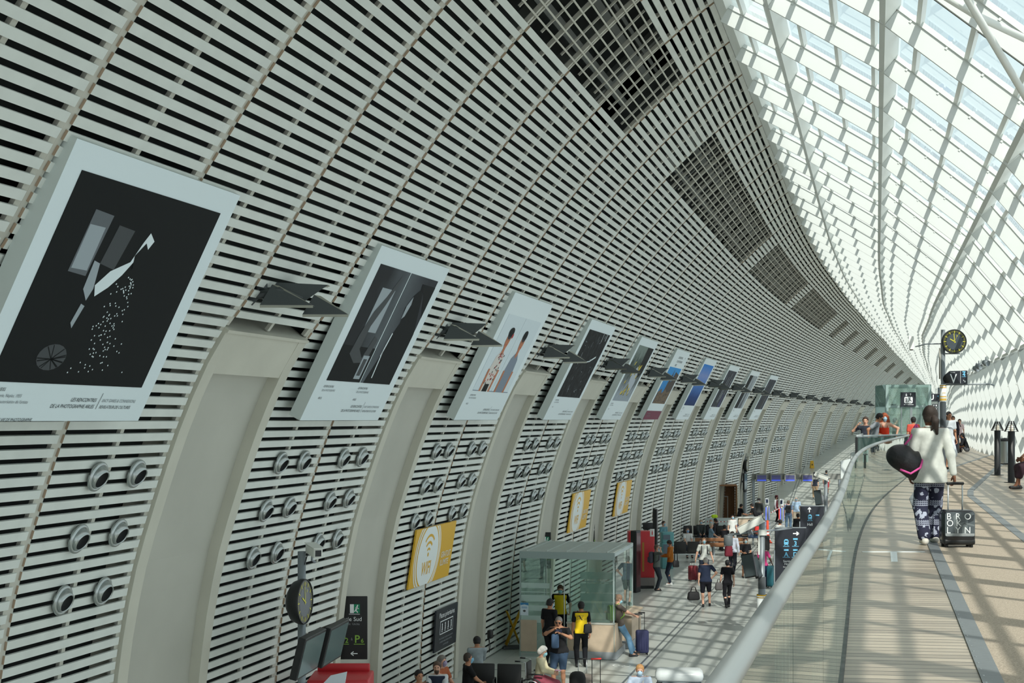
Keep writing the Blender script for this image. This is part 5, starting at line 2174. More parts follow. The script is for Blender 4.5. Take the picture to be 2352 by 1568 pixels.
mb.poly([(-9 / u, -7 / u), (-7 / u, -9 / u), (8 / u, -9 / u), (10 / u, -7 / u), (10 / u, 4 / u), (8 / u, 6 / u), (-7 / u, 6 / u), (-9 / u, 4 / u)], z, 0)
mb.ell(-5 / u, 3 / u, 1.2 / u, 1.2 / u, z + .002, 1, seg=8)
mb.line(-5 / u, 2 / u, -5 / u, -3 / u, 2.2 / u, z + .002, 1)
mb.line(-5 / u, -2 / u, -7 / u, -7 / u, 1.2 / u, z + .002, 1)
mb.line(-5 / u, -2 / u, -3 / u, -7 / u, 1.2 / u, z + .003, 1)
mb.ell(3 / u, 3 / u, 1.1 / u, 1.1 / u, z + .002, 1, seg=8)
mb.line(3 / u, 2 / u, 3.5 / u, -2 / u, 1.6 / u, z + .002, 1)
mb.line(3.5 / u, -2 / u, 7 / u, -3 / u, 1.3 / u, z + .003, 1)
mb.ring(4 / u, -4 / u, 2.4 / u, 3.4 / u, z + .002, 1, seg=14)
mb.rect(-10 / u, -12.5 / u, 12 / u, -11.5 / u, z, 0)
arrow(mb, -4.5 / u, 11 / u, 5 / u, -PI / 2, 1.1 / u, z, 0)
arrow(mb, 5 / u, 11 / u, 5 / u, PI / 2, 1.1 / u, z, 0)
mb.build('symbols', [m_sw, m_sign], p)
mb = MB()
# bench row in front of the lift
p = thing('metal_bench', 'dark perforated metal bench in front of the glass lift', 'bench', (xat(2068, 44), 44, 0), -.05)
mb = MB()
mb.rbox((0, 0, .43), (1.3, .42, .03), .01)
mb.build('seat', [m_dgrey], p)
mb = MB()
mb.rbox((0, .22, .70), (1.3, .03, .36), .01)
mb.build('backrest', [m_dgrey], p)
for x in (-.5, .5):
    mb = MB()
    mb.box((x, 0, .21), (.05, .36, .42))
    mb.build('leg', [m_dgrey], p)

# bollard lamps
m_warm = mat('lamp_glow', (1.0, .92, .72), .5, emit=.5)
for i, (px, pb, pt, lab) in enumerate(((2291, 1091, 968, 'black bollard lamp with open wire cage, left one of the near pair'), (2323, 1108, 967, 'black bollard lamp with open wire cage, right one of the near pair'),
                                       (2190, 1037, 968, 'black bollard lamp, left one of the distant pair by the sitting person'), (2199, 1040, 968, 'black bollard lamp, right one of the distant pair by the sitting person'))):
    x, y = gp(px, pb, 0)
    H_ = 1.53 - (pt - 962) / F * y
    p = thing('bollard_lamp', lab, 'lamp', (x, y, 0), .1 * i, 'bollard lamps on the upper walkway')
    mb = MB()
    mb.lathe([(.17, 0), (.17, .012), (.082, .014), (.082, H_ * .83), (.075, H_ * .84), (0, H_ * .84)], 20)
    mb.build('post', [m_black], p)
    mb = MB()
    hb = H_ * .84
    hh = H_ - hb
    for q in range(6):
        a = q * PI / 3
        mb.tube([(.17 * math.cos(a), .17 * math.sin(a), hb - .01), (.05 * math.cos(a), .05 * math.sin(a), H_)], .012, 6)
    for f in (0, .2, .4, .6, .8):
        r = .17 - .12 * f
        mb.tube([(r * math.cos(a), r * math.sin(a), hb - .01 + hh * f) for a in np.linspace(0, 2 * PI, 13)], .004, 4)
    mb.build('cage', [m_black], p)
    mb = MB()
    mb.lathe([(0, hb), (.045, hb), (.05, hb + hh * .3), (.03, hb + hh * .6), (0, hb + hh * .65)], 14)
    mb.build('bulb', [m_warm], p)
# bin between lamps
x, y = gp(2308, 1066, 0)
p = thing('litter_bin', 'grey litter bin with dark lid between the two near bollard lamps', 'bin', (x, y, 0))
mb = MB()
mb.lathe([(.16, .05), (.19, .75), (.19, .78)], 18)
mb.build('body', [m_steel], p)
mb = MB()
mb.lathe([(.23, .78), (.2, .86), (.0, .90)], 18)
mb.build('lid', [m_black], p)
mb = MB()
mb.box((.2, 0, .42), (.05, .06, .84))
mb.box((.1, 0, .02), (.4, .3, .03))
mb.build('stand', [m_black], p)

# three floodlights on the facade member
v0 = Vector((xat(2264, 40), 40, zat(833, 40)))
for i in range(3):
    yy = 38 + i * 1.6
    px, py = ((2264, 833), (2248, 841), (2242, 846))[i]
    p = thing('floodlight', 'round grey floodlight on the facade member, %s of three' % ('nearest', 'middle', 'farthest')[i], 'light', (xat(px, yy), yy, zat(py, yy)), 0, 'floodlights on the facade')
    mb = MB()
    mb.lathe([(0, -.09), (.06, -.08), (.085, .0), (.085, .08), (.075, .085), (.07, .05), (0, .05)], 18, 0, Matrix.Rotation(PI / 2 + .3, 4, 'X') @ Matrix.Rotation(.5, 4, 'Y'))
    mb.build('housing', [m_grey], p)
    mb = MB()
    mb.tube([(0, 0, .05), (.1, .3, .16)], .015, 6)
    mb.build('bracket', [m_grey], p)

# ================================================================== FLOOR MARKS
for i, (px, py, lab) in enumerate(((1428, 1528, 'nearest to the camera'), (1502, 1457, 'second, near the navy suitcase'), (1547, 1403, 'third, in the open floor'), (1560, 1391, 'fourth, left of the man in navy'), (1576, 1380, 'fifth and farthest, by the black holdall'))):
    x, y = gp(px, py)
    mb = MB()
    mb.ring(0, 0, .20, .24, .004, 0)
    mb.ring(0, 0, .06, .10, .004, 0)
    mb.rect(-.02, -.18, .02, -.10, .004, 0)
    o = mb.build('floor_marking', [cmat(214, 218, 216)])
    o.location = (x, y, FLOOR)
    tag(o, 'white distancing circle stuck on the concourse floor, ' + lab, 'floor marking', 'distancing circles')
# ================================================================== PEOPLE
def surfnet(Fv, org, v):
    """naive surface nets on a scalar grid (inside < 0)"""
    ins = Fv < 0
    c = [(0, 0, 0), (1, 0, 0), (0, 1, 0), (1, 1, 0), (0, 0, 1), (1, 0, 1), (0, 1, 1), (1, 1, 1)]
    nx, ny, nz = [d - 1 for d in Fv.shape]
    cnt = np.zeros((nx, ny, nz), np.int16)
    for a, b, d in c:
        cnt += ins[a:a + nx, b:b + ny, d:d + nz]
    act = (cnt > 0) & (cnt < 8)
    idx = -np.ones((nx, ny, nz), np.int64)
    ii = np.argwhere(act)
    if len(ii) == 0:
        return np.zeros((0, 3)), np.zeros((0, 4), int)
    idx[act] = np.arange(len(ii))
    pos = np.zeros((len(ii), 3))
    num = np.zeros(len(ii))
    E_ = [(0, 1), (2, 3), (4, 5), (6, 7), (0, 2), (1, 3), (4, 6), (5, 7), (0, 4), (1, 5), (2, 6), (3, 7)]
    cc = np.array(c)
    vals = [Fv[ii[:, 0] + a, ii[:, 1] + b, ii[:, 2] + d] for a, b, d in c]
    for a, b in E_:
        fa, fb = vals[a], vals[b]
        m = (fa < 0) != (fb < 0)
        t = np.where(m, fa / np.where(m, fa - fb, 1), 0)[:, None]
        pos += np.where(m[:, None], cc[a] + (cc[b] - cc[a]) * t, 0)
        num += m
    pos = (ii + pos / num[:, None]) * v + org
    faces = []
    for ax in range(3):
        o1, o2 = [x for x in range(3) if x != ax]
        s0 = [slice(1, -1)] * 3
        s0[ax] = slice(0, Fv.shape[ax] - 1)
        s1 = list(s0)
        s1[ax] = slice(1, Fv.shape[ax])
        A, B = ins[tuple(s0)], ins[tuple(s1)]
        for fl, mk in ((0, A & ~B), (1, ~A & B)):
            q = np.argwhere(mk)
            if len(q) == 0:
                continue
            q[:, o1] += 1
            q[:, o2] += 1
            quad = []
            for d1, d2 in ((-1, -1), (0, -1), (0, 0), (-1, 0)):
                r = q.copy()
                r[:, o1] += d1
                r[:, o2] += d2
                quad.append(idx[r[:, 0], r[:, 1], r[:, 2]])
            f = np.stack(quad, 1)
            if (fl == 1) != (ax == 1):
                f = f[:, ::-1]
            faces.append(f)
    return pos, np.concatenate(faces)


def npv(v):
    return np.array(v, float)


class SDF:
    def __init__(self, k=.03):
        self.p = []
        self.cut = []
        self.k = k

    def cap(self, a, b, ra, rb=None, flat=None, fk=1.0):
        self.p.append((npv(a), npv(b), ra, ra if rb is None else rb, None if flat is None else npv(flat), fk))
        return self

    def sph(self, a, r, flat=None, fk=1.0):
        return self.cap(a, npv(a) + npv((0, 0, .001)), r, r, flat, fk)

    def plane(self, p, n):
        """keep the side where (x-p).n < 0"""
        n = npv(n)
        self.cut.append((npv(p), n / np.linalg.norm(n)))
        return self

    def mesh(self, v, pad=.03):
        lo = np.min([np.minimum(a - max(ra, rb), b - max(ra, rb)) for a, b, ra, rb, _, _ in self.p], 0) - pad
        hi = np.max([np.maximum(a + max(ra, rb), b + max(ra, rb)) for a, b, ra, rb, _, _ in self.p], 0) + pad
        n = np.ceil((hi - lo) / v).astype(int) + 1
        g = np.stack(np.meshgrid(*[lo[i] + np.arange(n[i]) * v for i in range(3)], indexing='ij'), -1)
        D = np.full(g.shape[:3], 10.0)
        for a, b, ra, rb, fl, fk in self.p:
            R_ = max(ra, rb) + .08
            l_ = np.clip(((np.minimum(a, b) - R_ - lo) / v).astype(int), 0, n)
            h_ = np.clip(((np.maximum(a, b) + R_ - lo) / v).astype(int) + 2, 0, n)
            sl = tuple(slice(l_[i], h_[i]) for i in range(3))
            P = g[sl]
            ab = b - a
            t = np.clip(((P - a) @ ab) / max(ab @ ab, 1e-9), 0, 1)
            d = P - a - t[..., None] * ab
            if fl is not None:
                c_ = d @ fl
                d = d + fl * (c_ * (1 / fk - 1))[..., None]
            q = np.linalg.norm(d, axis=-1) - (ra + (rb - ra) * t)
            if fl is not None:
                q = q * (fk if fk < 1 else 1)
            o = D[sl]
            h = np.clip(.5 + .5 * (o - q) / self.k, 0, 1)
            D[sl] = o * (1 - h) + q * h - self.k * h * (1 - h)
        for p, nn in self.cut:
            D = np.maximum(D, (g - p) @ nn)
        return surfnet(D, lo, v)


def ik(a, t, l1, l2, hint):
    a, t, hint = npv(a), npv(t), npv(hint)
    d = t - a
    L = np.linalg.norm(d)
    if L > (l1 + l2) * .995:
        t = a + d / L * (l1 + l2) * .995
        d = t - a
        L = np.linalg.norm(d)
    u = d / L
    x = (l1 * l1 - l2 * l2 + L * L) / (2 * L)
    hgt = math.sqrt(max(l1 * l1 - x * x, 0))
    p = hint - u * (hint @ u)
    p = p / (np.linalg.norm(p) + 1e-9)
    return a + u * x + p * hgt, t


def hand(mb, wrist, dirv, palmn, side, curl=.6, s=1.0, m=0):
    """five-fingered hand from the wrist along dirv; palmn = direction the palm faces; side +1/-1 puts the thumb"""
    d = npv(dirv) / np.linalg.norm(dirv)
    n = npv(palmn) - d * (npv(palmn) @ d)
    n = n / (np.linalg.norm(n) + 1e-9)
    l = np.cross(d, n) * side
    w = npv(wrist)
    S = SDF(.010)
    S.cap(w, w + d * .03 * s, .026 * s, .030 * s, n, .7)
    S.cap(w + d * .03 * s + l * .018 * s, w + d * .075 * s + l * .026 * s, .020 * s, .017 * s, n, .75)
    S.cap(w + d * .03 * s - l * .012 * s, w + d * .072 * s - l * .022 * s, .020 * s, .017 * s, n, .75)
    for off, ln, r in ((.030, .072, .0088), (.010, .080, .0092), (-.010, .074, .0090), (-.029, .058, .0078)):
        p = w + d * .082 * s + l * off * s
        a = 0
        seg = [.45, .32, .23]
        for q, f in enumerate(seg):
            a += curl * (.8, 1.0, .8)[q]
            v_ = d * math.cos(a) + n * math.sin(a)
            p2 = p + v_ * ln * f * s
            S.cap(p, p2, r * s * (1 - .08 * q), r * s * (.95 - .1 * q))
            p = p2
    p = w + d * .025 * s + l * .028 * s
    p1 = p + (l * .7 + d * .6 + n * .35) * .034 * s
    p2 = p1 + (l * .25 + d * .8 + n * .5 * (0.4 + curl)) * .032 * s
    S.cap(p, p1, .013 * s, .011 * s)
    S.cap(p1, p2, .011 * s, .008 * s)
    v, f = S.mesh(.0062, .012)
    mb.np(v, f, m)


SKIN = {'fair': (206, 160, 136), 'tan': (176, 128, 100), 'brown': (112, 74, 54), 'dark': (72, 48, 38)}


def person(loc, face, label, H=1.75, skin='fair', hair='short', hairc=(50, 38, 30), top=('tee', (40, 40, 44)), bottom=('trousers', (30, 32, 40)),
           shoes=(30, 30, 32), pose='stand', lean=(0, 0), head=(0, 0), hands=None, feet=None, mask=None, bulk=1.0, v=.022, hat=None, glasses=False,
           pelvis=None, grp=None, strap=None, vest=None, low=None, hair_fn=None, topfn=None, seat_h=.46, beard=False):
    """face: direction faced, degrees, 0 = away from the camera (+y), 90 = to the right (+x), 180 = toward the camera
       local frame: x right, y forward, z up"""
    rz = -math.radians(face)
    k = H / 1.75
    p = thing('person', label, 'person', loc, rz, grp)
    b = bulk
    sit = pose in ('sit', 'ground')
    P = npv((0, 0, .93 * k)) if not sit else npv((0, 0, (seat_h + .13) if pose == 'sit' else .16))
    if pelvis is not None:
        P = npv(pelvis)
    T = npv((math.sin(math.radians(lean[1])), math.sin(math.radians(lean[0])), 1.0))
    T = T / np.linalg.norm(T)
    Xa = npv((1, 0, 0)) - T * T[0]
    Xa /= np.linalg.norm(Xa)
    Ya = np.cross(T, Xa)
    chest = P + T * .36 * k
    neck = P + T * .53 * k + Ya * .0
    sh = [P + T * .47 * k - Xa * .175 * k * (.5 + .5 * b), P + T * .47 * k + Xa * .175 * k * (.5 + .5 * b)]     # 0 = left, 1 = right
    hp, hy = math.radians(head[0]), math.radians(head[1])           # pitch down, yaw to the right
    fwd = npv((math.sin(hy) * math.cos(hp), math.cos(hy) * math.cos(hp), -math.sin(hp)))
    side = npv((math.cos(hy), -math.sin(hy), 0))
    up = np.cross(side, fwd)
    hc = neck + (T * .6 + up * .4) * .125 * k + fwd * .018 * k
    hs = k ** .5
    hip = [P + npv((-.09 * k, 0, -.03)), P + npv((.09 * k, 0, -.03))]
    if feet is None:
        if pose == 'stand':
            feet = [(-.11, -.02, .08), (.11, .03, .08)]
        elif pose == 'walk':
            feet = [(-.08, .28, .09), (.08, -.26, .14)]
        elif pose == 'sit':
            feet = [(-.12, .46, .08), (.12, .50, .08)]
        else:
            feet = [(-.2, .45, .08), (.2, .35, .08)]
    tl, sl = .44 * k, .42 * k
    knee, ank = [], []
    for i in (0, 1):
        kn, an = ik(hip[i], npv(feet[i]), tl, sl, (-.10 if i == 0 else .10, 1, .15 if sit else 0))
        knee.append(kn)
        ank.append(an)
    if hands is None:
        hands = [(-.24, .04, .80), (.24, .04, .80)] if not sit else [(-.12, .34, seat_h + .22), (.12, .36, seat_h + .22)]
    ua, fa = .285 * k, .255 * k
    elb, wri = [], []
    for i in (0, 1):
        t = npv(hands[i][:3]) * (k if not sit else 1)
        hint = hands[i][3] if len(hands[i]) > 3 else ((-.5 if i == 0 else .5), -1, -.5)
        e, w_ = ik(sh[i], t, ua, fa, hint)
        elb.append(e)
        wri.append(w_)
    Yf = Ya
    # ---- body
    S = SDF(.03)

    def torso(S, g=0.0, fl=.66):
        S.cap(P + T * .02, P + T * .17 * k, .128 * b * k + g, .112 * b * k + g, Yf, .78)
        S.cap(P + T * .17 * k, P + T * .40 * k, .114 * b * k + g, .135 * b * k + g, Yf, fl)
        S.cap(P + T * .17 * k + Yf * .02 * (b - 1) * 6, P + T * .25 * k + Yf * .02 * (b - 1) * 6, .115 * b * k + g, .118 * b * k + g, Yf, .85)
        S.cap(sh[0] + Xa * .03, sh[1] - Xa * .03, .062 * k + g, .062 * k + g)
        S.cap(hip[0], hip[1], .098 * b * k + g, .098 * b * k + g)
    torso(S)
    S.cap(neck - T * .06, hc - up * .05, .052 * k, .048 * k)
    S.cap(hc - fwd * .012 - up * .005, hc - fwd * .012 + up * .030, .080 * hs, .086 * hs, side, .88)
    S.cap(hc + fwd * .030 - up * .075, hc + fwd * .020 - up * .01, .040 * hs, .062 * hs, side, .9)
    for i in (0, 1):
        S.cap(hip[i], knee[i], .086 * b * k, .056 * k)
        S.cap(knee[i], ank[i], .055 * k, .036 * k)
        S.cap(knee[i] * .7 + ank[i] * .3 + npv((0, -.012, 0)), knee[i] * .55 + ank[i] * .45, .050 * k, .046 * k)
        S.cap(sh[i], elb[i], .048 * k * (.7 + .3 * b), .038 * k * (.7 + .3 * b))
        S.cap(elb[i], wri[i], .038 * k * (.7 + .3 * b), .025 * k)
        ft = ank[i] + npv((0, .13 * k, -ank[i][2] + .035 if ank[i][2] < .16 else -.05))
        S.cap(ank[i], ft, .034 * k, .026 * k)
    mb = MB()
    vv, ff = S.mesh(v)
    mb.np(vv, ff)
    # face details on a finer grid, one surface with the body
    S = SDF(.008)
    S.cap(hc + fwd * .082 * hs + up * .012, hc + fwd * .104 * hs - up * .018, .008, .013)
    for q in (-1, 1):
        S.cap(hc + side * q * .080 * hs - up * .018, hc + side * q * .084 * hs + up * .012, .010, .014, side, .5)
    vv, ff = S.mesh(.008, .012)
    mb.np(vv, ff)
    for i in (0, 1):
        dv = wri[i] - elb[i]
        dv = dv / np.linalg.norm(dv)
        pn = npv((1 if i == 0 else -1, 0, 0)) if abs(dv[0]) < .8 else npv((0, 0, -1))
        if len(hands[i]) > 4:
            pn = npv(hands[i][4])
        l_ = np.cross(dv, pn - dv * (pn @ dv))
        sd = 1 if l_ @ npv((0, 1, .3)) > 0 else -1
        hand(mb, wri[i], dv, pn, sd, .55, k)
    sk_ = SKIN[skin]
    body = mb.build('body', [mat('skin_' + skin, srgb(*sk_), .6, spec=.3)], p)
    # ---- face
    mb = MB()
    for q in (-1, 1):
        e = hc + fwd * .079 * hs + side * q * .032 * hs + up * .022
        mb.lathe([(0, -.011), (.008, -.007), (.011, 0), (.008, .007), (0, .011)], 8, 0, Matrix.Translation(Vector(e)))
    mb.build('eyes', [cmat(40, 30, 26, .3)], body)
    mm = MB()
    a_ = hc + fwd * .088 * hs - up * .052
    mm.tube([tuple(a_ - side * .024), tuple(a_ + fwd * .004), tuple(a_ + side * .024)], .005, 6)
    mm.build('mouth', [cmat(140, 76, 70)], body)
    if mask:
        S = SDF(.012)
        S.cap(hc + fwd * .052 * hs - up * .062, hc + fwd * .066 * hs - up * .022, .046 * hs, .056 * hs, side, 1.0)
        S.plane(hc + fwd * .030 * hs, -fwd)
        vv, ff = S.mesh(min(v, .012), .03)
        mb = MB()
        mb.np(vv, ff)
        for q in (-1, 1):
            mb.tube([tuple(hc + fwd * .04 + side * q * .072 * hs - up * .03), tuple(hc + side * q * .092 * hs - up * .0)], .003, 4)
        mb.build('face_mask', [cmat(*mask)], p)
    if beard:
        S = SDF(.012)
        S.cap(hc + fwd * .045 * hs - up * .085, hc + fwd * .05 * hs - up * .05, .042 * hs, .052 * hs)
        S.plane(hc + fwd * .02 - up * .035, up)
        vv, ff = S.mesh(.012, .03)
        mb = MB()
        mb.np(vv, ff)
        mb.build('beard', [cmat(*hairc)], p)
    if glasses:
        mb = MB()
        for q in (-1, 1):
            c_ = hc + fwd * .094 * hs + side * q * .034 * hs + up * .020
            mb.rbox(tuple(c_), (.05, .02, .036), .008)
            mb.tube([tuple(c_ + side * q * .02), tuple(hc + side * q * .09 * hs + up * .02)], .004, 4)
        mb.build('glasses', [cmat(16, 16, 18, .3)], p)
    # ---- hair
    if hair != 'bald':
        S = SDF(.02)
        g = .014
        if hair in ('short', 'thin'):
            S.cap(hc - fwd * .022 + up * .0, hc - fwd * .018 + up * .038, .084 * hs + g * .5, .088 * hs + g * (.5 if hair == 'thin' else 1), side, .9)
            S.plane(hc + fwd * .045 + up * .045, fwd * .9 - up * .55)
            S.plane(hc - up * .055, -up)
        elif hair == 'curly':
            S.cap(hc - fwd * .03 - up * .01, hc - fwd * .01 + up * .045, .105 * hs, .105 * hs)
            S.plane(hc + fwd * .05 + up * .05, fwd * .9 - up * .55)
            S.plane(hc - up * .09, -up)
        elif hair == 'long':
            S.cap(hc - fwd * .022, hc - fwd * .018 + up * .038, .092 * hs, .096 * hs, side, .92)
            S.cap(hc - fwd * .05, hc - fwd * .075 - T * .20, .085 * hs, .06 * hs, fwd, .6)
            S.plane(hc + fwd * .05 + up * .045, fwd * .9 - up * .55)
        elif hair == 'big':
            rr = random.Random(7)
            S.cap(hc - fwd * .03, hc - fwd * .015 + up * .05, .105 * hs, .105 * hs)
            for q in (-1, 1):
                S.cap(hc + side * q * .085 - up * .0 - fwd * .01, hc + side * q * .12 - T * .17, .055, .06)
                for _ in range(6):
                    S.sph(hc + side * q * rr.uniform(.06, .15) - T * rr.uniform(-.05, .2) - fwd * rr.uniform(-.02, .06), .035)
            S.cap(hc - fwd * .06, hc - fwd * .08 - T * .16, .09, .08)
            S.plane(hc + fwd * .065 + up * .035, fwd * .95 - up * .35)
        elif hair == 'tail':
            S.cap(hc - fwd * .022, hc - fwd * .018 + up * .038, .094 * hs, .100 * hs, side, .95)
            S.sph(hc - fwd * .05 + up * .075 - side * .02, .075)
            S.plane(hc + fwd * .05 + up * .045, fwd * .9 - up * .55)
            S.plane(hc - up * .06 - fwd * .02, -up)
        elif hair == 'bun':
            S.cap(hc - fwd * .022, hc - fwd * .018 + up * .038, .088 * hs, .092 * hs, side, .92)
            S.sph(hc - fwd * .11 + up * .02, .042)
            S.plane(hc + fwd * .05 + up * .045, fwd * .9 - up * .55)
        vv, ff = S.mesh(min(v, .014), .03)
        mb = MB()
        mb.np(vv, ff)
        if hair == 'tail':
            S = SDF(.02)
            q0 = hc - fwd * .10 - up * .0
            S.cap(q0, q0 - fwd * .045 - up * .05, .034, .042)
            S.cap(q0 - fwd * .045 - up * .05, q0 - fwd * .03 - T * .20 + side * .03, .042, .018)
            S.cap(q0 - fwd * .03 - up * .05, q0 - T * .16 - side * .03, .030, .010)
            vv, ff = S.mesh(.011, .03)
            mb.np(vv, ff)
        mb.build('hair', [mat('hair_%02x%02x%02x' % hairc, srgb(*hairc), .7, noise=.3, nscale=60)], p)
    if hat:
        mb = MB()
        Mh = Matrix.Translation(Vector(hc + up * .05)) @ Matrix((tuple(side), tuple(fwd), tuple(up))).transposed().to_4x4()
        mb.lathe([(.15 * hs, .0), (.15 * hs, .01), (.10 * hs, .012), (.10 * hs, .10), (0, .11)], 18, 0, Mh)
        mb.build('hat', [cmat(*hat)], p)
    # ---- clothing
    tk, tc = top
    fab = mat('fabric_%02x%02x%02x' % tuple(tc), srgb(*tc), .85, noise=.10, nscale=14, spec=.2)
    S = SDF(.03)
    g = .014
    torso(S, g)
    if tk in ('tee', 'vest'):
        for i in (0, 1):
            S.cap(sh[i], sh[i] + (elb[i] - sh[i]) * .62, .060 * k, .060 * k)
    elif tk in ('long', 'jacket', 'shirt'):
        e = .012 if tk == 'jacket' else .004
        for i in (0, 1):
            S.cap(sh[i], elb[i], .060 * k + e, .050 * k + e)
            S.cap(elb[i], elb[i] + (wri[i] - elb[i]) * .93, .050 * k + e, .038 * k + e)
    hem = P - T * (.06 if tk != 'shirt' else .16) * k
    if tk in ('jacket', 'shirt', 'tee'):
        S.cap(P + T * .05, P - T * (.10 if tk != 'shirt' else .20) * k, .128 * b * k + g, (.138 if tk != 'shirt' else .165) * b * k + g, Yf, .80)
    if sit:
        hem = P + T * .0
    S.plane(hem, -T)
    S.plane(neck - T * .005, T)
    if tk == 'tank':
        S.plane(P + T * .38 * k, T)
    if topfn:
        topfn(S, locals())
    vv, ff = S.mesh(v)
    mb = MB()
    mb.np(vv, ff)
    if tk == 'tank':
        for q in (-1, 1):
            mb.tube([tuple(P + T * .37 * k + Xa * q * .06 + Yf * .10), tuple(P + T * .50 * k + Xa * q * .07 + Yf * .045), tuple(P + T * .50 * k + Xa * q * .07 - Yf * .05), tuple(P + T * .37 * k + Xa * q * .06 - Yf * .10)], .008, 5)
    topo = mb.build({'tee': 't_shirt', 'vest': 't_shirt', 'long': 'sweater', 'jacket': 'jacket', 'shirt': 'shirt', 'tank': 'dress_bodice'}[tk], [fab], p)
    if tk == 'shirt':
        mb = MB()
        mb.tube([tuple(neck + T * .012 + (math.cos(a) * Xa * .062 + math.sin(a) * Yf * .058)) for a in np.linspace(0, 2 * PI, 17)], .014, 6)
        mb.build('collar', [fab], topo)
    if vest:
        S = SDF(.03)
        torso(S, g + .014)
        S.cap(P + T * .05, P - T * .02, .15 * b * k, .155 * b * k, Yf, .8)
        S.plane(P - T * .04, -T)
        S.plane(neck - T * .03, T)
        for q in (0, 1):
            o_ = Xa * (-1 if q == 0 else 1)
            S.plane(P + T * .3 + o_ * .178 * k * b, o_)
        vv, ff = S.mesh(v)
        mb = MB()
        mb.np(vv, ff)
        vo = mb.build('vest', [mat('vest_' + '%02x%02x%02x' % vest, srgb(*vest), .8)], p)
    bk, bc = bottom
    bfab = bc if not isinstance(bc, tuple) else mat('fabric_%02x%02x%02x' % bc, srgb(*bc), .85, noise=.12, nscale=10, spec=.2)
    S = SDF(.03)
    S.cap(P + T * .06, P, .128 * b * k + .008, .130 * b * k + .008, Yf, .8)
    S.cap(hip[0], hip[1], .106 * b * k, .106 * b * k)
    if bk in ('trousers', 'shorts', 'wide', 'slim'):
        f_ = {'trousers': 1.0, 'wide': 1.0, 'slim': 1.0, 'shorts': .0}[bk]
        for i in (0, 1):
            e = {'wide': .030, 'trousers': .016, 'slim': .008, 'shorts': .022}[bk]
            S.cap(hip[i], hip[i] + (knee[i] - hip[i]) * (1 if f_ else .86), .088 * b * k + .010, .058 * k + e)
            if f_:
                S.cap(knee[i], knee[i] + (ank[i] - knee[i]) * .93, .058 * k + e, (.044 if bk != 'wide' else .058) * k + e * .7)
    else:
        mid = (knee[0] + knee[1]) / 2
        ml = {'dress': .75, 'skirt': .7, 'longskirt': 1.0}[bk]
        end = P + (mid - P) * ml
        if sit:
            for i in (0, 1):
                S.cap(hip[i], knee[i], .105 * b, .085)
            S.cap(P * .4 + mid * .6, mid, .10, .11)
            for i in (0, 1):
                S.cap(knee[i], knee[i] + (ank[i] - knee[i]) * .45, .085, .08)
        else:
            S.cap(P + T * .08, end, .12 * b * k, .20 * k, Yf, .75)
    S.plane(P + T * .12 * k, T)
    vv, ff = S.mesh(v)
    mb = MB()
    mb.np(vv, ff)
    mb.build({'trousers': 'trousers', 'wide': 'trousers', 'slim': 'trousers', 'shorts': 'shorts'}.get(bk, 'skirt'), [bfab], p)
    # ---- shoes
    if low is None:
        for i in (0, 1):
            S = SDF(.015)
            an = ank[i]
            z0 = max(an[2] - .08 * k, 0)
            S.cap((an[0], an[1] - .045 * k, z0 + .038), (an[0], an[1] + .14 * k, z0 + .032), .042 * k, .036 * k)
            S.cap((an[0], an[1] - .02, z0 + .06), (an[0], an[1], z0 + .085), .042 * k, .040 * k)
            S.plane((0, 0, z0 + .002), (0, 0, -1))
            vv, ff = S.mesh(min(v, .014), .02)
            mb = MB()
            mb.np(vv, ff)
            mb.build('shoe', [cmat(*shoes, .6)], p)
    if strap:
        # (colour, which shoulder, has pack)
        col, sd_, pack = strap
        mb = MB()
        r_ = .150 * b * k
        q = -1 if sd_ == 0 else 1
        if pack:
            for q in ((-1, 1) if sd_ == 2 else (q,)):
                mb.tube([tuple(P + T * .48 * k + Xa * q * .10 - Yf * .10), tuple(P + T * .545 * k + Xa * q * .11), tuple(P + T * .44 * k + Xa * q * .11 + Yf * .115), tuple(P + T * .22 * k + Xa * q * .12 + Yf * .12), tuple(P + T * .14 * k + Xa * q * .15)], .016, 6)
        else:
            mb.tube([tuple(P + T * .54 * k + Xa * q * .10), tuple(P + T * .40 * k + Xa * q * .05 - Yf * .115), tuple(P + T * .12 * k - Xa * q * .14 - Yf * .08), tuple(P + T * .02 * k - Xa * q * .17), tuple(P + T * .12 * k - Xa * q * .13 + Yf * .11), tuple(P + T * .40 * k + Xa * q * .04 + Yf * .12), tuple(P + T * .54 * k + Xa * q * .10)], .013, 6)
        mb.build('bag_strap', [cmat(*col)], p)
        if pack:
            pk = thing('backpack', pack, 'backpack', p.location + Matrix.Rotation(rz, 3, 'Z') @ Vector(P + T * .30 * k - Yf * .20), rz)
            mb = MB()
            mb.rbox((0, 0, 0), (.30, .17, .42), .06, 3)
            mb.build('body', [cmat(*col)], pk)
            mb = MB()
            mb.rbox((0, -.10, -.08), (.22, .06, .20), .025, 2)
            mb.build('pocket', [cmat(*col)], pk)
    return p, dict(P=P, T=T, X=Xa, Y=Ya, wri=wri, hc=hc, sh=sh, elb=elb, rz=rz)


def foot_at(px, py, z=FLOOR):
    x, y = gp(px, py, z)
    return (x, y, z)


def head_at(px, py, H, z=FLOOR):
    """stand point of someone whose crown shows at pixel row py"""
    y = F * (1.53 - z - H) / (py - 962)
    return (xat(px, y), y, z)


BL = (150, 186, 206)      # surgical mask blue
WH = (206, 212, 214)
BK = (24, 24, 27)

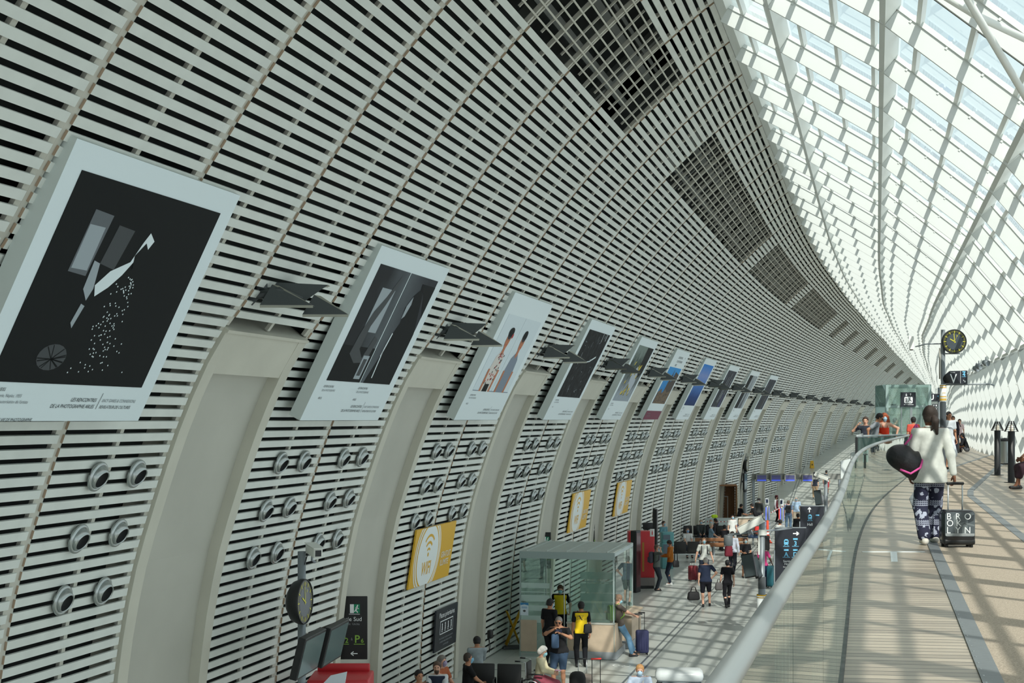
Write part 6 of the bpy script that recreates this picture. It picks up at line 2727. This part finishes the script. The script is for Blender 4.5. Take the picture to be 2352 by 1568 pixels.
# ---- main figure: woman walking away, white shirt, patterned trousers
m_eleph, n, l, b = node_mat('elephant_print')
t = n.new('ShaderNodeTexCoord')
sp = n.new('ShaderNodeSeparateXYZ')
l.new(t.outputs['Object'], sp.inputs[0])
zz = sp.outputs[2]
band = mth(n, l, 'FRACT', mth(n, l, 'MULTIPLY', zz, 1 / .235))
mpx = n.new('ShaderNodeMapping')
mpx.inputs['Scale'].default_value = (13, 13, 13)
l.new(t.outputs['Object'], mpx.inputs['Vector'])
vo = n.new('ShaderNodeTexVoronoi')
vo.inputs['Scale'].default_value = 1.0
l.new(mpx.outputs[0], vo.inputs['Vector'])
nzz = n.new('ShaderNodeTexNoise')
nzz.inputs['Scale'].default_value = 26
nzz.inputs['Detail'].default_value = 2
l.new(t.outputs['Object'], nzz.inputs['Vector'])
blob = mth(n, l, 'LESS_THAN', mth(n, l, 'ADD', vo.outputs['Distance'], mth(n, l, 'MULTIPLY_ADD', nzz.outputs[0], .9, -.45)), .40)
ang = mth(n, l, 'ARCTAN2', sp.outputs[0], sp.outputs[1])
beads = mth(n, l, 'LESS_THAN', mth(n, l, 'FRACT', mth(n, l, 'MULTIPLY', sp.outputs[0], 40)), .55)
inb = mth(n, l, 'LESS_THAN', band, .30)
fine = mth(n, l, 'LESS_THAN', mth(n, l, 'FRACT', mth(n, l, 'MULTIPLY', band, 20)), .5)
stripe = mth(n, l, 'MAXIMUM', mth(n, l, 'MULTIPLY', beads, fine), mth(n, l, 'LESS_THAN', mth(n, l, 'FRACT', mth(n, l, 'MULTIPLY', band, 10)), .35))
fac = mth(n, l, 'ADD', mth(n, l, 'MULTIPLY', inb, stripe), mth(n, l, 'MULTIPLY', mth(n, l, 'SUBTRACT', 1, inb), blob))
mxc = n.new('ShaderNodeMixRGB')
mxc.inputs[1].default_value = (*srgb(36, 38, 62), 1)
mxc.inputs[2].default_value = (*srgb(176, 182, 200), 1)
l.new(fac, mxc.inputs[0])
l.new(mxc.outputs[0], b.inputs['Base Color'])
b.inputs['Roughness'].default_value = .85
Yw = 17.36
Xw = xat(2137, Yw)


def flare(S, L):
    S.cap(L['P'] + npv((0, 0, .10)), L['P'] + npv((0, 0, -.14)), .165, .205, L['Yf'], .74)


Pm, J = person((Xw, Yw, 0), 3, 'woman walking away in a loose white shirt and navy elephant-print trousers, ponytail, pulling a suitcase', H=1.71, skin='brown', hair='tail', hairc=(50, 40, 34),
               top=('shirt', (202, 205, 198)), bottom=('wide', m_eleph), shoes=(214, 210, 200), v=.0125, feet=[(-.085, -.06, .085), (.10, .20, .085)], head=(2, -14),
               hands=[(-.22, .12, .86, (-.6, -.8, -.3)), (.285, -.10, .765, (.4, -1, -.1))], bulk=1.0, topfn=flare)
# duffel bag with pink strap
c_ = Vector(Pm.location) + Matrix.Rotation(J['rz'], 3, 'Z') @ Vector((-.31, -.02, 1.02))
dz = thing('duffel_bag', 'slouchy black duffel bag with a pink shoulder strap at the woman\u2019s left side'.replace('\u2019', "'"), 'bag', c_, .25)
S = SDF(.05)
S.cap((-.10, 0, .07), (.10, .0, -.02), .125, .135)
S.cap((-.04, 0, .0), (.14, 0, -.16), .13, .09)
S.cap((-.12, 0, .05), (-.02, 0, .10), .11, .10)
S.cap((.10, 0, -.1), (.17, 0, .05), .10, .07)
vv, ff = S.mesh(.014)
mb = MB()
mb.np(vv, ff)
mb.build('body', [mat('bag_black', srgb(26, 27, 30), .5, bump=.9, bscale=9)], dz)
m_pink = cmat(206, 78, 146)
mb = MB()
for dy in (0,):
    mb.tube([(-.14, -.13, -.10), (-.02, -.165, -.15), (.12, -.15, -.08), (.19, -.10, .05), (.21, -.05, .22), (.185, -.02, .36), (.17, .03, .44)], .014, 8)
    mb.tube([(-.04, -.02, .17), (.04, -.03, .26), (.12, -.02, .38), (.17, .03, .44), (.18, .10, .40)], .013, 8)
mb.build('strap', [m_pink], dz)

# ---- group behind the second rail
person((xat(2004, 39.6), 39.6, 0), 105, 'man in grey T-shirt and jeans leaning on the upper rail, looking down', H=1.76, hair='short', hairc=(40, 32, 30), top=('tee', (138, 142, 148)), bottom=('trousers', (92, 128, 150)),
       lean=(14, 0), head=(32, -5), hands=[(-.2, .35, 1.05), (.22, -.10, .98, (.4, -1, 0))], skin='tan', glasses=True, v=.020)
person((xat(2033, 39.9), 40.0, 0), 176, 'red-haired woman in an orange-red strappy dress with blue mask on the upper level', H=1.72, hair='big', hairc=(150, 74, 40), top=('tank', (226, 64, 38)), bottom=('dress', (226, 64, 38)),
       mask=BL, hands=[(-.36, -.02, 1.05, (-1, -.3, 0)), (.20, .25, 1.05)], v=.020, shoes=(60, 50, 46))
bag((xat(2050, 39.7), 39.7, .62), .1, .30, .16, .36, cmat(26, 26, 28), 'black bag on the arm of the red-haired woman', .12)
person((xat(1988, 41.2), 41.2, 0), 200, 'person in dark clothes raising a cup behind the man in the grey T-shirt', H=1.62, hair='short', hairc=(60, 44, 36), top=('tee', (52, 56, 66)), bottom=('trousers', (44, 46, 56)), hands=[(-.2, .05, .85), (.22, .25, 1.46, (1, 0, -1))], v=.022)
person((xat(2098, 47.6), 47.6, 0), -8, 'man in a coral T-shirt with a cross strap, back turned, before the glass lift', H=1.63, hair='short', hairc=(30, 26, 26), top=('tee', (208, 88, 74)), bottom=('trousers', (60, 62, 72)), strap=((96, 44, 40), 1, None), v=.022, skin='tan')
person((xat(2056, 53.5), 53.5, 0), 90, 'dark-haired person seen through the glass lift', H=1.60, hair='short', hairc=(34, 30, 30), top=('tee', (90, 96, 92)), bottom=('trousers', (40, 44, 50)), v=.026)
person((xat(2179, 43.6), 43.6, 0), 165, 'woman in a pale grey dress standing just right of the upper column', H=1.80, hair='long', hairc=(40, 34, 34), top=('tee', (196, 202, 206)), bottom=('longskirt', (196, 202, 206)), v=.022, skin='tan')
person((xat(2189, 60), 60, 0), 200, 'person in dark patterned top seated behind the distant bollard lamps', H=1.7, hair='bun', hairc=(28, 26, 28), top=('long', (54, 50, 60)), bottom=('trousers', (40, 42, 60)), v=.026, skin='tan')
person((xat(2204, 69), 69, 0), 190, 'person in a white and pink top far along the walkway', H=1.55, hair='short', hairc=(70, 50, 40), top=('tee', (222, 196, 196)), bottom=('trousers', (60, 66, 90)), v=.03)
person((xat(2221, 65.5), 65.5, 0), 300, 'person in black sitting on the upper floor, long dark hair over a grey top', H=1.70, pose='ground', hair='long', hairc=(24, 24, 27), top=('jacket', (34, 35, 38)), bottom=('trousers', (84, 86, 90)), v=.022, lean=(18, 0), head=(25, 0), skin='tan', hands=[(-.2, .4, .4), (.2, .4, .4)])
# seated person cut by the right edge
px_, py_ = xat(2394, 30.6), 30.8
p = thing('bistro_chair', 'black metal armchair cut by the right edge of the view', 'chair', (px_, py_, 0), PI / 2)
mb = MB()
mb.rbox((0, 0, .45), (.46, .44, .03), .012)
mb.build('seat', [m_black], p)
mb = MB()
mb.tube([(-.23, -.22, .45), (-.24, -.26, .86), (.24, -.26, .86), (.23, -.22, .45)], .014, 8)
mb.build('backrest', [m_black], p)
for sx in (-1, 1):
    mb = MB()
    mb.tube([(sx * .25, -.24, .70), (sx * .27, .05, .70), (sx * .25, .24, .66), (sx * .23, .22, .45)], .014, 8)
    mb.build('armrest', [m_black], p)
    for sy in (-1, 1):
        mb = MB()
        mb.tube([(sx * .21, sy * .2, .45), (sx * .23, sy * .23, 0)], .012, 8)
        mb.build('leg', [m_black], p)
person((px_, py_, 0), -90, 'seated person at the right edge with one bare leg and a dark slipper stretched out', H=1.66, pose='sit', hair='short', hairc=(40, 32, 30), top=('tee', (90, 60, 60)), bottom=('skirt', (60, 44, 52)), skin='brown', v=.018, feet=[(-.10, .52, .10), (.10, .40, .08)])

# ---- lower concourse, near group
q0 = head_at(1240, 1470, 1.30)
person((WC[0], WC[1], FLOOR), 108, 'white-haired woman in a cream cardigan and floral dress sitting in the wheelchair', H=1.58, pose='sit', hair='curly', hairc=(206, 204, 198), top=('long', (206, 198, 166)), bottom=('skirt', (150, 74, 88)), mask=(140, 190, 200),
       seat_h=.46, v=.015, lean=(6, 0), head=(22, 0), hands=[(-.08, .34, .74), (.10, .36, .72)], shoes=(120, 100, 90), bulk=1.05)
tag(MB().rbox((WC[0] + .42, WC[1] - .12, FLOOR + .77), (.15, .10, .015), .005).build('phone', [cmat(190, 150, 170)]), 'phone in a pale pink case held by the woman in the wheelchair', 'phone')
lo = head_at(1284, 1411, 1.78)
person(lo, 192, 'heavy-set man in black T-shirt and denim shorts holding a phone to his face', H=1.78, hair='thin', hairc=(120, 116, 112), top=('tee', (34, 34, 36)), bottom=('shorts', (58, 76, 98)), bulk=1.32, v=.016,
       hands=[(-.10, .30, 1.36, (-1, -.1, -.6)), (.05, .32, 1.46, (1, 0, -.6))], head=(14, 0), glasses=True, skin='tan', shoes=(60, 60, 62))
tag(MB().rbox((lo[0] - .02, lo[1] - .34, FLOOR + 1.44), (.15, .02, .08), .008).build('phone', [cmat(40, 44, 66)]), 'dark phone held up by the heavy-set man in black', 'phone')
tag(MB().rbox((lo[0] - .10, lo[1] - .30, FLOOR + 1.20), (.18, .08, .34), .05).build('hanging_cap', [cmat(60, 84, 112)]), 'blue-grey cloth hanging from the hands of the heavy-set man', 'cloth')
lo = head_at(1262, 1371, 1.80)
person(lo, 40, 'man all in black with mask, seen from behind, turned to the vested workers', H=1.80, hair='short', hairc=(26, 24, 24), top=('tee', (26, 27, 30)), bottom=('trousers', (26, 27, 30)), mask=BL, head=(14, 10), v=.017, skin='tan')
lo = head_at(1287, 1339, 1.76)
vp, vj = person(lo, 182, 'station worker in a yellow vest facing the camera in the booth doorway', H=1.76, hair='short', hairc=(84, 58, 42), top=('tee', (28, 28, 30)), bottom=('trousers', (28, 28, 32)), vest=(236, 200, 20), mask=(150, 200, 210), head=(22, 0), v=.017, hands=[(-.27, .10, .98), (.22, .0, .95, (1, -.6, 0))])
lo = head_at(1335, 1378, 1.72)
vp, vj = person(lo, -4, 'station worker in a lettered yellow vest seen from behind, black strap across the back', H=1.72, hair='short', hairc=(26, 24, 24), top=('tee', (28, 28, 30)), bottom=('trousers', (26, 27, 31)), vest=(238, 202, 16), strap=((22, 22, 24), 0, None), v=.017, skin='tan')
mb = MB()
Mx_ = Matrix.Translation((-.02, -.168, 1.30)) @ Matrix.Rotation(PI / 2, 4, 'X')
mb.text('SNCF', -.12, .0, .075, 0, 0, Mx_, bold=.01)
mb.text('SERVICES', -.12, -.07, .062, 0, 0, Mx_)
mb.build('vest_print', [cmat(60, 56, 40)], vp)
lo = foot_at(1436, 1507)
person(lo, 78, 'man in brown polo and jeans leaning on the booth counter, reading a tablet', H=1.76, hair='short', hairc=(124, 98, 78), top=('tee', (86, 78, 72)), bottom=('trousers', (104, 142, 172)), mask=(140, 190, 205),
       lean=(-6, 0), pelvis=(0, -.16, .90), feet=[(-.08, .30, .08), (.08, .16, .08)], head=(30, 0), hands=[(-.08, .24, 1.10), (.10, .26, 1.10)], v=.016, strap=((108, 150, 50), 2, 'green and grey backpack worn by the leaning man'), shoes=(36, 36, 40))
tag(MB().rbox((lo[0] + .33, lo[1] + .02, FLOOR + 1.14), (.26, .18, .02), .006, M=None).build('tablet', [cmat(30, 30, 34, .3)]), 'dark tablet in the hands of the leaning man', 'tablet')
lo = head_at(1470, 1520, 1.66)
person(lo, 182, 'fair-haired woman with mask in a light blue shirt at the bottom edge', H=1.66, hair='bun', hairc=(176, 132, 84), top=('shirt', (176, 190, 208)), bottom=('trousers', (60, 66, 84)), mask=(170, 196, 214), head=(14, 4), v=.014,
       hands=[(-.20, .2, 1.0), (.10, .26, 1.22, (1, 0, -1))], strap=((206, 206, 200), 0, None))

# waiting people bottom left
for (px, py, fc, lab, kw) in (
        (962, 1545, 150, 'dark-haired man, only his head showing at the bottom edge', dict(hairc=(24, 22, 22), top=('tee', (60, 56, 54)), skin='tan')),
        (1004, 1526, 182, 'bearded man in white shirt and navy vest sitting at the bottom edge', dict(hairc=(84, 66, 54), top=('long', (206, 210, 212)), vest=(36, 46, 66), beard=True)),
        (1014, 1512, 120, 'grey curly-haired person with mask in a rust top, sitting behind the bearded man', dict(hair='curly', hairc=(110, 104, 98), top=('tee', (168, 96, 66)), mask=(160, 150, 180))),
        (1074, 1505, 78, 'man in black T-shirt with blue mask sitting in profile on the black seats', dict(hair='thin', hairc=(60, 50, 44), top=('tee', (26, 27, 29)), mask=(120, 176, 206), skin='tan', bulk=1.12)),
        (1096, 1467, -10, 'man in pale grey shirt sitting with his back to the camera behind the black seats', dict(hairc=(26, 24, 24), top=('long', (150, 160, 164)), skin='tan', head=(20, 0)))):
    y = F * (6.4 - 1.30) / (py - 962)
    person((xat(px, y), y, FLOOR), fc, lab, H=1.72, pose='sit', v=.016, seat_h=.46, bottom=('trousers', (44, 46, 54)), **kw)

# ---- middle distance
person(foot_at(1508, 1356), 105, 'balding man in dark grey jacket with mask talking on a phone by the red machine', H=1.76, hair='thin', hairc=(90, 76, 66), top=('jacket', (92, 98, 94)), bottom=('trousers', (46, 52, 60)), mask=BL,
       hands=[(-.20, .04, .84), (.14, .16, 1.56, (1, 0, -1))], strap=((70, 68, 80), 2, 'grey-violet backpack on the man phoning by the red machine'), v=.018, shoes=(26, 26, 28), bulk=1.1)
person(foot_at(1540, 1343), -70, 'man in a rust-brown jacket and white sneakers using the kiosk', H=1.78, hair='short', hairc=(34, 28, 26), top=('jacket', (158, 96, 34)), bottom=('slim', (36, 44, 58)), shoes=(212, 214, 212), head=(32, 0), hands=[(-.16, .26, 1.10), (.10, .26, 1.12)], v=.018, skin='tan', mask=BL)
person((xat(1617, 55.6), 55.6, FLOOR), 178, 'man in a pale grey printed T-shirt with mask walking toward the camera', H=1.80, hair='short', hairc=(110, 84, 62), top=('tee', (192, 196, 190)), bottom=('trousers', (44, 52, 66)), mask=(150, 190, 205), pose='walk', strap=((30, 32, 40), 2, 'dark backpack worn by the man in the pale printed T-shirt'),
       hands=[(-.34, .12, .82), (.32, -.05, .85)], v=.018)
person(foot_at(1621, 1393), 5, 'grey-haired man in navy shirt and black shorts walking away, hand on hip', H=1.72, hair='thin', hairc=(170, 164, 158), top=('tee', (38, 46, 66)), bottom=('shorts', (30, 30, 38)), hands=[(-.25, .0, .80), (.22, .06, 1.0, (1, -.5, 0))], v=.017, bulk=1.18, pose='walk', feet=[(-.09, -.06, .08), (.14, .14, .09)], shoes=(24, 24, 26))
person(foot_at(1671, 1395), -4, 'woman with dark hair dressed all in black walking away', H=1.66, hair='bun', hairc=(22, 20, 22), top=('tee', (26, 26, 30)), bottom=('slim', (28, 28, 32)), feet=[(-.06, -.10, .08), (.07, .12, .08)], hands=[(-.26, .05, .86), (.26, .05, .76)], v=.016, head=(0, 30), bulk=.92, shoes=(44, 46, 46))
person(foot_at(1682, 1318), 20, 'man in white shirt and black trousers whose head is hidden by the grey drum housing', H=1.80, hair='short', hairc=(50, 40, 36), top=('long', (186, 192, 204)), bottom=('trousers', (32, 34, 42)), pose='walk', feet=[(-.08, .16, .09), (.08, -.16, .10)], hands=[(-.18, .22, 1.1), (.28, .0, .84)], v=.018, skin='tan')
person((xat(1682, 70.4), 70.4, FLOOR), 170, 'woman in white T-shirt with mask standing behind the wooden bench', H=1.70, hair='bun', hairc=(40, 32, 30), top=('tee', (214, 216, 212)), bottom=('slim', (206, 208, 204)), mask=BL, v=.022)
person((xat(1712, 57.4), 57.4, FLOOR), 176, 'dark-haired woman in black top with mask reading beside the slanted panel', H=1.64, hair='long', hairc=(40, 30, 28), top=('tee', (30, 30, 34)), bottom=('skirt', (70, 84, 96)), mask=(176, 206, 214), hands=[(-.14, .26, 1.08), (.12, .26, 1.08)], v=.018, skin='tan')
person((xat(1753, 54.2), 54.2, FLOOR), 20, 'woman in a pink top and jeans pulling the teal suitcase', H=1.64, hair='long', hairc=(28, 24, 26), top=('tee', (198, 70, 126)), bottom=('trousers', (46, 60, 92)), skin='dark', hands=[(-.24, .05, .82), (.34, .16, .92)], v=.018)
# workers, gate staff and travellers farther on
person((xat(1697, 79.6), 79.6, FLOOR), 70, 'worker in black bending over the desk, left of the desk', H=1.70, hair='short', hairc=(26, 24, 24), top=('tee', (30, 30, 34)), bottom=('trousers', (30, 32, 40)), lean=(12, 0), head=(24, 0), hands=[(-.1, .42, 1.08), (.1, .42, 1.08)], v=.022, skin='tan')
person((xat(1738, 79.0), 79.0, FLOOR), -60, 'worker in black T-shirt and grey trousers leaning over the desk from the right', H=1.80, hair='short', hairc=(40, 32, 30), top=('tee', (32, 33, 36)), bottom=('trousers', (90, 98, 110)), lean=(26, 0), head=(12, 0), hands=[(-.1, .52, 1.02), (.1, .52, 1.02)], v=.022)
person((xat(1743, 84.0), 84.0, FLOOR), 200, 'masked person with a checked scarf standing behind the desk workers', H=1.74, hair='short', hairc=(22, 22, 24), top=('jacket', (66, 68, 68)), bottom=('trousers', (40, 42, 48)), mask=(200, 206, 208), hat=(26, 26, 28), v=.024)
person(foot_at(1783, 1198), 120, 'gate attendant in dark red uniform vest and hat', H=1.66, hair='short', hairc=(50, 32, 28), top=('long', (190, 194, 196)), vest=(96, 28, 38), bottom=('trousers', (44, 34, 38)), hat=(92, 30, 38), v=.024, mask=(90, 40, 44))
person((xat(1811, 81.5), 81.5, FLOOR), 12, 'man in jeans and blue shirt with a black backpack waiting at the gates', H=1.78, hair='short', hairc=(96, 80, 66), top=('tee', (104, 122, 148)), bottom=('trousers', (84, 108, 132)), strap=((30, 32, 36), 2, 'black backpack on the man waiting at the ticket gates'), v=.022)
person((xat(1829, 84.0), 84.0, FLOOR), 190, 'bald man in a light blue shirt with mask near the gates', H=1.84, hair='thin', hairc=(186, 176, 168), top=('tee', (160, 184, 208)), bottom=('trousers', (150, 140, 124)), mask=BL, v=.022)
person((xat(1833, 71.0), 71.0, FLOOR), -10, 'person in a black long-sleeved top seen from behind above the direction sign', H=1.72, hair='short', hairc=(30, 26, 26), top=('long', (32, 33, 36)), bottom=('trousers', (40, 42, 50)), v=.02, bulk=1.15, skin='tan')
person((xat(1792, 67.0), 67.0, FLOOR), -20, 'dark-haired person in white T-shirt with shoulder strap above the near direction sign', H=1.70, hair='short', hairc=(26, 24, 26), top=('tee', (206, 208, 204)), bottom=('trousers', (40, 44, 54)), v=.02, strap=((36, 38, 42), 0, None), skin='tan')
for (px, s_, H_, lab, kw) in ((1872, 104.5, 1.76, 'man in black T-shirt and beige trousers walking up the ramp', dict(hairc=(30, 26, 26), top=('tee', (40, 44, 56)), bottom=('trousers', (178, 152, 122)))),
                              (1898, 106.5, 1.76, 'person in white top and red shorts walking up the ramp', dict(hairc=(26, 24, 24), top=('tee', (200, 200, 198)), bottom=('shorts', (186, 58, 66)), skin='tan'))):
    y = base(s_)[1]
    person((xat(px, y), y, floor_h(s_ + 1.0) + FLOOR + .16), 15, lab, H=H_, v=.024, **kw)
# seated beyond the wooden bench
for (px, py, yy, fc, lab, kw) in (
        (1579, 1212, 66, 175, 'man in white shirt with mask sitting behind the black two-place seat', dict(hair='thin', hairc=(90, 76, 66), top=('tee', (204, 206, 204)), mask=(120, 160, 196))),
        (1610, 1193, 72, 178, 'grey-haired man in dark checked jacket with mask, seated, leftmost of the seated row', dict(hairc=(150, 140, 124), top=('jacket', (62, 68, 68)), mask=BL)),
        (1633, 1194, 72, 185, 'bald man in dark jacket with mask, seated beside the plywood booth frame', dict(hair='thin', hairc=(160, 130, 110), top=('jacket', (44, 46, 52)), mask=BL)),
        (1633, 1208, 69.5, 95, 'person with blond-grey hair in pale blue top seated before the hazard tape', dict(hair='short', hairc=(168, 160, 142), top=('tee', (118, 144, 160)))),
        (1645, 1201, 73.2, -60, 'person with black hair bent over, in dark top, middle of the seated row', dict(hair='long', hairc=(30, 26, 26), top=('long', (54, 50, 50)), head=(30, 0), skin='tan')),
        (1664, 1209, 68.4, 10, 'dark-haired person in black seen from behind on the wooden bench', dict(hairc=(24, 22, 22), top=('tee', (28, 28, 32)), skin='tan')),
        (1699, 1201, 72.6, -70, 'balding man in purple-grey top bending forward, seated right of the white-clad woman', dict(hair='thin', hairc=(190, 150, 130), top=('tee', (92, 86, 104)), lean=(22, 0), head=(20, 0))),
        (1722, 1194, 71.6, 95, 'seated man in grey T-shirt and shorts holding a red bag', dict(hairc=(30, 28, 28), top=('tee', (92, 94, 98)), skin='tan'))):
    H0 = 1.30
    dz_ = zat(py, yy) - (FLOOR + 1.36)
    person((xat(px, yy), yy, FLOOR), fc, lab, H=1.72, pose='sit', v=.022, seat_h=.46 + max(-.05, min(.12, dz_)), bottom=('shorts' if 'shorts' in lab else 'trousers', (66, 84, 110) if 'shorts' in lab else (50, 54, 62)), **kw)
person((xat(1524, 65.5), 65.5, FLOOR), 140, 'man with mask standing behind the teal kiosk', H=1.74, hair='short', hairc=(54, 38, 30), top=('tee', (96, 140, 150)), bottom=('trousers', (50, 54, 62)), mask=BL, v=.022)
beam_seat((xat(1660, 72.4), 72.4, FLOOR), PI, 7, 'grey row of seats facing the camera beyond the wooden bench, mostly hidden by sitters', arms=False)
